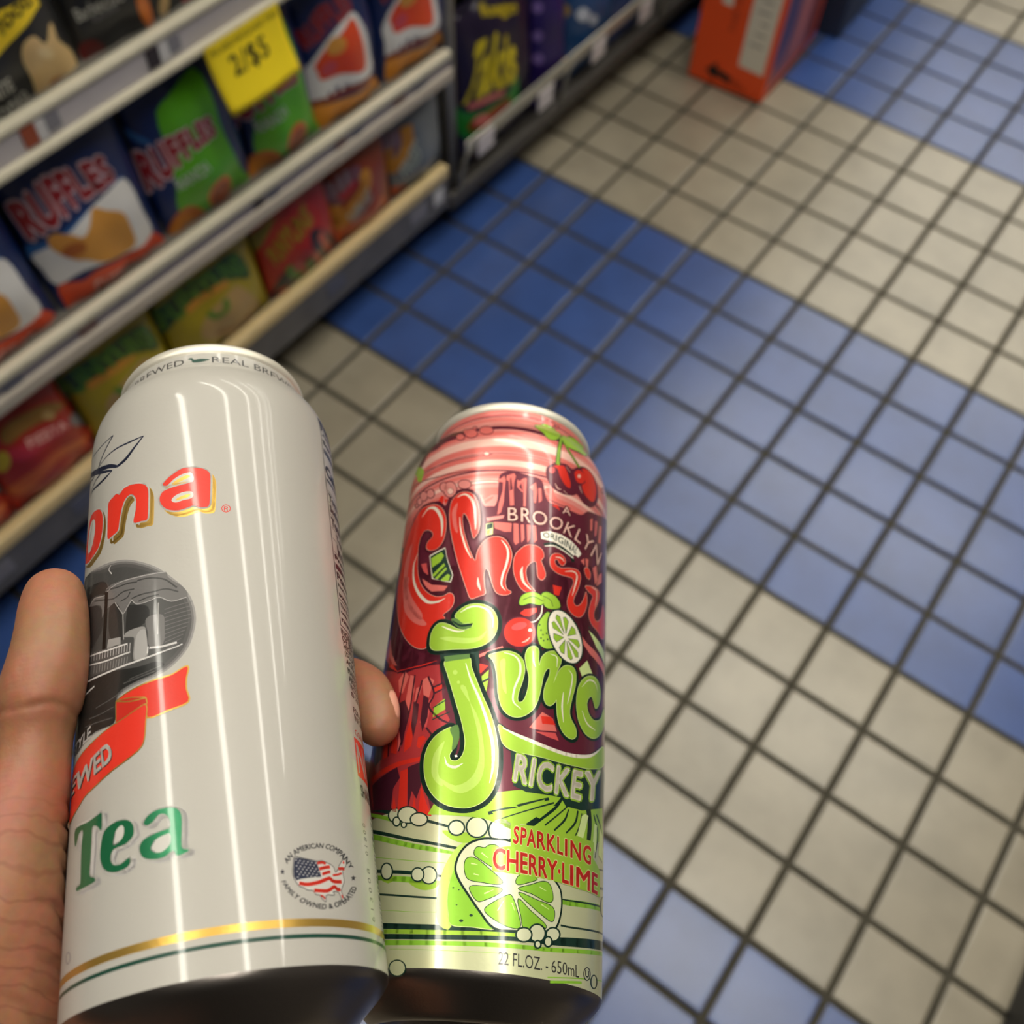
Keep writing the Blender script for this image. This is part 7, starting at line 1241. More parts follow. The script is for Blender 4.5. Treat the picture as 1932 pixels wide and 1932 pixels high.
('cherry_lettering',11,'ltpink','S',([(-19.06,144.02),(-16.74,145.9),(-13.86,145.71),(-11.26,143.69),(-9.57,139.87),(-8.72,135.03),(-8.57,130.32),(-9.48,127.84),(-10.23,127.21),(-10.93,129.6),(-12.1,133.48),(-13.54,136.44),(-14.55,137.19),(-14.75,134.84),(-13.81,130.44),(-12.07,125.11),(-10.11,120.37),(-8.76,118.48),(-8.46,121.38),(-7.48,124.28),(-5.51,126.52),(-2.87,127.47),(-0.11,126.64),(1.82,123.74),(2.59,120.68),(2.24,117.07),(1.34,113.45),(1.18,110.61),(1.85,108.53),(3.22,107.63),(1.98,106.53),(0.13,106.35),(-1.42,107.17),(-2.65,109.67),(-3.48,112.24),(-4.3,114.63),(-5.05,115.5),(-5.57,114.84),(-5.59,112.65),(-5.13,109.18),(-4.73,106.53),(-6.72,105.55),(-9.14,104.92),(-10.66,108.1),(-12.76,113.53),(-15.49,121.07),(-18.18,129.89),(-19.66,136.89),(-19.76,141.52)],[0.281,0.281,0.281,0.281,0.281,0.281,0.281,0.281,0.281,0.281,0.281,0.281,0.281,0.281,0.281,0.281,0.281,0.281,0.281,0.281,0.281,0.281,0.281,0.281,0.281,0.281,0.281,0.281,0.281,0.281,0.281,0.281,0.281,0.281,0.281,0.281,0.281,0.281,0.281,0.281,0.281,0.281,0.281,0.281,0.281,0.281,0.281,0.281,0.281],1,1)),
('cherry_lettering',12,'red','C',[[(-19.06,144.02),(-16.74,145.9),(-13.86,145.71),(-11.26,143.69),(-9.57,139.87),(-8.72,135.03),(-8.57,130.32),(-9.48,127.84),(-10.23,127.21),(-10.93,129.6),(-12.1,133.48),(-13.54,136.44),(-14.55,137.19),(-14.75,134.84),(-13.81,130.44),(-12.07,125.11),(-10.11,120.37),(-8.76,118.48),(-8.46,121.38),(-7.48,124.28),(-5.51,126.52),(-2.87,127.47),(-0.11,126.64),(1.82,123.74),(2.59,120.68),(2.24,117.07),(1.34,113.45),(1.18,110.61),(1.85,108.53),(3.22,107.63),(1.98,106.53),(0.13,106.35),(-1.42,107.17),(-2.65,109.67),(-3.48,112.24),(-4.3,114.63),(-5.05,115.5),(-5.57,114.84),(-5.59,112.65),(-5.13,109.18),(-4.73,106.53),(-6.72,105.55),(-9.14,104.92),(-10.66,108.1),(-12.76,113.53),(-15.49,121.07),(-18.18,129.89),(-19.66,136.89),(-19.76,141.52)]]),
('cherry_lettering',10,'maroon','S',([(5.2,123.56),(7.18,125.45),(9.97,125.96),(12.3,125.0),(13.08,122.73),(12.17,120.89),(13.1,118.92),(14.0,116.07),(12.84,113.98),(11.36,114.89),(11.0,117.89),(10.49,119.99),(8.91,119.38),(7.53,117.07),(7.52,114.43),(8.54,111.59),(10.63,109.48),(9.89,108.36),(7.14,108.71),(5.1,110.92),(3.65,114.62),(3.29,118.54),(3.88,121.54)],[1.532,1.532,1.532,1.532,1.532,1.532,1.532,1.532,1.532,1.532,1.532,1.532,1.532,1.532,1.532,1.532,1.532,1.532,1.532,1.532,1.532,1.532,1.532],1,1)),
('cherry_lettering',11,'ltpink','S',([(5.2,123.56),(7.18,125.45),(9.97,125.96),(12.3,125.0),(13.08,122.73),(12.17,120.89),(13.1,118.92),(14.0,116.07),(12.84,113.98),(11.36,114.89),(11.0,117.89),(10.49,119.99),(8.91,119.38),(7.53,117.07),(7.52,114.43),(8.54,111.59),(10.63,109.48),(9.89,108.36),(7.14,108.71),(5.1,110.92),(3.65,114.62),(3.29,118.54),(3.88,121.54)],[0.268,0.268,0.268,0.268,0.268,0.268,0.268,0.268,0.268,0.268,0.268,0.268,0.268,0.268,0.268,0.268,0.268,0.268,0.268,0.268,0.268,0.268,0.268],1,1)),
('cherry_lettering',12,'red','C',[[(5.2,123.56),(7.18,125.45),(9.97,125.96),(12.3,125.0),(13.08,122.73),(12.17,120.89),(13.1,118.92),(14.0,116.07),(12.84,113.98),(11.36,114.89),(11.0,117.89),(10.49,119.99),(8.91,119.38),(7.53,117.07),(7.52,114.43),(8.54,111.59),(10.63,109.48),(9.89,108.36),(7.14,108.71),(5.1,110.92),(3.65,114.62),(3.29,118.54),(3.88,121.54)]]),
('cherry_lettering',10,'maroon','S',([(15.23,121.82),(16.0,124.26),(18.21,125.6),(20.36,125.15),(21.21,123.58),(20.12,121.78),(18.82,122.1),(18.08,123.18),(17.01,122.61),(17.53,121.03),(19.59,120.58),(23.0,121.95),(26.5,122.69),(28.03,121.13),(27.28,117.17),(25.57,112.86),(25.02,110.43),(26.42,109.5),(28.39,111.02),(30.14,114.26),(31.11,116.73),(31.65,112.97),(30.33,108.84),(27.97,106.14),(25.19,105.75),(23.07,107.05),(22.46,109.83),(23.57,113.78),(24.77,116.95),(24.17,118.71),(21.62,118.41),(18.3,118.17),(16.0,119.38)],[1.231,1.231,1.231,1.231,1.231,1.231,1.231,1.231,1.231,1.231,1.231,1.231,1.231,1.231,1.231,1.231,1.231,1.231,1.231,1.231,1.231,1.231,1.231,1.231,1.231,1.231,1.231,1.231,1.231,1.231,1.231,1.231,1.231],1,1)),
('cherry_lettering',11,'ltpink','S',([(15.23,121.82),(16.0,124.26),(18.21,125.6),(20.36,125.15),(21.21,123.58),(20.12,121.78),(18.82,122.1),(18.08,123.18),(17.01,122.61),(17.53,121.03),(19.59,120.58),(23.0,121.95),(26.5,122.69),(28.03,121.13),(27.28,117.17),(25.57,112.86),(25.02,110.43),(26.42,109.5),(28.39,111.02),(30.14,114.26),(31.11,116.73),(31.65,112.97),(30.33,108.84),(27.97,106.14),(25.19,105.75),(23.07,107.05),(22.46,109.83),(23.57,113.78),(24.77,116.95),(24.17,118.71),(21.62,118.41),(18.3,118.17),(16.0,119.38)],[0.269,0.269,0.269,0.269,0.269,0.269,0.269,0.269,0.269,0.269,0.269,0.269,0.269,0.269,0.269,0.269,0.269,0.269,0.269,0.269,0.269,0.269,0.269,0.269,0.269,0.269,0.269,0.269,0.269,0.269,0.269,0.269,0.269],1,1)),
('cherry_lettering',12,'red','C',[[(15.23,121.82),(16.0,124.26),(18.21,125.6),(20.36,125.15),(21.21,123.58),(20.12,121.78),(18.82,122.1),(18.08,123.18),(17.01,122.61),(17.53,121.03),(19.59,120.58),(23.0,121.95),(26.5,122.69),(28.03,121.13),(27.28,117.17),(25.57,112.86),(25.02,110.43),(26.42,109.5),(28.39,111.02),(30.14,114.26),(31.11,116.73),(31.65,112.97),(30.33,108.84),(27.97,106.14),(25.19,105.75),(23.07,107.05),(22.46,109.83),(23.57,113.78),(24.77,116.95),(24.17,118.71),(21.62,118.41),(18.3,118.17),(16.0,119.38)]]),
('cherry_lettering',10,'maroon','S',([(29.79,124.49),(31.41,126.1),(33.26,125.11),(33.04,122.69),(31.33,122.28)],[0.79,0.79,0.79,0.79,0.79],1,1)),
('cherry_lettering',11,'ltpink','S',([(29.79,124.49),(31.41,126.1),(33.26,125.11),(33.04,122.69),(31.33,122.28)],[0.276,0.276,0.276,0.276,0.276],1,1)),
('cherry_lettering',12,'red','C',[[(29.79,124.49),(31.41,126.1),(33.26,125.11),(33.04,122.69),(31.33,122.28)]]),
('cherry_lettering',10,'maroon','S',([(30.65,118.72),(36.08,120.98),(40.06,121.11),(39.35,117.48),(36.37,112.51),(36.46,109.66),(39.04,109.74),(42.1,113.02),(44.32,118.66),(47.12,115.68),(47.53,109.0),(43.16,105.57),(39.17,106.21),(34.76,106.67),(32.78,109.31),(33.68,113.6),(35.02,117.1),(32.34,117.58)],[0.94,0.94,0.94,0.94,0.94,0.94,0.94,0.94,0.94,0.94,0.94,0.94,0.94,0.94,0.94,0.94,0.94,0.94],1,1)),
('cherry_lettering',11,'ltpink','S',([(30.65,118.72),(36.08,120.98),(40.06,121.11),(39.35,117.48),(36.37,112.51),(36.46,109.66),(39.04,109.74),(42.1,113.02),(44.32,118.66),(47.12,115.68),(47.53,109.0),(43.16,105.57),(39.17,106.21),(34.76,106.67),(32.78,109.31),(33.68,113.6),(35.02,117.1),(32.34,117.58)],[0.274,0.274,0.274,0.274,0.274,0.274,0.274,0.274,0.274,0.274,0.274,0.274,0.274,0.274,0.274,0.274,0.274,0.274],1,1)),
('cherry_lettering',12,'red','C',[[(30.65,118.72),(36.08,120.98),(40.06,121.11),(39.35,117.48),(36.37,112.51),(36.46,109.66),(39.04,109.74),(42.1,113.02),(44.32,118.66),(47.12,115.68),(47.53,109.0),(43.16,105.57),(39.17,106.21),(34.76,106.67),(32.78,109.31),(33.68,113.6),(35.02,117.1),(32.34,117.58)]]),
('cherry_lettering',14,'cream','S',([(-32.72,141.75),(-29.86,143.92),(-26.14,142.4),(-23.17,137.94),(-22.15,133.78),(-21.91,129.93)],[0.245,0.736,1.063,1.063,0.818,0.205],0,1)),
('cherry_lettering',14,'cream','S',([(-32.28,127.1),(-33.87,123.1),(-32.65,117.08),(-29.43,111.38),(-24.62,106.36),(-20.23,105.26),(-17.69,106.04)],[0.199,0.638,0.957,1.036,0.957,0.717,0.159],0,1)),
('cherry_lettering',14,'cream','S',([(-17.49,144.35),(-14.88,145.01),(-12.56,143.14),(-10.98,139.54),(-10.11,134.2),(-9.78,130.42)],[0.201,0.562,0.802,0.802,0.642,0.201],0,1)),
('cherry_lettering',14,'cream','S',([(-15.73,135.98),(-14.76,130.6),(-12.43,123.79),(-10.23,119.49)],[0.158,0.473,0.552,0.118],0,1)),
('cherry_lettering',14,'cream','S',([(-1.04,126.2),(0.86,123.63),(1.45,120.54),(0.95,116.48),(0.21,113.34),(0.07,109.85),(1.52,107.85)],[0.154,0.538,0.692,0.692,0.615,0.461,0.115],0,1)),
('cherry_lettering',14,'cream','S',([(-7.46,112.25),(-7.06,109.63),(-6.12,107.47)],[0.188,0.751,0.15],0,1)),
('cherry_lettering',14,'cream','S',([(6.27,117.26),(6.01,115.01),(6.97,111.7),(9.43,109.63)],[0.152,0.834,0.758,0.152],0,1)),
('cherry_lettering',14,'cream','S',([(17.14,123.84),(19.44,124.24),(20.68,123.36)],[0.116,0.464,0.116],0,1)),
('cherry_lettering',14,'cream','S',([(21.07,119.89),(24.6,121.38),(26.3,120.33),(25.35,115.86),(24.41,112.37)],[0.116,0.463,0.618,0.463,0.116],0,1)),
('cherry_lettering',14,'cream','S',([(34.2,120.08),(37.63,120.51),(37.74,117.37),(36.91,114.24)],[0.079,0.356,0.356,0.079],0,1)),
('cherry_lettering',13,'salmon','C',[[(-39.97,129.75),(-37.29,133.21),(-37.11,127.38),(-37.13,120.84),(-34.84,114.35),(-30.24,107.7),(-26.06,102.47),(-26.79,100.47),(-32.36,105.84),(-37.36,113.63),(-40.21,122.3)]]),
('cherry_lettering',13,'salmon','C',[[(-18.8,139.56),(-17.02,142.04),(-17.19,137.24),(-15.81,130.32),(-16.97,131.03),(-18.45,135.63)]]),
('cherry_lettering',13,'salmon','C',[[(-39.72,119.61),(-35.95,119.39),(-35.59,114.26),(-31.9,107.46),(-27.87,102.78),(-23.58,98.34),(-26.0,98.29),(-31.54,102.12),(-36.83,108.92)]]),
('cherry_fruit_print',8,'maroon','C',[[(12.27,157.3),(13.73,159.86),(16.46,161.44),(19.88,162.44),(22.56,161.67),(24.77,163.63),(27.87,165.68),(32.13,166.17),(36.27,164.03),(37.85,159.28),(36.51,154.79),(32.42,150.76),(28.26,150.4),(25.15,152.25),(23.5,150.91),(19.38,149.48),(15.07,150.23),(12.67,153.38)]]),
('cherry_fruit_print',9,'red','C',[[(14.89,159.52),(17.93,161.03),(19.43,160.93),(21.1,157.85),(22.15,155.29),(21.8,153.1),(19.72,153.65),(17.64,156.29),(16.57,158.91)]]),
('cherry_fruit_print',9,'red','C',[[(27.2,164.2),(30.61,165.74),(34.06,164.71),(36.31,160.89),(35.54,156.24),(33.1,153.7),(29.45,154.1),(27.4,157.03),(29.27,159.65),(28.5,162.85)]]),
('cherry_fruit_print',9,'red','C',[[(23.71,160.7),(25.67,162.81),(28.5,162.85),(29.23,160.67),(27.36,158.04),(24.67,157.6)]]),
('cherry_fruit_print',9,'rose','C',[[(15.61,158.01),(15.43,157.16),(14.91,156.47),(14.24,156.22),(13.68,156.5),(13.44,157.2),(13.61,158.04),(14.13,158.71),(14.8,158.96),(15.37,158.7)]]),
('cherry_fruit_print',10,'ltpink','C',[[(26.65,160.74),(26.53,160.19),(26.18,159.69),(25.74,159.45),(25.38,159.56),(25.23,159.96),(25.35,160.51),(25.69,161.0),(26.13,161.24),(26.49,161.14)]]),
('cherry_fruit_print',10,'ltpink','S',([(15.89,152.54),(16.9,150.94),(18.34,151.03)],[0.162,0.568,0.162],0,1)),
('cherry_fruit_print',10,'ltpink','S',([(26.19,156.36),(27.5,154.02)],[0.331,0.249],0,1)),
('cherry_fruit_print',10,'ltpink','S',([(19.92,161.42),(21.82,159.75)],[0.207,0.166],0,1)),
('cherry_fruit_print',10,'ltpink','S',([(19.32,150.96),(20.87,150.15)],[0.203,0.163],0,1)),
('cherry_fruit_print',10,'dkgreen','S',([(18.93,175.23),(17.16,168.85),(16.61,164.12),(16.58,160.72)],[1.446,1.701,1.871,2.126],0,1)),
('cherry_fruit_print',11,'lime','S',([(18.93,175.23),(17.16,168.85),(16.61,164.12),(16.58,160.72)],[0.765,1.02,1.19,1.446],0,1)),
('cherry_fruit_print',10,'dkgreen','S',([(19.12,174.57),(20.63,170.06),(23.09,166.77),(25.96,164.02)],[1.274,1.274,1.274,1.274],0,1)),
('cherry_fruit_print',11,'lime','S',([(19.12,174.57),(20.63,170.06),(23.09,166.77),(25.96,164.02)],[0.594,0.594,0.594,0.594],0,1)),
('cherry_fruit_print',10,'dkgreen','S',([(8.25,177.69),(12.83,182.44),(17.12,182.84),(20.45,181.38),(18.85,176.0),(15.71,171.92),(12.76,171.52),(11.13,174.03)],[0.51,0.51,0.51,0.51,0.51,0.51,0.51,0.51],1,1)),
('cherry_fruit_print',11,'lime','C',[[(8.25,177.69),(12.83,182.44),(17.12,182.84),(20.45,181.38),(18.85,176.0),(15.71,171.92),(12.76,171.52),(11.13,174.03)]]),
('cherry_fruit_print',10,'dkgreen','S',([(20.17,177.37),(28.79,183.16),(35.7,184.31),(42.1,184.61),(31.46,173.37),(26.99,172.14),(22.47,171.13),(19.3,171.85)],[0.514,0.514,0.514,0.514,0.514,0.514,0.514,0.514],1,1)),
('cherry_fruit_print',11,'lime','C',[[(20.17,177.37),(28.79,183.16),(35.7,184.31),(42.1,184.61),(31.46,173.37),(26.99,172.14),(22.47,171.13),(19.3,171.85)]]),
('cherry_fruit_print',12,'dkgreen','S',([(11.31,176.72),(14.28,175.24),(18.35,175.66)],[0.212,0.212,0.212],0,1)),
('cherry_fruit_print',12,'dkgreen','S',([(20.3,177.02),(25.26,175.78),(31.11,174.77)],[0.214,0.214,0.214],0,1)),
('brooklyn_lettering', 15, 'maroon', 'T', ('BROOKLYN', [(0.51, 133.75), (5.3, 134.06), (9.35, 134.15), (14.0, 134.34), (18.08, 134.16), (22.53, 133.89), (27.61, 132.98), (32.29, 131.86), (38.28, 130.66)], [(0.18, 138.93), (4.99, 139.6), (9.48, 139.56), (14.65, 139.32), (19.79, 139.38), (24.49, 139.1), (29.95, 138.99), (36.1, 138.55), (42.16, 137.75)], 0.09, 0.0)),
('brooklyn_lettering', 16, 'ltpink', 'T', ('BROOKLYN', [(0.51, 133.75), (5.3, 134.06), (9.35, 134.15), (14.0, 134.34), (18.08, 134.16), (22.53, 133.89), (27.61, 132.98), (32.29, 131.86), (38.28, 130.66)], [(0.18, 138.93), (4.99, 139.6), (9.48, 139.56), (14.65, 139.32), (19.79, 139.38), (24.49, 139.1), (29.95, 138.99), (36.1, 138.55), (42.16, 137.75)], 0.0, 0.0)),
('brooklyn_lettering', 16, 'ltpink', 'T', ('A', [(19.2, 141.79), (22.49, 142.03)], [(19.08, 144.66), (22.63, 145.27)], 0.0, 0.0)),
('brooklyn_lettering', 15, 'maroon', 'T', ('A', [(19.2, 141.79), (22.49, 142.03)], [(19.08, 144.66), (22.63, 145.27)], 0.1, 0.0)),
('brooklyn_lettering',15,'cream','P',[[(11.56,131.47),(14.5,132.86),(19.07,133.13),(23.11,132.5),(26.49,131.02),(28.03,129.66),(26.61,127.58),(24.9,127.94),(24.38,127.24),(20.22,128.69),(16.44,129.33),(11.89,129.02)]]),
('brooklyn_lettering', 16, 'dkgreen', 'T', ('ORIGINAL', [(12.4, 129.86), (15.96, 130.09), (19.7, 129.64), (23.26, 128.59), (25.44, 128.42)], [(12.4, 131.72), (15.86, 132.39), (20.08, 132.13), (23.68, 131.58), (26.79, 130.93)], 0.012, 0.0)),
('brooklyn_lettering',14,'dkgreen','S',([(12.83,127.22),(16.03,128.49),(19.76,128.04),(23.06,127.11),(24.47,124.97)],[0.775,0.93,1.162,1.317,1.55],0,1)),
('brooklyn_lettering',15,'cream','S',([(13.15,126.63),(16.51,127.83),(20.28,127.33),(24.41,126.33)],[0.232,0.465,0.542,0.465],0,1)),
('background_print',7,'red','P',[[(-46.06,95.77),(-40.05,90.5),(-35.16,85.57),(-30.8,84.85),(-23.89,84.35),(-18.17,84.78),(-18.09,84.12),(-24.8,83.47),(-33.39,84.32),(-41.85,89.38)]]),
('background_print',7,'salmon','P',[[(-52.71,97.84),(-46.99,99.02),(-46.17,102.46),(-41.11,93.67),(-35.63,87.51),(-42.26,90.46)]]),
('background_print',7,'salmon','P',[[(-33.57,81.97),(-30.66,84.15),(-28.39,81.77),(-30.48,76.74),(-32.29,77.68)]]),
('background_print',7,'salmon','P',[[(-27.86,82.06),(-25.76,81.1),(-25.26,76.3),(-26.27,69.42),(-27.73,65.24),(-27.83,59.63),(-29.3,58.36),(-29.68,64.87),(-28.54,72.86)]]),
('background_print',7,'salmon','P',[[(-24.59,77.0),(-22.38,77.39),(-22.96,74.56),(-24.65,72.39)]]),
('background_print',7,'salmon','P',[[(-22.63,79.14),(-20.58,80.03),(-18.29,78.38),(-18.89,75.95),(-19.44,73.12),(-21.46,74.28)]]),
('background_print',7,'rose','P',[[(-20.94,70.47),(-18.52,72.98),(-18.5,69.28),(-19.12,63.72),(-21.68,65.7)]]),
('background_print',7,'red','P',[[(-18.89,75.95),(-15.47,76.76),(-15.23,74.65),(-17.77,74.12)]]),
('background_print',7,'red','P',[[(-26.65,62.19),(-24.97,67.92),(-23.48,64.8),(-23.8,58.87),(-26.35,57.36)]]),
('background_print',7,'red','P',[[(-21.83,58.56),(-21.52,61.27),(-19.71,61.41),(-18.7,60.49),(-20.55,57.59)]]),
('background_print',7,'red','P',[[(-32.46,58.68),(-32.94,65.28),(-29.96,61.7),(-29.44,57.59)]]),
('background_print',7,'red','P',[[(-36.55,57.73),(-36.9,64.73),(-34.73,65.35),(-33.59,57.76)]]),
('background_print',7,'red','P',[[(-39.79,58.22),(-40.52,64.58),(-39.18,65.0),(-37.78,57.66)]]),
('background_print',8,'red','P',[[(-44.37,53.93),(-36.45,54.51),(-28.67,55.07),(-19.76,55.16),(-19.38,53.96),(-27.29,53.64),(-34.5,52.85),(-42.24,52.12)]]),
('background_print',7,'red','P',[[(-38.43,44.51),(-41.51,50.34),(-35.52,51.14),(-34.31,49.3),(-33.69,42.69)]]),
('background_print',7,'red','P',[[(-32.55,42.09),(-33.68,49.54),(-31.39,50.97),(-29.7,41.55)]]),
('background_print',7,'red','P',[[(-25.94,40.21),(-26.73,51.99),(-23.99,52.29),(-22.55,40.12),(-24.67,41.5)]]),
('background_print',7,'red','P',[[(-20.72,39.92),(-20.41,43.91),(-19.13,39.4)]]),
('background_print',7,'red','P',[[(-18.44,38.98),(-18.62,46.69),(-16.31,41.71),(-14.26,37.91)]]),
('background_print',7,'red','P',[[(-28.1,40.54),(-28.29,45.79),(-26.2,40.25)]]),
('background_print',7,'salmon','P',[[(-6.49,85.12),(1.86,89.0),(2.11,88.16),(-6.02,84.26)]]),
('background_print',7,'red','P',[[(-5.13,82.98),(-1.95,82.25),(-4.07,79.63)]]),
('background_print',7,'salmon','P',[[(11.26,64.76),(15.11,70.43),(18.71,69.32),(20.28,65.72),(14.97,64.77)]]),
('background_print',8,'red','P',[[(14.75,69.12),(18.24,69.6),(19.72,67.58),(15.29,66.84)]]),
('background_print',8,'rose','P',[[(13.34,64.01),(19.83,65.2),(21.11,63.16),(17.2,63.32)]]),
('background_print',9,'red','P',[[(6.34,100.76),(7.9,102.42),(11.67,103.73),(11.74,102.37),(9.29,100.2),(7.62,100.09)]]),
('background_print',8,'salmon','P',[[(28.04,100.62),(32.23,98.74),(47.68,97.6),(47.9,94.44),(33.88,95.8),(28.77,98.17)]]),
('background_print',9,'lime','P',[[(-3.62,78.8),(-1.66,81.0),(-1.67,78.48),(-3.3,77.14)]]),
('background_print',9,'lime','P',[[(-3.26,76.73),(-1.6,77.65),(-1.89,73.91)]]),
('background_print',9,'lime','P',[[(-17.26,69.94),(-14.11,72.06),(-13.54,68.75),(-17.3,66.7)]]),
('background_print',9,'ltlime','P',[[(32.82,103.65),(47.36,102.65),(47.62,98.51),(38.3,100.13)]]),
('background_print',9,'ltlime','P',[[(28.49,88.63),(32.43,92.91),(35.78,89.85),(29.86,86.52)]]),
('background_print',10,'dkgreen','S',([(-17.66,69.58),(-13.64,71.61)],[0.382,0.382],0,1)),
('background_print',10,'dkgreen','S',([(-17.42,65.91),(-12.02,67.84)],[0.379,0.379],0,1)),
('background_print',10,'dkgreen','S',([(-3.47,76.93),(-1.28,78.5)],[0.383,0.383],0,1)),
('background_print',10,'dkgreen','S',([(32.77,105.03),(37.15,103.8)],[0.419,0.419],0,1)),
('background_print',6,'dkrose','P',[[(-46.28,89.83),(-30.48,83.22),(-23.79,83.68),(-17.1,83.32),(-14.26,69.62),(-11.77,65.42),(-14.6,61.65),(-17.52,58.0),(-18.26,50.41),(-14.26,37.91),(-38.02,43.27),(-52.63,62.72),(-52.57,77.8)]]),
('background_print',8,'dkmaroon','P',[[(-47.14,64.25),(-44.11,73.39),(-39.4,76.06),(-35.26,70.49),(-37.82,65.0),(-37.45,57.97),(-41.89,56.82)]]),
('background_print',8,'dkmaroon','P',[[(-32.13,73.8),(-28.78,74.18),(-25.99,69.36),(-27.01,64.27),(-27.4,58.75),(-29.6,64.44)]]),
('background_print',8,'dkmaroon','P',[[(-24.98,72.88),(-22.77,71.61),(-22.6,67.07),(-23.42,61.18),(-24.84,65.45)]]),
('background_print',8,'dkmaroon','P',[[(-21.46,74.28),(-19.39,72.69),(-19.09,66.93),(-20.34,62.69),(-21.56,66.49)]]),
('background_print',8,'dkmaroon','P',[[(-41.87,51.22),(-28.36,53.45),(-26.65,50.05),(-28.88,47.41),(-28.74,41.02),(-38.02,43.27)]]),
('background_print',8,'dkmaroon','P',[[(-24.05,52.69),(-19.55,53.6),(-18.62,46.69),(-19.64,43.09),(-21.54,45.52),(-22.14,40.44)]]),
('background_print',9,'dkmaroon','S',([(-30.66,84.15),(-31.78,73.7),(-32.94,60.8)],[0.642,0.642,0.642],0,1)),
('background_print',9,'dkmaroon','S',([(-25.83,81.55),(-26.27,69.42),(-28.7,58.23)],[0.633,0.633,0.633],0,1)),
('background_print',9,'dkmaroon','S',([(-22.63,79.14),(-24.05,71.86)],[0.627,0.627],0,1)),
('background_print',9,'dkmaroon','S',([(-20.58,80.03),(-17.77,74.12),(-19.06,70.18),(-15.1,66.06),(-11.65,64.22)],[0.626,0.626,0.626,0.626,0.626],0,1)),
('background_print',9,'dkmaroon','S',([(-18.12,84.34),(-23.79,83.68),(-34.98,84.84)],[0.629,0.629,0.629],0,1)),
('background_print',9,'dkmaroon','S',([(-18.89,75.95),(-15.09,77.13)],[0.619,0.619],0,1)),
('background_print',9,'dkmaroon','S',([(-17.77,74.12),(-14.47,75.4)],[0.616,0.616],0,1)),
('background_print',9,'dkmaroon','S',([(-19.12,63.72),(-17.1,61.49)],[0.605,0.605],0,1)),
('background_print',9,'dkmaroon','S',([(-38.96,65.76),(-40.35,58.38)],[0.632,0.632],0,1)),
('background_print',9,'dkmaroon','S',([(-34.84,65.79),(-33.59,57.76)],[0.626,0.626],0,1)),
('lime_lettering',15,'dkgreen','P',[[(-17.57,87.29),(-5.05,86.85),(-3.91,77.54),(0.08,70.38),(1.93,65.74),(2.78,64.25),(0.72,61.69),(-9.02,61.36),(-12.62,73.58),(-15.79,81.44)]]),
('lime_lettering',15,'dkgreen','S',([(2.41,64.28),(5.54,62.62),(11.06,61.18),(18.25,60.04),(26.08,60.25),(34.29,62.6),(46.79,70.24),(51.78,68.12),(45.11,63.13),(34.43,58.97),(24.09,57.13),(14.95,56.94),(7.79,57.13),(4.3,58.57),(2.97,61.52)],[1.045,1.045,1.045,1.045,1.045,1.045,1.045,1.045,1.045,1.045,1.045,1.045,1.045,1.045,1.045],1,1)),
('lime_lettering',15,'dkgreen','C',[[(2.41,64.28),(5.54,62.62),(11.06,61.18),(18.25,60.04),(26.08,60.25),(34.29,62.6),(46.79,70.24),(51.78,68.12),(45.11,63.13),(34.43,58.97),(24.09,57.13),(14.95,56.94),(7.79,57.13),(4.3,58.57),(2.97,61.52)]]),
('lime_lettering',16,'ltlime','S',([(2.41,64.28),(5.54,62.62),(11.06,61.18),(18.25,60.04),(26.08,60.25),(34.29,62.6),(46.79,70.24),(51.78,68.12),(45.11,63.13),(34.43,58.97),(24.09,57.13),(14.95,56.94),(7.79,57.13),(4.3,58.57),(2.97,61.52)],[0.299,0.299,0.299,0.299,0.299,0.299,0.299,0.299,0.299,0.299,0.299,0.299,0.299,0.299,0.299],1,1)),
('lime_lettering',17,'lime','C',[[(2.41,64.28),(5.54,62.62),(11.06,61.18),(18.25,60.04),(26.08,60.25),(34.29,62.6),(46.79,70.24),(51.78,68.12),(45.11,63.13),(34.43,58.97),(24.09,57.13),(14.95,56.94),(7.79,57.13),(4.3,58.57),(2.97,61.52)]]),
('lime_lettering',15,'dkgreen','S',([(-15.42,83.96),(-11.66,84.37),(-7.72,84.7),(-6.9,81.7),(-4.97,77.3),(-2.95,72.83),(-0.85,68.7),(1.12,63.88),(2.32,59.12),(2.87,54.96),(2.94,50.45),(2.17,45.93),(-0.01,42.4),(-3.42,40.4),(-7.0,40.15),(-10.79,41.09),(-14.12,43.4),(-16.72,46.89),(-18.12,50.96),(-18.43,55.0),(-17.48,58.39),(-15.55,60.86),(-13.06,62.4),(-10.93,62.92),(-10.3,59.44),(-10.26,56.35),(-10.88,54.84),(-10.15,53.37),(-8.25,53.34),(-6.86,55.35),(-6.63,58.62),(-7.35,61.93),(-8.6,65.9),(-10.27,70.17),(-12.34,75.63),(-14.04,79.97)],[2.974,2.974,2.974,2.974,2.974,2.974,2.974,2.974,2.974,2.974,2.974,2.974,2.974,2.974,2.974,2.974,2.974,2.974,2.974,2.974,2.974,2.974,2.974,2.974,2.974,2.974,2.974,2.974,2.974,2.974,2.974,2.974,2.974,2.974,2.974,2.974],1,1)),
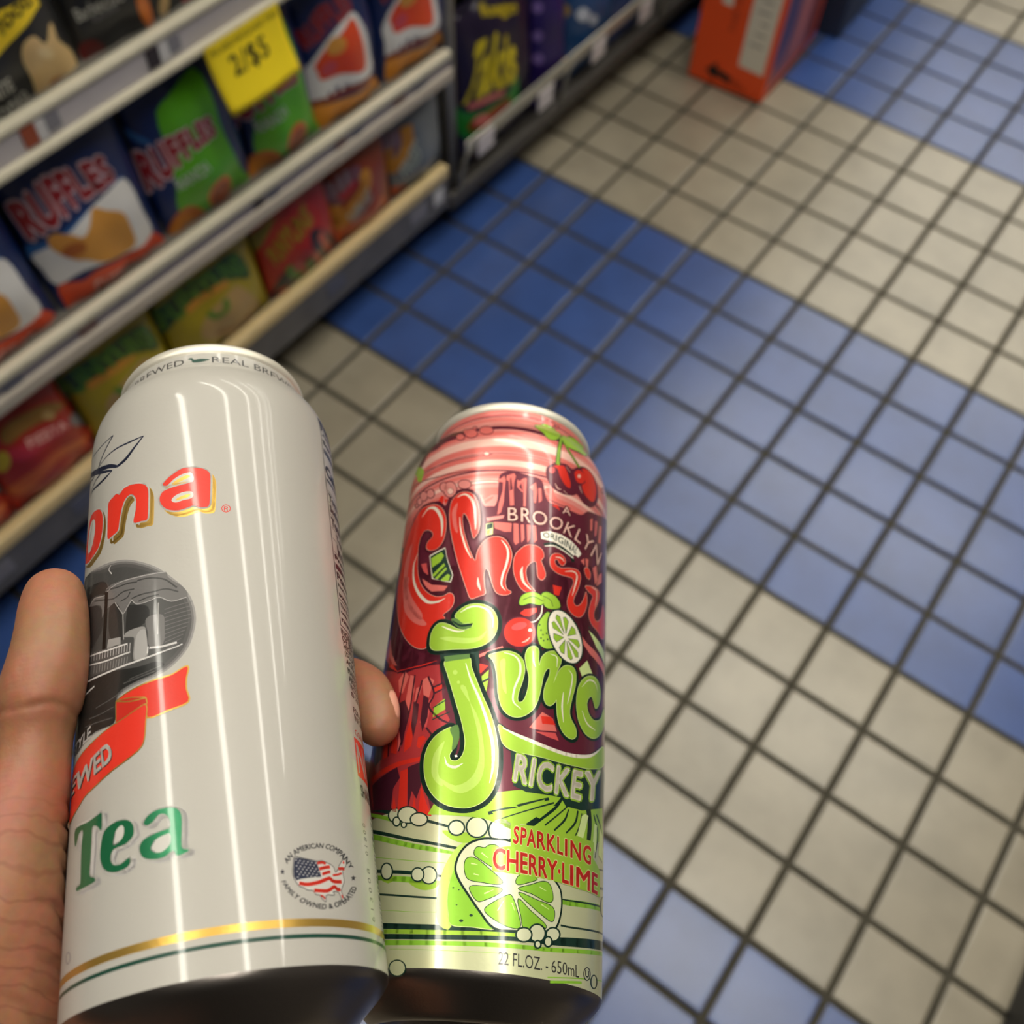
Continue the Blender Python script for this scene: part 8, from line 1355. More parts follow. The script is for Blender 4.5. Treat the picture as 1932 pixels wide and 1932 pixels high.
('lime_lettering',15,'dkgreen','C',[[(-15.42,83.96),(-11.66,84.37),(-7.72,84.7),(-6.9,81.7),(-4.97,77.3),(-2.95,72.83),(-0.85,68.7),(1.12,63.88),(2.32,59.12),(2.87,54.96),(2.94,50.45),(2.17,45.93),(-0.01,42.4),(-3.42,40.4),(-7.0,40.15),(-10.79,41.09),(-14.12,43.4),(-16.72,46.89),(-18.12,50.96),(-18.43,55.0),(-17.48,58.39),(-15.55,60.86),(-13.06,62.4),(-10.93,62.92),(-10.3,59.44),(-10.26,56.35),(-10.88,54.84),(-10.15,53.37),(-8.25,53.34),(-6.86,55.35),(-6.63,58.62),(-7.35,61.93),(-8.6,65.9),(-10.27,70.17),(-12.34,75.63),(-14.04,79.97)]]),
('lime_lettering',16,'ltlime','S',([(-15.42,83.96),(-11.66,84.37),(-7.72,84.7),(-6.9,81.7),(-4.97,77.3),(-2.95,72.83),(-0.85,68.7),(1.12,63.88),(2.32,59.12),(2.87,54.96),(2.94,50.45),(2.17,45.93),(-0.01,42.4),(-3.42,40.4),(-7.0,40.15),(-10.79,41.09),(-14.12,43.4),(-16.72,46.89),(-18.12,50.96),(-18.43,55.0),(-17.48,58.39),(-15.55,60.86),(-13.06,62.4),(-10.93,62.92),(-10.3,59.44),(-10.26,56.35),(-10.88,54.84),(-10.15,53.37),(-8.25,53.34),(-6.86,55.35),(-6.63,58.62),(-7.35,61.93),(-8.6,65.9),(-10.27,70.17),(-12.34,75.63),(-14.04,79.97)],[0.313,0.313,0.313,0.313,0.313,0.313,0.313,0.313,0.313,0.313,0.313,0.313,0.313,0.313,0.313,0.313,0.313,0.313,0.313,0.313,0.313,0.313,0.313,0.313,0.313,0.313,0.313,0.313,0.313,0.313,0.313,0.313,0.313,0.313,0.313,0.313],1,1)),
('lime_lettering',17,'lime','C',[[(-15.42,83.96),(-11.66,84.37),(-7.72,84.7),(-6.9,81.7),(-4.97,77.3),(-2.95,72.83),(-0.85,68.7),(1.12,63.88),(2.32,59.12),(2.87,54.96),(2.94,50.45),(2.17,45.93),(-0.01,42.4),(-3.42,40.4),(-7.0,40.15),(-10.79,41.09),(-14.12,43.4),(-16.72,46.89),(-18.12,50.96),(-18.43,55.0),(-17.48,58.39),(-15.55,60.86),(-13.06,62.4),(-10.93,62.92),(-10.3,59.44),(-10.26,56.35),(-10.88,54.84),(-10.15,53.37),(-8.25,53.34),(-6.86,55.35),(-6.63,58.62),(-7.35,61.93),(-8.6,65.9),(-10.27,70.17),(-12.34,75.63),(-14.04,79.97)]]),
('lime_lettering',15,'dkgreen','S',([(-2.01,85.57),(0.45,86.7),(3.54,87.47),(6.36,86.94),(8.28,85.13),(8.9,82.13),(8.45,78.68),(7.54,75.2),(7.3,72.69),(8.06,71.8),(9.38,73.06),(10.27,76.53),(10.4,80.11),(9.47,83.52),(8.88,86.62),(9.56,89.27),(11.5,90.58),(12.91,89.78),(13.07,86.69),(13.44,84.63),(14.08,87.46),(15.71,89.55),(18.19,90.73),(20.34,90.44),(20.84,88.06),(19.44,84.15),(18.43,80.43),(19.07,81.9),(20.38,85.09),(22.56,87.33),(25.53,87.94),(26.99,86.3),(26.9,82.36),(25.5,77.19),(24.79,73.19),(25.64,70.99),(27.54,68.95),(27.81,66.6),(25.88,65.17),(23.21,65.68),(21.13,67.98),(20.12,71.35),(19.74,75.36),(19.04,74.33),(17.63,73.03),(16.19,73.23),(15.29,75.39),(15.66,78.62),(16.95,82.56),(16.99,84.5),(15.96,84.21),(14.96,82.02),(14.37,78.29),(13.7,74.51),(12.46,71.04),(10.24,68.56),(7.55,67.28),(4.9,67.68),(2.85,69.84),(1.59,73.77),(1.07,77.86),(0.2,81.98),(-0.87,84.36)],[2.335,2.335,2.335,2.335,2.335,2.335,2.335,2.335,2.335,2.335,2.335,2.335,2.335,2.335,2.335,2.335,2.335,2.335,2.335,2.335,2.335,2.335,2.335,2.335,2.335,2.335,2.335,2.335,2.335,2.335,2.335,2.335,2.335,2.335,2.335,2.335,2.335,2.335,2.335,2.335,2.335,2.335,2.335,2.335,2.335,2.335,2.335,2.335,2.335,2.335,2.335,2.335,2.335,2.335,2.335,2.335,2.335,2.335,2.335,2.335,2.335,2.335,2.335],1,1)),
('lime_lettering',15,'dkgreen','C',[[(-2.01,85.57),(0.45,86.7),(3.54,87.47),(6.36,86.94),(8.28,85.13),(8.9,82.13),(8.45,78.68),(7.54,75.2),(7.3,72.69),(8.06,71.8),(9.38,73.06),(10.27,76.53),(10.4,80.11),(9.47,83.52),(8.88,86.62),(9.56,89.27),(11.5,90.58),(12.91,89.78),(13.07,86.69),(13.44,84.63),(14.08,87.46),(15.71,89.55),(18.19,90.73),(20.34,90.44),(20.84,88.06),(19.44,84.15),(18.43,80.43),(19.07,81.9),(20.38,85.09),(22.56,87.33),(25.53,87.94),(26.99,86.3),(26.9,82.36),(25.5,77.19),(24.79,73.19),(25.64,70.99),(27.54,68.95),(27.81,66.6),(25.88,65.17),(23.21,65.68),(21.13,67.98),(20.12,71.35),(19.74,75.36),(19.04,74.33),(17.63,73.03),(16.19,73.23),(15.29,75.39),(15.66,78.62),(16.95,82.56),(16.99,84.5),(15.96,84.21),(14.96,82.02),(14.37,78.29),(13.7,74.51),(12.46,71.04),(10.24,68.56),(7.55,67.28),(4.9,67.68),(2.85,69.84),(1.59,73.77),(1.07,77.86),(0.2,81.98),(-0.87,84.36)]]),
('lime_lettering',16,'ltlime','S',([(-2.01,85.57),(0.45,86.7),(3.54,87.47),(6.36,86.94),(8.28,85.13),(8.9,82.13),(8.45,78.68),(7.54,75.2),(7.3,72.69),(8.06,71.8),(9.38,73.06),(10.27,76.53),(10.4,80.11),(9.47,83.52),(8.88,86.62),(9.56,89.27),(11.5,90.58),(12.91,89.78),(13.07,86.69),(13.44,84.63),(14.08,87.46),(15.71,89.55),(18.19,90.73),(20.34,90.44),(20.84,88.06),(19.44,84.15),(18.43,80.43),(19.07,81.9),(20.38,85.09),(22.56,87.33),(25.53,87.94),(26.99,86.3),(26.9,82.36),(25.5,77.19),(24.79,73.19),(25.64,70.99),(27.54,68.95),(27.81,66.6),(25.88,65.17),(23.21,65.68),(21.13,67.98),(20.12,71.35),(19.74,75.36),(19.04,74.33),(17.63,73.03),(16.19,73.23),(15.29,75.39),(15.66,78.62),(16.95,82.56),(16.99,84.5),(15.96,84.21),(14.96,82.02),(14.37,78.29),(13.7,74.51),(12.46,71.04),(10.24,68.56),(7.55,67.28),(4.9,67.68),(2.85,69.84),(1.59,73.77),(1.07,77.86),(0.2,81.98),(-0.87,84.36)],[0.311,0.311,0.311,0.311,0.311,0.311,0.311,0.311,0.311,0.311,0.311,0.311,0.311,0.311,0.311,0.311,0.311,0.311,0.311,0.311,0.311,0.311,0.311,0.311,0.311,0.311,0.311,0.311,0.311,0.311,0.311,0.311,0.311,0.311,0.311,0.311,0.311,0.311,0.311,0.311,0.311,0.311,0.311,0.311,0.311,0.311,0.311,0.311,0.311,0.311,0.311,0.311,0.311,0.311,0.311,0.311,0.311,0.311,0.311,0.311,0.311,0.311,0.311],1,1)),
('lime_lettering',17,'lime','C',[[(-2.01,85.57),(0.45,86.7),(3.54,87.47),(6.36,86.94),(8.28,85.13),(8.9,82.13),(8.45,78.68),(7.54,75.2),(7.3,72.69),(8.06,71.8),(9.38,73.06),(10.27,76.53),(10.4,80.11),(9.47,83.52),(8.88,86.62),(9.56,89.27),(11.5,90.58),(12.91,89.78),(13.07,86.69),(13.44,84.63),(14.08,87.46),(15.71,89.55),(18.19,90.73),(20.34,90.44),(20.84,88.06),(19.44,84.15),(18.43,80.43),(19.07,81.9),(20.38,85.09),(22.56,87.33),(25.53,87.94),(26.99,86.3),(26.9,82.36),(25.5,77.19),(24.79,73.19),(25.64,70.99),(27.54,68.95),(27.81,66.6),(25.88,65.17),(23.21,65.68),(21.13,67.98),(20.12,71.35),(19.74,75.36),(19.04,74.33),(17.63,73.03),(16.19,73.23),(15.29,75.39),(15.66,78.62),(16.95,82.56),(16.99,84.5),(15.96,84.21),(14.96,82.02),(14.37,78.29),(13.7,74.51),(12.46,71.04),(10.24,68.56),(7.55,67.28),(4.9,67.68),(2.85,69.84),(1.59,73.77),(1.07,77.86),(0.2,81.98),(-0.87,84.36)]]),
('lime_lettering',15,'dkgreen','S',([(27.65,78.36),(28.24,81.99),(30.23,85.44),(33.52,88.01),(37.86,89.33),(41.27,88.59),(42.76,85.75),(41.03,81.7),(38.22,79.36),(36.81,81.04),(35.36,82.09),(33.48,80.56),(32.81,78.16),(34.2,75.71),(37.69,75.03),(42.81,77.65),(47.52,82.92),(49.84,80.35),(44.55,74.27),(37.89,69.56),(32.57,68.85),(29.27,71.19),(27.91,74.66)],[1.736,1.736,1.736,1.736,1.736,1.736,1.736,1.736,1.736,1.736,1.736,1.736,1.736,1.736,1.736,1.736,1.736,1.736,1.736,1.736,1.736,1.736,1.736],1,1)),
('lime_lettering',15,'dkgreen','C',[[(27.65,78.36),(28.24,81.99),(30.23,85.44),(33.52,88.01),(37.86,89.33),(41.27,88.59),(42.76,85.75),(41.03,81.7),(38.22,79.36),(36.81,81.04),(35.36,82.09),(33.48,80.56),(32.81,78.16),(34.2,75.71),(37.69,75.03),(42.81,77.65),(47.52,82.92),(49.84,80.35),(44.55,74.27),(37.89,69.56),(32.57,68.85),(29.27,71.19),(27.91,74.66)]]),
('lime_lettering',16,'ltlime','S',([(27.65,78.36),(28.24,81.99),(30.23,85.44),(33.52,88.01),(37.86,89.33),(41.27,88.59),(42.76,85.75),(41.03,81.7),(38.22,79.36),(36.81,81.04),(35.36,82.09),(33.48,80.56),(32.81,78.16),(34.2,75.71),(37.69,75.03),(42.81,77.65),(47.52,82.92),(49.84,80.35),(44.55,74.27),(37.89,69.56),(32.57,68.85),(29.27,71.19),(27.91,74.66)],[0.316,0.316,0.316,0.316,0.316,0.316,0.316,0.316,0.316,0.316,0.316,0.316,0.316,0.316,0.316,0.316,0.316,0.316,0.316,0.316,0.316,0.316,0.316],1,1)),
('lime_lettering',17,'lime','C',[[(27.65,78.36),(28.24,81.99),(30.23,85.44),(33.52,88.01),(37.86,89.33),(41.27,88.59),(42.76,85.75),(41.03,81.7),(38.22,79.36),(36.81,81.04),(35.36,82.09),(33.48,80.56),(32.81,78.16),(34.2,75.71),(37.69,75.03),(42.81,77.65),(47.52,82.92),(49.84,80.35),(44.55,74.27),(37.89,69.56),(32.57,68.85),(29.27,71.19),(27.91,74.66)]]),
('lime_lettering',15,'dkgreen','S',([(-21.38,91.51),(-21.2,94.61),(-19.88,96.82),(-17.83,97.35),(-15.0,96.15),(-12.69,94.72),(-10.11,94.06),(-8.32,94.69),(-7.71,95.65),(-8.87,96.32),(-10.74,96.34),(-12.47,97.66),(-13.57,99.23),(-12.36,100.93),(-10.25,102.35),(-7.6,102.9),(-4.7,102.51),(-2.17,101.05),(-0.58,98.43),(-0.22,94.96),(-1.1,91.8),(-2.98,89.6),(-5.56,88.23),(-8.72,87.75),(-12.43,87.89),(-15.86,87.92),(-19.3,88.37),(-20.89,89.64)],[2.881,2.881,2.881,2.881,2.881,2.881,2.881,2.881,2.881,2.881,2.881,2.881,2.881,2.881,2.881,2.881,2.881,2.881,2.881,2.881,2.881,2.881,2.881,2.881,2.881,2.881,2.881,2.881],1,1)),
('lime_lettering',15,'dkgreen','C',[[(-21.38,91.51),(-21.2,94.61),(-19.88,96.82),(-17.83,97.35),(-15.0,96.15),(-12.69,94.72),(-10.11,94.06),(-8.32,94.69),(-7.71,95.65),(-8.87,96.32),(-10.74,96.34),(-12.47,97.66),(-13.57,99.23),(-12.36,100.93),(-10.25,102.35),(-7.6,102.9),(-4.7,102.51),(-2.17,101.05),(-0.58,98.43),(-0.22,94.96),(-1.1,91.8),(-2.98,89.6),(-5.56,88.23),(-8.72,87.75),(-12.43,87.89),(-15.86,87.92),(-19.3,88.37),(-20.89,89.64)]]),
('lime_lettering',16,'ltlime','S',([(-21.38,91.51),(-21.2,94.61),(-19.88,96.82),(-17.83,97.35),(-15.0,96.15),(-12.69,94.72),(-10.11,94.06),(-8.32,94.69),(-7.71,95.65),(-8.87,96.32),(-10.74,96.34),(-12.47,97.66),(-13.57,99.23),(-12.36,100.93),(-10.25,102.35),(-7.6,102.9),(-4.7,102.51),(-2.17,101.05),(-0.58,98.43),(-0.22,94.96),(-1.1,91.8),(-2.98,89.6),(-5.56,88.23),(-8.72,87.75),(-12.43,87.89),(-15.86,87.92),(-19.3,88.37),(-20.89,89.64)],[0.32,0.32,0.32,0.32,0.32,0.32,0.32,0.32,0.32,0.32,0.32,0.32,0.32,0.32,0.32,0.32,0.32,0.32,0.32,0.32,0.32,0.32,0.32,0.32,0.32,0.32,0.32,0.32],1,1)),
('lime_lettering',17,'lime','C',[[(-21.38,91.51),(-21.2,94.61),(-19.88,96.82),(-17.83,97.35),(-15.0,96.15),(-12.69,94.72),(-10.11,94.06),(-8.32,94.69),(-7.71,95.65),(-8.87,96.32),(-10.74,96.34),(-12.47,97.66),(-13.57,99.23),(-12.36,100.93),(-10.25,102.35),(-7.6,102.9),(-4.7,102.51),(-2.17,101.05),(-0.58,98.43),(-0.22,94.96),(-1.1,91.8),(-2.98,89.6),(-5.56,88.23),(-8.72,87.75),(-12.43,87.89),(-15.86,87.92),(-19.3,88.37),(-20.89,89.64)]]),
('lime_lettering',18,'mdgreen','P',[[(-15.83,85.74),(-7.76,85.99),(-7.62,84.49),(-15.19,83.85)]]),
('lime_lettering',18,'mdgreen','C',[[(-11.49,62.63),(-9.25,63.73),(-8.45,60.18),(-9.03,57.47),(-10.26,56.35),(-10.34,59.83)]]),
('lime_lettering',18,'mdgreen','C',[[(-14.76,98.01),(-13.04,98.26),(-10.73,96.25),(-8.65,96.13),(-8.12,94.77),(-10.56,94.45),(-12.77,95.53)]]),
('lime_lettering',19,'dkgreen','S',([(-14.27,97.5),(-11.51,95.64),(-8.62,95.77),(-7.75,96.1)],[0.401,0.722,0.722,0.401],0,1)),
('lime_lettering',19,'cream','S',([(-11.95,100.2),(-9.16,101.82),(-6.29,101.96),(-3.35,100.63),(-1.75,97.99),(-1.52,94.87)],[0.161,0.563,0.563,0.563,0.483,0.121],0,1)),
('lime_lettering',19,'cream','S',([(-17.7,96.19),(-14.84,94.65),(-12.16,93.68),(-10.08,93.75)],[0.161,0.482,0.482,0.161],0,1)),
('lime_lettering',19,'cream','S',([(-8.69,83.02),(-6.62,77.5),(-4.3,72.99),(-1.99,67.82),(-0.11,62.79),(1.19,57.85),(1.63,51.81),(1.06,47.3)],[0.155,0.544,0.699,0.777,0.932,0.932,0.699,0.155],0,1)),
('lime_lettering',19,'cream','S',([(-12.21,54.51),(-11.19,52.19),(-8.82,51.38),(-6.68,52.51)],[0.11,0.589,0.736,0.11],0,1)),
('lime_lettering',19,'cream','S',([(2.39,86.9),(5.6,86.25),(7.32,84.18),(7.55,80.41),(6.23,76.02),(6.1,71.89),(8.57,69.86)],[0.156,0.468,0.624,0.624,0.546,0.468,0.117],0,1)),
('lime_lettering',19,'cream','S',([(11.17,88.84),(11.56,85.47),(12.28,83.92)],[0.157,0.472,0.157],0,1)),
('lime_lettering',19,'cream','S',([(16.85,89.44),(19.23,89.07),(19.37,85.85)],[0.119,0.396,0.119],0,1)),
('lime_lettering',19,'cream','S',([(23.92,86.49),(25.53,84.89),(24.99,80.4),(23.84,75.38)],[0.119,0.398,0.478,0.119],0,1)),
('lime_lettering',19,'cream','S',([(22.15,78.61),(21.85,73.92),(22.56,69.21)],[0.156,0.626,0.156],0,1)),
('lime_lettering',19,'cream','S',([(29.98,83.09),(33.42,86.64),(37.72,87.57),(39.93,85.41)],[0.12,0.4,0.48,0.12],0,1)),
('lime_lettering',19,'cream','S',([(30.26,75.51),(33.17,72.38),(38.29,72.22)],[0.158,0.552,0.158],0,1)),
('lime_lettering',19,'cream','S',([(3.59,63.47),(9.06,61.6),(18.25,60.04),(26.08,60.25),(35.06,62.99),(43.22,68.24)],[0.224,0.969,1.044,1.044,0.894,0.224],0,1)),
('lime_lettering',18,'lime2','C',[[(-18.15,92.24),(-14.57,92.16),(-9.44,91.28),(-5.44,91.64),(-3.23,93.9),(-4.58,90.77),(-8.47,89.49),(-13.52,90.27)]]),
('lime_lettering',18,'lime2','C',[[(-9.55,75.06),(-8.0,75.44),(-5.91,69.3),(-3.35,61.42),(-2.36,53.78),(-4.11,48.46),(-8.31,46.17),(-13.13,48.51),(-11.33,46.22),(-6.63,43.98),(-2.15,46.7),(-0.73,51.62),(-1.75,59.95),(-4.22,67.32)]]),
('lime_lettering',18,'lime2','C',[[(-15.72,50.18),(-15.54,55.49),(-12.71,59.16),(-13.49,55.35),(-13.69,50.04),(-11.71,46.23),(-13.75,47.06)]]),
('lime_lettering',18,'lime2','C',[[(1.43,83.79),(2.92,84.81),(3.26,79.77),(4.03,74.05),(2.77,75.55),(2.1,79.63)]]),
('lime_lettering',19,'lime2','C',[[(-10.92,80.15),(-11.02,79.71),(-11.36,79.45),(-11.81,79.48),(-12.21,79.79),(-12.4,80.25),(-12.31,80.69),(-11.96,80.94),(-11.5,80.91),(-11.1,80.61)]]),
('lime_lettering',19,'lime2','C',[[(-9.84,76.95),(-9.91,76.65),(-10.13,76.48),(-10.43,76.5),(-10.69,76.69),(-10.81,76.99),(-10.75,77.28),(-10.52,77.45),(-10.22,77.44),(-9.96,77.24)]]),
('lime_lettering',20,'cream','P',[[(-9.34,54.8),(-8.71,54.98),(-8.42,54.33),(-9.1,54.26)]]),
('fruit_icon',21,'maroon','C',[[(11.93,95.41),(11.06,92.08),(8.53,89.63),(5.36,89.07),(2.72,90.6),(1.55,93.58),(2.31,96.8),(4.74,99.09),(7.96,99.66),(10.73,98.29)]]),
('fruit_icon',22,'red','C',[[(11.51,95.31),(10.71,92.25),(8.38,90.01),(5.46,89.5),(3.02,90.9),(1.94,93.62),(2.65,96.58),(4.89,98.69),(7.86,99.21),(10.4,97.95)]]),
('fruit_icon',23,'rose','C',[[(8.73,97.4),(8.5,96.5),(7.46,95.52),(6.04,94.83),(4.77,94.72),(4.12,95.2),(4.34,96.08),(5.35,97.02),(6.77,97.69),(8.06,97.84)]]),
('fruit_icon',24,'cream','C',[[(10.42,95.72),(10.32,95.39),(10.04,95.13),(9.68,95.05),(9.38,95.18),(9.26,95.47),(9.35,95.8),(9.63,96.06),(9.99,96.14),(10.29,96.01)]]),
('fruit_icon',24,'ltpink','S',([(9.89,93.16),(8.92,91.85),(7.53,90.93)],[0.158,0.555,0.158],0,1)),
('fruit_icon',22,'cream','S',([(13.37,105.11),(13.09,101.81),(11.48,99.12),(9.82,98.28)],[0.406,0.488,0.406,0.244],0,1)),
('fruit_icon',22,'dkgreen','S',([(5.95,103.89),(6.42,106.52),(8.42,108.31),(10.97,108.9),(13.23,108.09),(14.12,106.48),(12.49,104.87),(9.46,104.82),(7.21,103.66)],[0.565,0.565,0.565,0.565,0.565,0.565,0.565,0.565,0.565],1,1)),
('fruit_icon',23,'lime','C',[[(5.95,103.89),(6.42,106.52),(8.42,108.31),(10.97,108.9),(13.23,108.09),(14.12,106.48),(12.49,104.87),(9.46,104.82),(7.21,103.66)]]),
('fruit_icon',22,'dkgreen','S',([(12.96,108.96),(14.95,110.15),(17.83,109.52),(19.39,107.94),(19.56,106.13),(16.61,104.68),(14.29,104.9),(13.5,107.0)],[0.573,0.573,0.573,0.573,0.573,0.573,0.573,0.573],1,1)),
('fruit_icon',23,'lime','C',[[(12.96,108.96),(14.95,110.15),(17.83,109.52),(19.39,107.94),(19.56,106.13),(16.61,104.68),(14.29,104.9),(13.5,107.0)]]),
('fruit_icon',24,'dkgreen','S',([(7.1,105.48),(10.18,107.31),(13.53,106.54)],[0.202,0.202,0.202],0,1)),
('fruit_icon',24,'dkgreen','S',([(13.44,108.39),(16.0,107.75),(17.04,105.75)],[0.204,0.204,0.204],0,1)),
('fruit_icon',21,'dkgreen','S',([(16.21,103.17),(13.58,101.03),(12.21,97.5),(12.4,93.97),(13.63,91.19),(16.77,91.18),(20.44,95.01)],[0.487,0.487,0.487,0.487,0.487,0.487,0.487],1,1)),
('fruit_icon',22,'lime','C',[[(16.21,103.17),(13.58,101.03),(12.21,97.5),(12.4,93.97),(13.63,91.19),(16.77,91.18),(20.44,95.01)]]),
('fruit_icon',23,'dkgreen','C',[[(13.62,96.52),(13.5,96.21),(13.24,96.14),(13.1,96.38),(13.22,96.68),(13.48,96.75)]]),
('fruit_icon',23,'dkgreen','C',[[(14.36,95.15),(14.24,94.85),(13.97,94.77),(13.83,95.01),(13.95,95.31),(14.21,95.38)]]),
('fruit_icon',23,'dkgreen','C',[[(14.67,93.23),(14.55,92.93),(14.29,92.86),(14.15,93.09),(14.27,93.39),(14.53,93.46)]]),
('fruit_icon',23,'dkgreen','C',[[(13.1,98.18),(12.98,97.87),(12.72,97.8),(12.58,98.04),(12.69,98.34),(12.95,98.41)]]),
('fruit_icon',23,'dkgreen','C',[[(15.54,95.93),(15.41,95.62),(15.15,95.54),(15.0,95.77),(15.12,96.08),(15.39,96.16)]]),
('fruit_icon',23,'dkgreen','C',[[(15.99,94.05),(15.87,93.74),(15.6,93.67),(15.45,93.89),(15.57,94.2),(15.84,94.28)]]),
('fruit_icon',23,'dkgreen','C',[[(13.75,93.87),(13.64,93.57),(13.38,93.5),(13.23,93.74),(13.35,94.04),(13.61,94.1)]]),
('fruit_icon',23,'dkgreen','C',[[(27.1,89.51),(22.59,88.46),(18.38,90.92),(15.73,95.82),(15.41,101.17),(17.56,104.88),(21.62,105.69),(26.33,103.47),(29.79,98.99),(30.08,93.65)]]),
('fruit_icon',24,'cream','C',[[(26.81,89.9),(22.72,89.01),(18.8,91.39),(16.28,96.02),(15.89,101.02),(17.79,104.44),(21.49,105.1),(25.8,102.89),(29.0,98.62),(29.4,93.66)]]),
('fruit_icon',25,'dkgreen','S',([(22.73,95.54),(25.38,90.89),(24.62,89.92),(23.32,90.6)],[0.202,0.202,0.202,0.202],1,0)),
('fruit_icon',25,'lime','P',[[(22.73,95.54),(25.38,90.89),(24.62,89.92),(23.32,90.6)]]),
('fruit_icon',25,'dkgreen','S',([(22.03,95.76),(21.89,91.04),(20.71,91.12),(19.92,92.56)],[0.202,0.202,0.202,0.202],1,0)),
('fruit_icon',25,'lime','P',[[(22.03,95.76),(21.89,91.04),(20.71,91.12),(19.92,92.56)]]),
('fruit_icon',25,'dkgreen','S',([(21.47,96.46),(18.85,94.03),(17.78,95.14),(17.76,96.61)],[0.202,0.202,0.202,0.202],1,0)),
('fruit_icon',25,'lime','P',[[(21.47,96.46),(18.85,94.03),(17.78,95.14),(17.76,96.61)]]),
('fruit_icon',25,'dkgreen','S',([(21.31,97.33),(17.45,98.38),(16.94,99.97),(17.67,100.76)],[0.202,0.202,0.202,0.202],1,0)),
('fruit_icon',25,'lime','P',[[(21.31,97.33),(17.45,98.38),(16.94,99.97),(17.67,100.76)]]),
('fruit_icon',25,'dkgreen','S',([(21.62,97.94),(18.25,101.98),(18.53,103.3),(19.71,103.04)],[0.203,0.203,0.203,0.203],1,0)),
('fruit_icon',25,'lime','P',[[(21.62,97.94),(18.25,101.98),(18.53,103.3),(19.71,103.04)]]),
('fruit_icon',25,'dkgreen','S',([(22.27,98.01),(20.98,103.17),(22.01,103.66),(23.14,102.5)],[0.203,0.203,0.203,0.203],1,0)),
('fruit_icon',25,'lime','P',[[(22.27,98.01),(20.98,103.17),(22.01,103.66),(23.14,102.5)]]),
('fruit_icon',25,'dkgreen','S',([(22.95,97.53),(24.58,101.53),(25.97,101.02),(26.46,99.47)],[0.203,0.203,0.203,0.203],1,0)),
('fruit_icon',25,'lime','P',[[(22.95,97.53),(24.58,101.53),(25.97,101.02),(26.46,99.47)]]),
('fruit_icon',25,'dkgreen','S',([(23.34,96.7),(27.34,97.83),(28.4,96.55),(27.88,95.25)],[0.203,0.203,0.203,0.203],1,0)),
('fruit_icon',25,'lime','P',[[(23.34,96.7),(27.34,97.83),(28.4,96.55),(27.88,95.25)]]),
('fruit_icon',25,'dkgreen','S',([(23.25,95.91),(27.66,93.63),(27.8,92.13),(26.54,91.69)],[0.202,0.202,0.202,0.202],1,0)),
('fruit_icon',25,'lime','P',[[(23.25,95.91),(27.66,93.63),(27.8,92.13),(26.54,91.69)]]),
('rickey_lettering',12,'lime','P',[[(-15.5,38.39),(-12.59,43.67),(-0.01,42.45),(3.4,44.94),(10.72,46.69),(45.51,55.54),(48.73,43.22),(36.07,36.59),(10.52,37.27),(7.67,35.45),(0.38,37.48)]]),
('rickey_lettering',13,'dkgreen','P',[[(6.29,56.91),(14.13,56.77),(22.13,56.39),(29.69,57.04),(43.48,62.54),(53.11,64.38),(48.05,51.62),(31.4,45.67),(24.62,44.93),(22.55,47.01),(14.69,46.34),(11.53,46.11),(7.65,47.33)]]),
('rickey_lettering',14,'dkgreen','S',([(1.33,38.98),(8.39,41.59),(18.51,45.66)],[0.921,0.85,0.779],0,1)),
('rickey_lettering',14,'dkgreen','S',([(4.98,37.93),(11.82,41.05),(20.31,44.97)],[0.283,0.354,0.495],0,1)),
('rickey_lettering',14,'dkgreen','S',([(12.45,36.88),(16.25,40.08),(20.82,43.98),(23.5,47.61)],[1.775,1.562,1.207,0.71],0,1)),
('rickey_lettering',14,'dkgreen','S',([(17.6,38.2),(21.83,42.02),(25.62,45.55)],[0.43,0.43,0.358],0,1)),
('rickey_lettering',14,'dkgreen','S',([(20.67,37.43),(24.28,41.16),(25.67,44.45)],[0.503,0.647,0.431],0,1)),
('rickey_lettering',14,'dkgreen','S',([(24.93,37.69),(28.52,41.51),(29.55,45.13)],[0.435,0.724,0.724],0,1)),
('rickey_lettering',14,'dkgreen','S',([(28.67,37.9),(30.62,41.34),(31.43,44.91)],[0.365,0.511,0.438],0,1)),
('rickey_lettering',14,'dkgreen','S',([(35.23,37.83),(35.81,43.18),(34.88,47.05)],[2.224,2.594,2.965],0,1)),
('rickey_lettering',14,'dkgreen','S',([(39.75,34.68),(41.68,41.89),(38.29,46.56)],[0.372,0.745,0.745],0,1)),
('rickey_lettering',14,'dkgreen','S',([(46.71,35.09),(46.2,43.24),(40.3,47.18)],[0.38,0.76,0.76],0,1)),
('rickey_lettering',15,'ltlime','P',[[(29.53,38.13),(31.46,44.17),(33.11,45.2),(34.95,45.18),(32.36,38.15)]]),
('rickey_lettering',15,'ltlime','P',[[(37.75,37.05),(38.87,44.08),(40.98,44.33),(40.21,36.26)]]),
('rickey_lettering',15,'ltlime','P',[[(42.56,36.18),(43.57,44.36),(48.8,42.47),(47.86,35.78)]]),
('rickey_lettering',15,'lime','P',[[(2.36,39.43),(8.41,41.23),(17.24,45.19),(16.87,44.2),(8.82,40.58),(3.15,38.44)]]),
('rickey_lettering',15,'lime','P',[[(2.86,42.35),(8.34,42.3),(9.5,41.76),(3.71,40.64)]]),
('rickey_lettering',15,'lime','P',[[(14.23,40.05),(19.03,43.94),(20.81,44.16),(15.86,39.64)]]),
('rickey_lettering', 17, 'lime', 'T', ('RICKEY', [(7.63, 48.81), (12.59, 48.15), (17.97, 47.7), (23.49, 47.81), (30.04, 48.29), (41.87, 51.97)], [(8.22, 56.36), (13.37, 55.84), (18.46, 55.64), (24.15, 55.71), (30.98, 56.66), (43.24, 61.23)], 0.075, 0.0)),
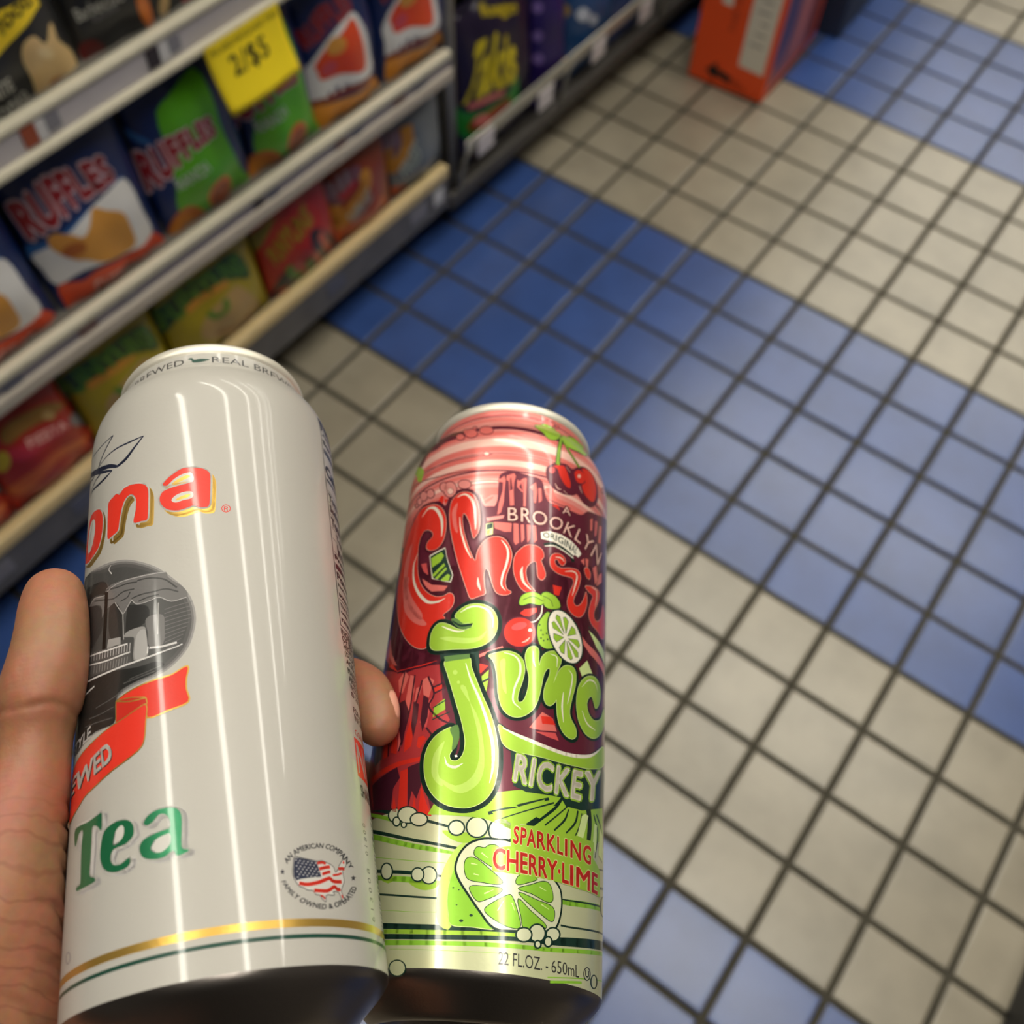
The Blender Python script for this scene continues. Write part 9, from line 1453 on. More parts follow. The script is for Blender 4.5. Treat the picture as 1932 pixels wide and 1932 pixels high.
('rickey_lettering', 18, 'cream', 'T', ('RICKEY', [(7.63, 48.81), (12.59, 48.15), (17.97, 47.7), (23.49, 47.81), (30.04, 48.29), (41.87, 51.97)], [(8.22, 56.36), (13.37, 55.84), (18.46, 55.64), (24.15, 55.71), (30.98, 56.66), (43.24, 61.23)], 0.03, 0.0)),
('background_print',3,'dkgreen','S',([(-52.51,47.58),(-40.01,43.73),(-28.62,40.43),(-14.88,36.57),(-6.45,34.33)],[1.028,1.028,0.949,0.79,0.553],0,1)),
('background_print',3,'green','S',([(-52.54,46.03),(-39.38,41.98),(-27.66,38.25),(-22.33,35.74)],[0.867,0.946,1.025,0.394],0,1)),
('background_print',3,'dkgreen','S',([(-52.63,41.04),(-35.96,36.45),(-21.83,32.49),(-12.64,30.52),(-4.54,29.03)],[0.859,1.016,0.859,0.781,0.703],0,1)),
('background_print',3,'green','S',([(-52.66,39.53),(-35.52,34.89),(-21.58,30.89),(-12.46,28.97),(-5.13,27.82)],[1.402,1.402,1.324,1.169,0.39],0,1)),
('background_print',3,'dkgreen','S',([(-44.17,27.41),(-31.03,24.87),(-18.34,23.18),(-7.36,21.88)],[0.892,0.892,0.892,0.446],0,1)),
('background_print',3,'green','S',([(-43.21,25.59),(-30.03,23.01),(-18.09,21.39),(-10.06,20.53)],[1.107,1.255,1.477,0.738],0,1)),
('background_print',3,'dkgreen','S',([(-40.93,20.63),(-28.54,18.58),(-17.51,17.15),(-7.87,16.47)],[0.508,0.508,0.508,0.436],0,1)),
('background_print',3,'dkgreen','S',([(-37.74,12.21),(-24.95,10.34),(-10.97,9.56),(4.55,9.9),(12.16,10.29)],[1.415,1.415,1.344,1.273,1.203],0,1)),
('background_print',3,'dkgreen','S',([(-36.76,9.26),(-24.48,7.74),(-7.27,7.28),(13.0,8.52),(25.2,9.78),(52.84,13.88)],[1.262,1.262,1.192,1.262,2.104,2.454],0,1)),
('background_print',4,'lime','S',([(-37.13,10.39),(-24.7,8.97),(-7.38,8.37),(11.15,9.22)],[1.055,1.055,1.055,0.844],0,1)),
('background_print',2,'green','S',([(-36.21,7.55),(-24.21,6.23),(-7.12,5.86),(13.11,6.66),(25.3,7.67),(52.84,11.82)],[1.256,1.256,1.046,1.046,1.046,1.046],0,1)),
('background_print',3,'dkgreen','S',([(24.08,13.6),(30.24,14.05),(52.84,17.01)],[0.481,0.481,0.481],0,1)),
('background_print',2,'green','S',([(24.27,19.56),(29.98,20.22),(52.85,23.57)],[1.393,1.602,1.602],0,1)),
('background_print',3,'dkgreen','S',([(23.78,20.13),(29.96,20.72),(52.85,23.93)],[0.279,0.418,0.488],0,1)),
('background_print',3,'dkgreen','S',([(36.29,30.88),(52.85,34.58)],[0.366,0.44],0,1)),
('background_print',3,'dkgreen','S',([(36.48,25.98),(52.85,29.38)],[0.726,0.726],0,1)),
('background_print',2,'green','S',([(-46.72,31.45),(-20.94,26.67),(-7.71,25.38)],[0.151,0.151,0.151],0,1)),
('background_print',2,'green','S',([(-39.01,15.77),(-18.99,13.53),(-9.97,13.21)],[0.107,0.107,0.107],0,1)),
('background_print',2,'green','S',([(20.36,0.59),(37.43,2.84),(52.83,4.89)],[0.265,0.265,0.265],0,1)),
('background_print',2,'green','S',([(21.23,-0.35),(33.2,1.35)],[0.596,0.596],0,1)),
('background_print',2,'green','S',([(-22.6,4.63),(-6.94,4.15),(9.7,4.55)],[0.101,0.101,0.101],0,1)),
('background_print',3,'lime','C',[[(-10.78,33.96),(-6.38,33.63),(0.7,33.3),(-0.55,31.48),(-4.69,30.74),(-8.36,31.87)]]),
('background_print',3,'lime','C',[[(-18.84,20.93),(-15.01,18.77),(-11.33,19.04),(-10.43,20.69)]]),
('background_print',3,'lime','C',[[(-30.4,23.4),(-25.98,21.1),(-23.41,22.61)]]),
('bubble_print',6,'dkgreen','C',[[(-23.67,38.97),(-23.98,37.7),(-25.26,37.06),(-27.1,37.32),(-28.85,38.41),(-29.77,39.88),(-29.4,41.15),(-27.93,41.72),(-26.02,41.42),(-24.42,40.38)]]),
('bubble_print',7,'bubble','C',[[(-24.22,39.04),(-24.47,38.0),(-25.5,37.48),(-26.99,37.7),(-28.38,38.57),(-29.11,39.77),(-28.82,40.81),(-27.66,41.28),(-26.13,41.05),(-24.83,40.19)]]),
('bubble_print',6,'dkgreen','C',[[(-15.1,37.11),(-15.5,35.98),(-16.85,35.35),(-18.68,35.48),(-20.32,36.34),(-21.09,37.59),(-20.66,38.71),(-19.2,39.3),(-17.34,39.14),(-15.79,38.31)]]),
('bubble_print',7,'bubble','C',[[(-15.55,37.14),(-15.89,36.24),(-17.04,35.74),(-18.58,35.86),(-19.95,36.55),(-20.59,37.53),(-20.22,38.43),(-19.0,38.89),(-17.43,38.76),(-16.12,38.1)]]),
('bubble_print',8,'dkgreen','C',[[(-18.32,38.52),(-18.78,37.09),(-20.42,36.34),(-22.7,36.58),(-24.81,37.75),(-25.86,39.37),(-25.33,40.79),(-23.47,41.45),(-21.12,41.17),(-19.19,40.06)]]),
('bubble_print',9,'bubble','C',[[(-18.8,38.56),(-19.2,37.37),(-20.63,36.74),(-22.59,36.95),(-24.4,37.93),(-25.28,39.29),(-24.83,40.47),(-23.24,41.03),(-21.22,40.79),(-19.55,39.86)]]),
('bubble_print',8,'dkgreen','C',[[(-24.06,37.31),(-24.23,36.5),(-24.96,36.08),(-26.01,36.22),(-26.97,36.88),(-27.48,37.79),(-27.3,38.6),(-26.51,39.0),(-25.44,38.85),(-24.52,38.21)]]),
('bubble_print',9,'bubble','C',[[(-24.61,37.38),(-24.72,36.8),(-25.21,36.5),(-25.9,36.59),(-26.54,37.05),(-26.87,37.7),(-26.76,38.28),(-26.25,38.58),(-25.55,38.48),(-24.93,38.02)]]),
('bubble_print',8,'dkgreen','C',[[(-21.71,36.18),(-21.84,35.62),(-22.37,35.32),(-23.1,35.4),(-23.75,35.84),(-24.08,36.45),(-23.95,37.01),(-23.4,37.3),(-22.66,37.21),(-22.02,36.78)]]),
('bubble_print',9,'bubble','C',[[(-22.23,36.23),(-22.3,35.9),(-22.59,35.73),(-22.99,35.77),(-23.36,36.03),(-23.54,36.38),(-23.47,36.71),(-23.17,36.89),(-22.76,36.84),(-22.4,36.59)]]),
('bubble_print',10,'dkgreen','C',[[(-15.1,37.11),(-15.5,35.98),(-16.85,35.35),(-18.68,35.48),(-20.32,36.34),(-21.09,37.59),(-20.66,38.71),(-19.2,39.3),(-17.34,39.14),(-15.79,38.31)]]),
('bubble_print',11,'bubble','C',[[(-15.55,37.14),(-15.89,36.24),(-17.04,35.74),(-18.58,35.86),(-19.95,36.55),(-20.59,37.53),(-20.22,38.43),(-19.0,38.89),(-17.43,38.76),(-16.12,38.1)]]),
('bubble_print',11,'dkgreen','C',[[(-4.47,34.74),(-4.8,33.44),(-5.91,32.62),(-7.38,32.59),(-8.65,33.37),(-9.25,34.65),(-8.92,35.95),(-7.78,36.76),(-6.3,36.78),(-5.03,36.01)]]),
('bubble_print',12,'bubble','C',[[(-4.91,34.72),(-5.19,33.69),(-6.09,33.03),(-7.28,33.01),(-8.31,33.63),(-8.79,34.65),(-8.52,35.69),(-7.6,36.33),(-6.4,36.35),(-5.37,35.74)]]),
('bubble_print',11,'dkgreen','C',[[(1.66,35.3),(1.21,33.53),(-0.21,32.35),(-2.08,32.23),(-3.68,33.21),(-4.42,34.92),(-3.99,36.68),(-2.55,37.84),(-0.66,37.95),(0.95,36.99)]]),
('bubble_print',12,'bubble','C',[[(1.22,35.26),(0.84,33.76),(-0.38,32.75),(-1.98,32.65),(-3.35,33.49),(-3.97,34.93),(-3.6,36.44),(-2.38,37.42),(-0.76,37.52),(0.61,36.7)]]),
('bubble_print',11,'dkgreen','C',[[(8.88,35.26),(8.3,33.08),(6.55,31.56),(4.31,31.3),(2.42,32.4),(1.58,34.42),(2.11,36.58),(3.83,38.07),(6.09,38.33),(8.03,37.27)]]),
('bubble_print',12,'bubble','C',[[(8.42,35.2),(7.92,33.28),(6.38,31.95),(4.42,31.73),(2.76,32.69),(2.02,34.46),(2.49,36.36),(4.0,37.66),(5.98,37.89),(7.68,36.96)]]),
('bubble_print',6,'dkgreen','C',[[(-24.62,24.09),(-24.84,22.77),(-25.89,22.04),(-27.45,22.22),(-28.96,23.23),(-29.79,24.7),(-29.55,26.04),(-28.35,26.73),(-26.73,26.53),(-25.33,25.52)]]),
('bubble_print',7,'bubble','C',[[(-25.17,24.15),(-25.32,23.04),(-26.14,22.43),(-27.34,22.57),(-28.51,23.4),(-29.15,24.62),(-28.99,25.74),(-28.09,26.33),(-26.84,26.17),(-25.74,25.34)]]),
('bubble_print',6,'dkgreen','C',[[(-10.79,22.35),(-11.09,20.96),(-12.18,20.11),(-13.67,20.14),(-15.01,21.03),(-15.67,22.45),(-15.37,23.85),(-14.22,24.68),(-12.7,24.64),(-11.4,23.75)]]),
('bubble_print',7,'bubble','C',[[(-11.2,22.35),(-11.44,21.18),(-12.35,20.47),(-13.59,20.49),(-14.7,21.24),(-15.24,22.43),(-14.99,23.61),(-14.05,24.31),(-12.79,24.28),(-11.71,23.54)]]),
('bubble_print',8,'dkgreen','C',[[(-14.41,22.58),(-14.66,21.46),(-15.59,20.8),(-16.88,20.85),(-18.04,21.6),(-18.62,22.76),(-18.36,23.88),(-17.37,24.53),(-16.06,24.47),(-14.94,23.72)]]),
('bubble_print',9,'bubble','C',[[(-14.84,22.59),(-15.03,21.69),(-15.77,21.16),(-16.79,21.2),(-17.7,21.8),(-18.16,22.73),(-17.96,23.64),(-17.18,24.16),(-16.15,24.11),(-15.26,23.51)]]),
('bubble_print',6,'dkgreen','C',[[(-16.75,-0.01),(-17.08,-1.18),(-18.27,-1.89),(-19.92,-1.85),(-21.43,-1.09),(-22.17,0.12),(-21.82,1.3),(-20.53,1.99),(-18.84,1.94),(-17.41,1.17)]]),
('bubble_print',7,'cream2','C',[[(-17.13,-0.01),(-17.41,-1.0),(-18.43,-1.6),(-19.85,-1.57),(-21.13,-0.92),(-21.76,0.11),(-21.46,1.11),(-20.36,1.69),(-18.92,1.65),(-17.69,1.0)]]),
('bubble_print',6,'dkgreen','C',[[(43.45,3.22),(42.83,2.06),(41.27,1.16),(39.56,0.88),(38.29,1.31),(37.8,2.27),(38.2,3.38),(39.41,4.24),(41.11,4.53),(42.73,4.16)]]),
('bubble_print',7,'cream2','C',[[(42.24,3.02),(41.88,2.09),(40.93,1.4),(39.83,1.22),(38.98,1.61),(38.63,2.41),(38.9,3.32),(39.71,3.99),(40.81,4.18),(41.8,3.81)]]),
('bubble_print',6,'dkgreen','C',[[(53.02,24.63),(53.04,22.94),(53.09,21.89),(48.59,20.89),(46.01,21.33),(45.18,22.79),(45.81,24.59),(48.14,26.18),(53.09,27.37),(53.04,26.32)]]),
('bubble_print',7,'cream2','C',[[(53.07,24.62),(53.07,23.14),(53.1,22.22),(49.56,21.44),(47.69,21.91),(47.05,23.22),(47.48,24.78),(49.08,26.07),(53.11,27.03),(53.08,26.11)]]),
('lime_slice_print',12,'lime2','C',[[(-8.93,10.06),(-10.18,13.53),(-10.22,18.72),(-9.07,24.7),(-6.02,29.84),(-3.92,29.91),(-7.18,20.07),(-5.83,9.83)]]),
('lime_slice_print',12,'ltlime','S',([(-4.52,28.86),(-5.96,25.43),(-7.25,20.73),(-7.42,16.15),(-6.82,12.96),(-5.81,10.3),(-0.82,10.09),(5.21,10.12),(2.25,13.48),(-1.47,17.71),(-5.29,22.11),(-5.96,25.43)],[0.347,0.347,0.347,0.347,0.347,0.347,0.347,0.347,0.347,0.347,0.347,0.347],1,1)),
('lime_slice_print',13,'green','C',[[(-4.52,28.86),(-5.96,25.43),(-7.25,20.73),(-7.42,16.15),(-6.82,12.96),(-5.81,10.3),(-0.82,10.09),(5.21,10.12),(2.25,13.48),(-1.47,17.71),(-5.29,22.11),(-5.96,25.43)]]),
('lime_slice_print',14,'dkgreen','C',[[(-5.96,19.28),(-6.08,19.12),(-6.36,19.11),(-6.51,19.27),(-6.39,19.43),(-6.11,19.44)]]),
('lime_slice_print',14,'dkgreen','C',[[(-4.51,18.85),(-4.6,18.73),(-4.8,18.72),(-4.92,18.83),(-4.83,18.95),(-4.62,18.96)]]),
('lime_slice_print',14,'dkgreen','C',[[(-4.74,15.11),(-4.85,14.97),(-5.08,14.96),(-5.21,15.09),(-5.11,15.23),(-4.87,15.24)]]),
('lime_slice_print',14,'dkgreen','C',[[(-0.58,12.79),(-0.79,12.51),(-1.26,12.47),(-1.52,12.73),(-1.31,13.01),(-0.84,13.04)]]),
('lime_slice_print',14,'dkgreen','C',[[(-2.91,11.38),(-3.15,11.06),(-3.68,11.03),(-3.98,11.33),(-3.74,11.64),(-3.2,11.67)]]),
('lime_slice_print',14,'dkgreen','S',([(4.32,32.08),(0.81,31.93),(-2.58,30.67),(-4.67,28.52),(-5.67,26.11),(-5.8,23.75),(-4.51,21.15),(-1.81,17.69),(1.56,13.74),(5.18,10.43),(11.07,10.47),(20.2,11.81),(22.29,12.96),(23.51,15.78),(23.91,19.15),(23.21,22.36),(20.85,24.59),(19.01,26.96),(13.61,30.1),(7.9,32.0)],[1.188,1.188,1.188,1.188,1.188,1.188,1.188,1.188,1.188,1.188,1.188,1.188,1.188,1.188,1.188,1.188,1.188,1.188,1.188,1.188],1,1)),
('lime_slice_print',15,'bubble','C',[[(4.32,32.08),(0.81,31.93),(-2.58,30.67),(-4.67,28.52),(-5.67,26.11),(-5.8,23.75),(-4.51,21.15),(-1.81,17.69),(1.56,13.74),(5.18,10.43),(11.07,10.47),(20.2,11.81),(22.29,12.96),(23.51,15.78),(23.91,19.15),(23.21,22.36),(20.85,24.59),(19.01,26.96),(13.61,30.1),(7.9,32.0)]]),
('lime_slice_print',16,'dkgreen','S',([(-1.49,28.0),(-0.94,29.81),(1.15,29.82),(2.31,30.61),(4.42,30.55),(6.75,27.74),(5.88,24.94),(3.41,25.19),(0.53,26.62)],[0.381,0.381,0.381,0.381,0.381,0.381,0.381,0.381,0.381],1,1)),
('lime_slice_print',17,'green','C',[[(-1.49,28.0),(-0.94,29.81),(1.15,29.82),(2.31,30.61),(4.42,30.55),(6.75,27.74),(5.88,24.94),(3.41,25.19),(0.53,26.62)]]),
('lime_slice_print',16,'dkgreen','S',([(-3.8,25.51),(-3.13,26.89),(-0.87,26.85),(2.77,24.46),(6.27,21.82),(5.11,20.94),(0.97,21.08),(-2.31,21.52),(-3.49,23.18)],[0.379,0.379,0.379,0.379,0.379,0.379,0.379,0.379,0.379],1,1)),
('lime_slice_print',17,'green','C',[[(-3.8,25.51),(-3.13,26.89),(-0.87,26.85),(2.77,24.46),(6.27,21.82),(5.11,20.94),(0.97,21.08),(-2.31,21.52),(-3.49,23.18)]]),
('lime_slice_print',16,'dkgreen','S',([(-1.82,19.8),(1.74,20.06),(6.22,20.01),(5.29,18.44),(1.67,16.57),(0.16,16.46),(-1.33,18.04)],[0.374,0.374,0.374,0.374,0.374,0.374,0.374],1,1)),
('lime_slice_print',17,'green','C',[[(-1.82,19.8),(1.74,20.06),(6.22,20.01),(5.29,18.44),(1.67,16.57),(0.16,16.46),(-1.33,18.04)]]),
('lime_slice_print',16,'dkgreen','S',([(2.37,14.13),(3.44,15.67),(7.73,18.38),(9.22,18.24),(11.01,14.43),(11.75,11.18),(8.58,10.95),(4.7,12.43)],[0.369,0.369,0.369,0.369,0.369,0.369,0.369,0.369],1,1)),
('lime_slice_print',17,'green','C',[[(2.37,14.13),(3.44,15.67),(7.73,18.38),(9.22,18.24),(11.01,14.43),(11.75,11.18),(8.58,10.95),(4.7,12.43)]]),
('lime_slice_print',16,'dkgreen','S',([(10.89,17.97),(14.44,15.56),(18.47,13.29),(19.14,12.11),(16.21,11.34),(12.84,11.17),(11.94,13.92)],[0.374,0.374,0.374,0.374,0.374,0.374,0.374],1,1)),
('lime_slice_print',17,'green','C',[[(10.89,17.97),(14.44,15.56),(18.47,13.29),(19.14,12.11),(16.21,11.34),(12.84,11.17),(11.94,13.92)]]),
('lime_slice_print',16,'dkgreen','S',([(11.23,19.59),(16.2,18.44),(20.97,17.61),(21.82,15.47),(20.72,13.98),(16.34,15.85),(12.03,18.46)],[0.376,0.376,0.376,0.376,0.376,0.376,0.376],1,1)),
('lime_slice_print',17,'green','C',[[(11.23,19.59),(16.2,18.44),(20.97,17.61),(21.82,15.47),(20.72,13.98),(16.34,15.85),(12.03,18.46)]]),
('lime_slice_print',16,'dkgreen','S',([(10.81,20.52),(14.08,21.89),(17.74,23.41),(19.84,23.05),(20.94,20.92),(20.9,19.08),(19.02,18.58),(14.58,19.82)],[0.376,0.376,0.376,0.376,0.376,0.376,0.376,0.376],1,1)),
('lime_slice_print',17,'green','C',[[(10.81,20.52),(14.08,21.89),(17.74,23.41),(19.84,23.05),(20.94,20.92),(20.9,19.08),(19.02,18.58),(14.58,19.82)]]),
('lime_slice_print',16,'dkgreen','S',([(9.97,22.28),(10.96,23.92),(13.56,24.31),(15.92,23.7),(13.29,22.43),(10.74,21.56)],[0.377,0.377,0.377,0.377,0.377,0.377],1,1)),
('lime_slice_print',17,'green','C',[[(9.97,22.28),(10.96,23.92),(13.56,24.31),(15.92,23.7),(13.29,22.43),(10.74,21.56)]]),
('lime_slice_print',18,'ltlime','S',([(0.39,28.47),(2.22,27.26)],[0.346,0.104],0,1)),
('lime_slice_print',18,'ltlime','S',([(-2.15,25.59),(-0.4,25.37)],[0.344,0.103],0,1)),
('lime_slice_print',18,'ltlime','S',([(-1.24,22.98),(0.15,22.74)],[0.342,0.103],0,1)),
('lime_slice_print',18,'ltlime','S',([(1.88,18.28),(4.18,19.47)],[0.339,0.102],0,1)),
('lime_slice_print',18,'ltlime','S',([(5.58,14.43),(7.11,17.17)],[0.336,0.101],0,1)),
('lime_slice_print',18,'ltlime','S',([(9.25,16.78),(10.08,14.95)],[0.339,0.102],0,1)),
('lime_slice_print',18,'ltlime','S',([(16.81,21.84),(18.88,21.21)],[0.346,0.104],0,1)),
('lime_slice_print',18,'ltlime','S',([(17.43,17.66),(19.94,16.78)],[0.343,0.103],0,1)),
('bubble_print',19,'dkgreen','C',[[(19.36,10.87),(18.9,9.41),(17.58,8.35),(15.96,8.11),(14.62,8.78),(14.06,10.08),(14.46,11.52),(15.71,12.57),(17.34,12.82),(18.75,12.17)]]),
('bubble_print',20,'bubble','C',[[(18.85,10.79),(18.48,9.58),(17.41,8.7),(16.08,8.51),(14.99,9.06),(14.53,10.14),(14.86,11.34),(15.88,12.21),(17.21,12.41),(18.36,11.87)]]),
('bubble_print',21,'dkgreen','C',[[(15.39,9.89),(14.98,8.71),(13.79,7.85),(12.3,7.66),(11.08,8.19),(10.56,9.24),(10.94,10.41),(12.08,11.25),(13.58,11.45),(14.85,10.93)]]),
('bubble_print',22,'bubble','C',[[(14.92,9.82),(14.59,8.88),(13.63,8.21),(12.42,8.05),(11.43,8.46),(11.01,9.29),(11.32,10.22),(12.25,10.89),(13.46,11.06),(14.48,10.65)]]),
('bubble_print',21,'dkgreen','C',[[(24.12,11.35),(23.66,10.17),(22.39,9.28),(20.84,9.02),(19.59,9.5),(19.08,10.51),(19.48,11.67),(20.66,12.55),(22.22,12.81),(23.56,12.36)]]),
('bubble_print',22,'bubble','C',[[(23.54,11.25),(23.19,10.33),(22.2,9.63),(20.98,9.43),(20.0,9.8),(19.59,10.59),(19.91,11.5),(20.84,12.19),(22.06,12.4),(23.11,12.04)]]),
('bubble_print',23,'dkgreen','C',[[(18.13,7.99),(17.95,7.33),(17.39,6.85),(16.69,6.75),(16.1,7.06),(15.85,7.66),(16.03,8.32),(16.57,8.8),(17.28,8.9),(17.88,8.59)]]),
('bubble_print',24,'bubble','C',[[(17.64,7.92),(17.53,7.5),(17.22,7.2),(16.81,7.14),(16.48,7.35),(16.33,7.73),(16.43,8.15),(16.74,8.44),(17.15,8.5),(17.49,8.3)]]),
('bubble_print',23,'dkgreen','C',[[(21.54,9.16),(21.3,8.29),(20.57,7.67),(19.67,7.53),(18.92,7.92),(18.61,8.7),(18.84,9.56),(19.53,10.18),(20.44,10.33),(21.21,9.94)]]),
('bubble_print',24,'bubble','C',[[(21.01,9.07),(20.85,8.45),(20.39,8.02),(19.81,7.92),(19.32,8.21),(19.11,8.77),(19.26,9.39),(19.71,9.83),(20.3,9.92),(20.8,9.64)]]),
('flavour_lettering',19,'lime','P',[[(7.58,36.84),(15.17,37.37),(23.96,37.1),(38.6,38.77),(38.31,34.29),(44.16,32.21),(44.53,25.11),(29.82,24.09),(22.2,24.18),(11.33,23.98),(3.5,24.02),(2.88,30.05),(7.97,30.97)]]),
('flavour_lettering', 20, 'ltlime', 'T', ('SPARKLING', [(8.56, 31.91), (15.48, 31.63), (24.21, 31.49), (36.74, 32.0)], [(8.64, 36.36), (15.24, 36.14), (24.01, 36.04), (36.71, 36.84)], 0.05, 0.0)),
('flavour_lettering', 21, 'red2', 'T', ('SPARKLING', [(8.56, 31.91), (15.48, 31.63), (24.21, 31.49), (36.74, 32.0)], [(8.64, 36.36), (15.24, 36.14), (24.01, 36.04), (36.71, 36.84)], 0.02, 0.0)),
('flavour_lettering', 20, 'ltlime', 'T', ('CHERRY·LIME', [(3.62, 24.7), (11.29, 24.57), (18.3, 24.45), (26.53, 24.4), (41.81, 25.23)], [(3.48, 30.04), (10.98, 29.75), (18.04, 29.52), (26.31, 29.52), (41.93, 30.61)], 0.05, 0.0)),
('flavour_lettering', 21, 'red2', 'T', ('CHERRY·LIME', [(3.62, 24.7), (11.29, 24.57), (18.3, 24.45), (26.53, 24.4), (41.81, 25.23)], [(3.48, 30.04), (10.98, 29.75), (18.04, 29.52), (26.31, 29.52), (41.93, 30.61)], 0.02, 0.0)),
('volume_lettering', 5, 'g30', 'T', ('22 FL.OZ. - 650mL', [(6.65, 1.85), (14.12, 1.88), (21.97, 1.9), (31.92, 2.23)], [(6.6, 4.89), (13.94, 4.98), (21.82, 4.87), (31.79, 5.2)], 0.0, 0.0)),
('volume_lettering',5,'g20','C',[[(38.04,4.22),(37.64,3.18),(36.55,2.39),(35.28,2.18),(34.29,2.61),(33.89,3.51),(34.21,4.53),(35.15,5.3),(36.42,5.52),(37.55,5.12)]]),
('volume_lettering',6,'cream2','C',[[(37.38,4.11),(37.11,3.24),(36.36,2.6),(35.45,2.45),(34.72,2.83),(34.43,3.6),(34.65,4.46),(35.34,5.09),(36.24,5.25),(37.04,4.88)]]),
('volume_lettering', 7, 'g20', 'T', ('U', [(34.94, 2.99), (36.94, 3.14)], [(34.87, 4.56), (36.87, 4.72)], 0.02, 0.0)),
]

# ------------------------------------------------------------------ cans
INK = dict(ink=(38, 38, 46), navy=(40, 44, 62), red=(204, 50, 36), dkred=(178, 40, 30), gold=(196, 158, 78), white=(184, 180, 174), green=(34, 110, 72), dkgreen=(24, 62, 50),
           cream=(240, 232, 214), maroon=(92, 28, 46), dkmaroon=(70, 24, 40), salmon=(216, 108, 100), rose=(206, 82, 82), dkrose=(170, 50, 54), pink=(218, 134, 126), ltpink=(232, 184, 170),
           lime=(150, 188, 54), lime2=(174, 204, 92), ltlime=(208, 226, 150), mdgreen=(86, 122, 60), cream2=(188, 190, 152), bubble=(208, 210, 176), red2=(222, 52, 42))
for q in (10, 15, 20, 25, 30, 40, 45, 50, 62, 65, 70, 75, 78, 80, 85, 90):
    k = q * (0.72 if q < 50 else 0.86 if q < 80 else 0.94)
    INK['g%d' % q] = (int(k * 2.35), int(k * 2.3), int(k * 2.27))
RED_INK = dict(INK, green=(136, 190, 52), dkgreen=(20, 50, 40), red=(212, 46, 32))

def can_shader(m, fine=900.0, strength=0.02):
    """Faint drawn-metal waviness so that lamp reflections get slightly ragged edges."""
    nt = m.node_tree
    b = nt.nodes['Principled BSDF']
    tc = nt.nodes.new('ShaderNodeTexCoord')
    n = nt.nodes.new('ShaderNodeTexNoise')
    n.inputs['Scale'].default_value = fine
    n.inputs['Detail'].default_value = 2
    nt.links.new(tc.outputs['Object'], n.inputs['Vector'])
    bp = nt.nodes.new('ShaderNodeBump')
    bp.inputs['Strength'].default_value = strength
    bp.inputs['Distance'].default_value = 0.001
    nt.links.new(n.outputs['Fac'], bp.inputs['Height'])
    nt.links.new(bp.outputs['Normal'], b.inputs['Normal'])
    return m

def white_ink(k):
    nm = 'white_can_' + k
    if nm not in MATS:
        can_shader(mat(nm, INK[k], rough=0.32, metal=0.75 if k == 'gold' else (0.45 if k == 'green' else 0.0), coat=0.36, coat_rough=0.075, spec=0.25), strength=0.035)
    return MATS[nm]

def red_ink(k):
    nm = 'red_can_' + k
    if nm not in MATS:
        can_shader(mat(nm, RED_INK[k], rough=0.28, metal=0.35, coat=0.55, coat_rough=0.09, spec=0.35), strength=0.03)
    return MATS[nm]

alu_m = can_shader(mat('bare_aluminium', (150, 142, 138), rough=0.30, metal=1.0), 1400, 0.05)
rim_m = can_shader(mat('lid_aluminium', (216, 210, 196), rough=0.45, metal=0.55), 1400, 0.05)
NSEG = 180
RB = 36.5

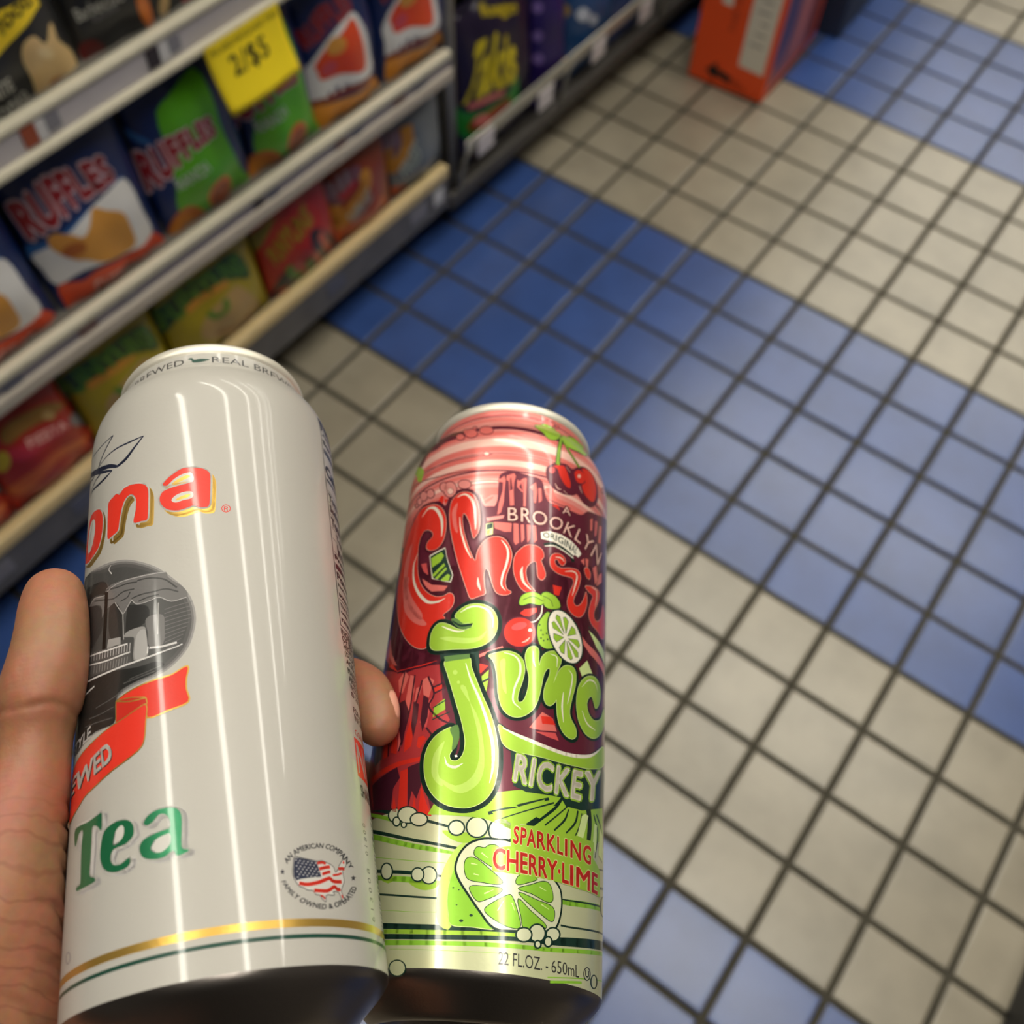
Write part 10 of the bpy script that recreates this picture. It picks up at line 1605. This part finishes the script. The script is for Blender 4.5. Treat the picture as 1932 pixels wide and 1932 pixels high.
def make_can(name, label, P, base_m, art, inks):
    o, a, u, v = Vector(P['o']), Vector(P['a']), Vector(P['u']), Vector(P['v'])
    H, rr = P['H'], P['rr']
    root = empty(name, (0, 0, 0), label, 'can')
    root.matrix_world = Matrix(((u.x, v.x, a.x, o.x), (u.y, v.y, a.y, o.y), (u.z, v.z, a.z, o.z), (0, 0, 0, 1)))
    hs, hn, rn = H - 29.0, H - 8.0, rr - 0.6
    def rad(h):
        t = min(1.0, max(0.0, (h - hs) / (hn - hs)))
        return RB - (RB - rn) * t ** 2.8
    hg = [0.0, hs * 0.5, hs] + [hs + (hn - hs) * k / 22 for k in range(1, 23)] + [hn + 2.0, H - 3.8]
    def seg(s):
        return s / RB * NSEG / (2 * math.pi)
    def surf(s, h, off):
        """Point on the facetted can wall (mm along the arc, mm up) and its smooth normal."""
        x = seg(s)
        k = math.floor(x + 1e-7)
        f = x - k
        t0, t1 = 2 * math.pi * k / NSEG, 2 * math.pi * (k + 1) / NSEG
        hh = min(max(h, hg[0]), hg[-1])
        q = 0
        while q < len(hg) - 2 and hh > hg[q + 1] + 1e-6:
            q += 1
        g = (hh - hg[q]) / (hg[q + 1] - hg[q])
        r = rad(hg[q]) * (1 - g) + rad(hg[q + 1]) * g + off
        c = Vector(((math.cos(t0) * (1 - f) + math.cos(t1) * f) * r, (math.sin(t0) * (1 - f) + math.sin(t1) * f) * r, h)) * 0.001
        th = s / RB
        dr = (rad(hh + 0.05) - rad(hh - 0.05)) / 0.1
        n = Vector((math.cos(th), math.sin(th), -dr)).normalized()
        return c, n
    def lathe(nm, prof, m, nseg=NSEG):
        bm = bmesh.new()
        rings = []
        for r, h in prof:
            if r < 1e-6:
                rings.append([bm.verts.new((0, 0, h * 0.001))])
            else:
                rings.append([bm.verts.new((r * math.cos(2 * math.pi * k / nseg) * 0.001, r * math.sin(2 * math.pi * k / nseg) * 0.001, h * 0.001)) for k in range(nseg)])
        for A, B in zip(rings, rings[1:]):
            for k in range(nseg):
                k2 = (k + 1) % nseg
                if len(A) == 1: bm.faces.new((A[0], B[k2], B[k]))
                elif len(B) == 1: bm.faces.new((A[k], A[k2], B[0]))
                else: bm.faces.new((A[k], A[k2], B[k2], B[k]))
        return bm_obj(nm, bm, m, root, smooth=True)
    lathe('body', [(rad(h), h) for h in hg], base_m)
    # domed metal base with its standing ring
    lathe('base', [(RB, 0.0), (36.2, -1.0), (35.2, -2.4), (33.4, -4.2), (31.0, -6.2), (28.6, -8.3), (27.2, -9.4), (26.2, -10.0), (25.2, -10.2), (24.2, -9.8), (23.4, -8.4), (20.0, -4.0), (14.0, -0.5), (7.0, 1.0), (0.0, 1.4)], alu_m)
    # double-seamed lid
    lathe('lid', [(rn - 0.5, H - 5.0), (rn - 0.3, H - 3.9), (rr - 0.25, H - 3.4), (rr + 0.05, H - 2.6), (rr + 0.05, H - 1.0), (rr - 0.3, H - 0.2), (rr - 1.0, H), (rr - 1.8, H - 0.4), (rr - 2.2, H - 2.0), (rr - 3.2, H - 6.2), (rr - 4.4, H - 6.6), (rr - 5.2, H - 5.4), (rr - 7.0, H - 5.2), (0.0, H - 5.2)], rim_m)
    bm = bmesh.new()
    add_tube(bm, [Vector((0.010 * math.cos(t), 0.004 + 0.008 * math.sin(t), (H - 4.4) * 0.001)) for t in [k * math.pi / 8 for k in range(17)]], 0.0012, 6, False)
    bm_obj('pull_tab', bm, rim_m, root, smooth=True)
    groups = {}
    for el, lv, col, kind, d in art:
        groups.setdefault(el, []).append((lv, col, kind, d))
    us = [k * 2 * math.pi * RB / NSEG for k in range(-NSEG // 2, NSEG // 2 + 1)]
    for el, shapes in groups.items():
        wrap_print(el.split('#')[0], shapes, inks, us, hg, surf, root, 0.006)
    return root

white_body = can_shader(mat('white_can_coat', (166, 162, 155), rough=0.34, coat=0.36, coat_rough=0.075, spec=0.25), strength=0.035)
red_body = can_shader(mat('red_can_coat', RED_INK['maroon'], rough=0.28, metal=0.35, coat=0.55, coat_rough=0.09, spec=0.35), strength=0.03)
CAN_WHITE = dict(o=(0.53169, -1.29800, 1.00045), a=(-0.72631, 0.68521, -0.05443), u=(-0.13801, -0.06779, 0.98811), v=(0.67337, 0.72518, 0.14381), H=184.43, rr=29.05)
CAN_RED = dict(o=(0.57158, -1.25984, 0.95285), a=(-0.53469, 0.84344, -0.05220), u=(-0.01967, 0.04934, 0.99859), v=(0.84482, 0.53496, -0.00979), H=190.14, rr=29.54)
make_can('drink_can', 'tall white tea can with red letters and gold ring, gripped between thumb and fingers', CAN_WHITE, white_body, ART_WHITE, white_ink)
make_can('drink_can', 'tall red and lime green cherry lime soda can held beside the white can', CAN_RED, red_body, ART_RED, red_ink)
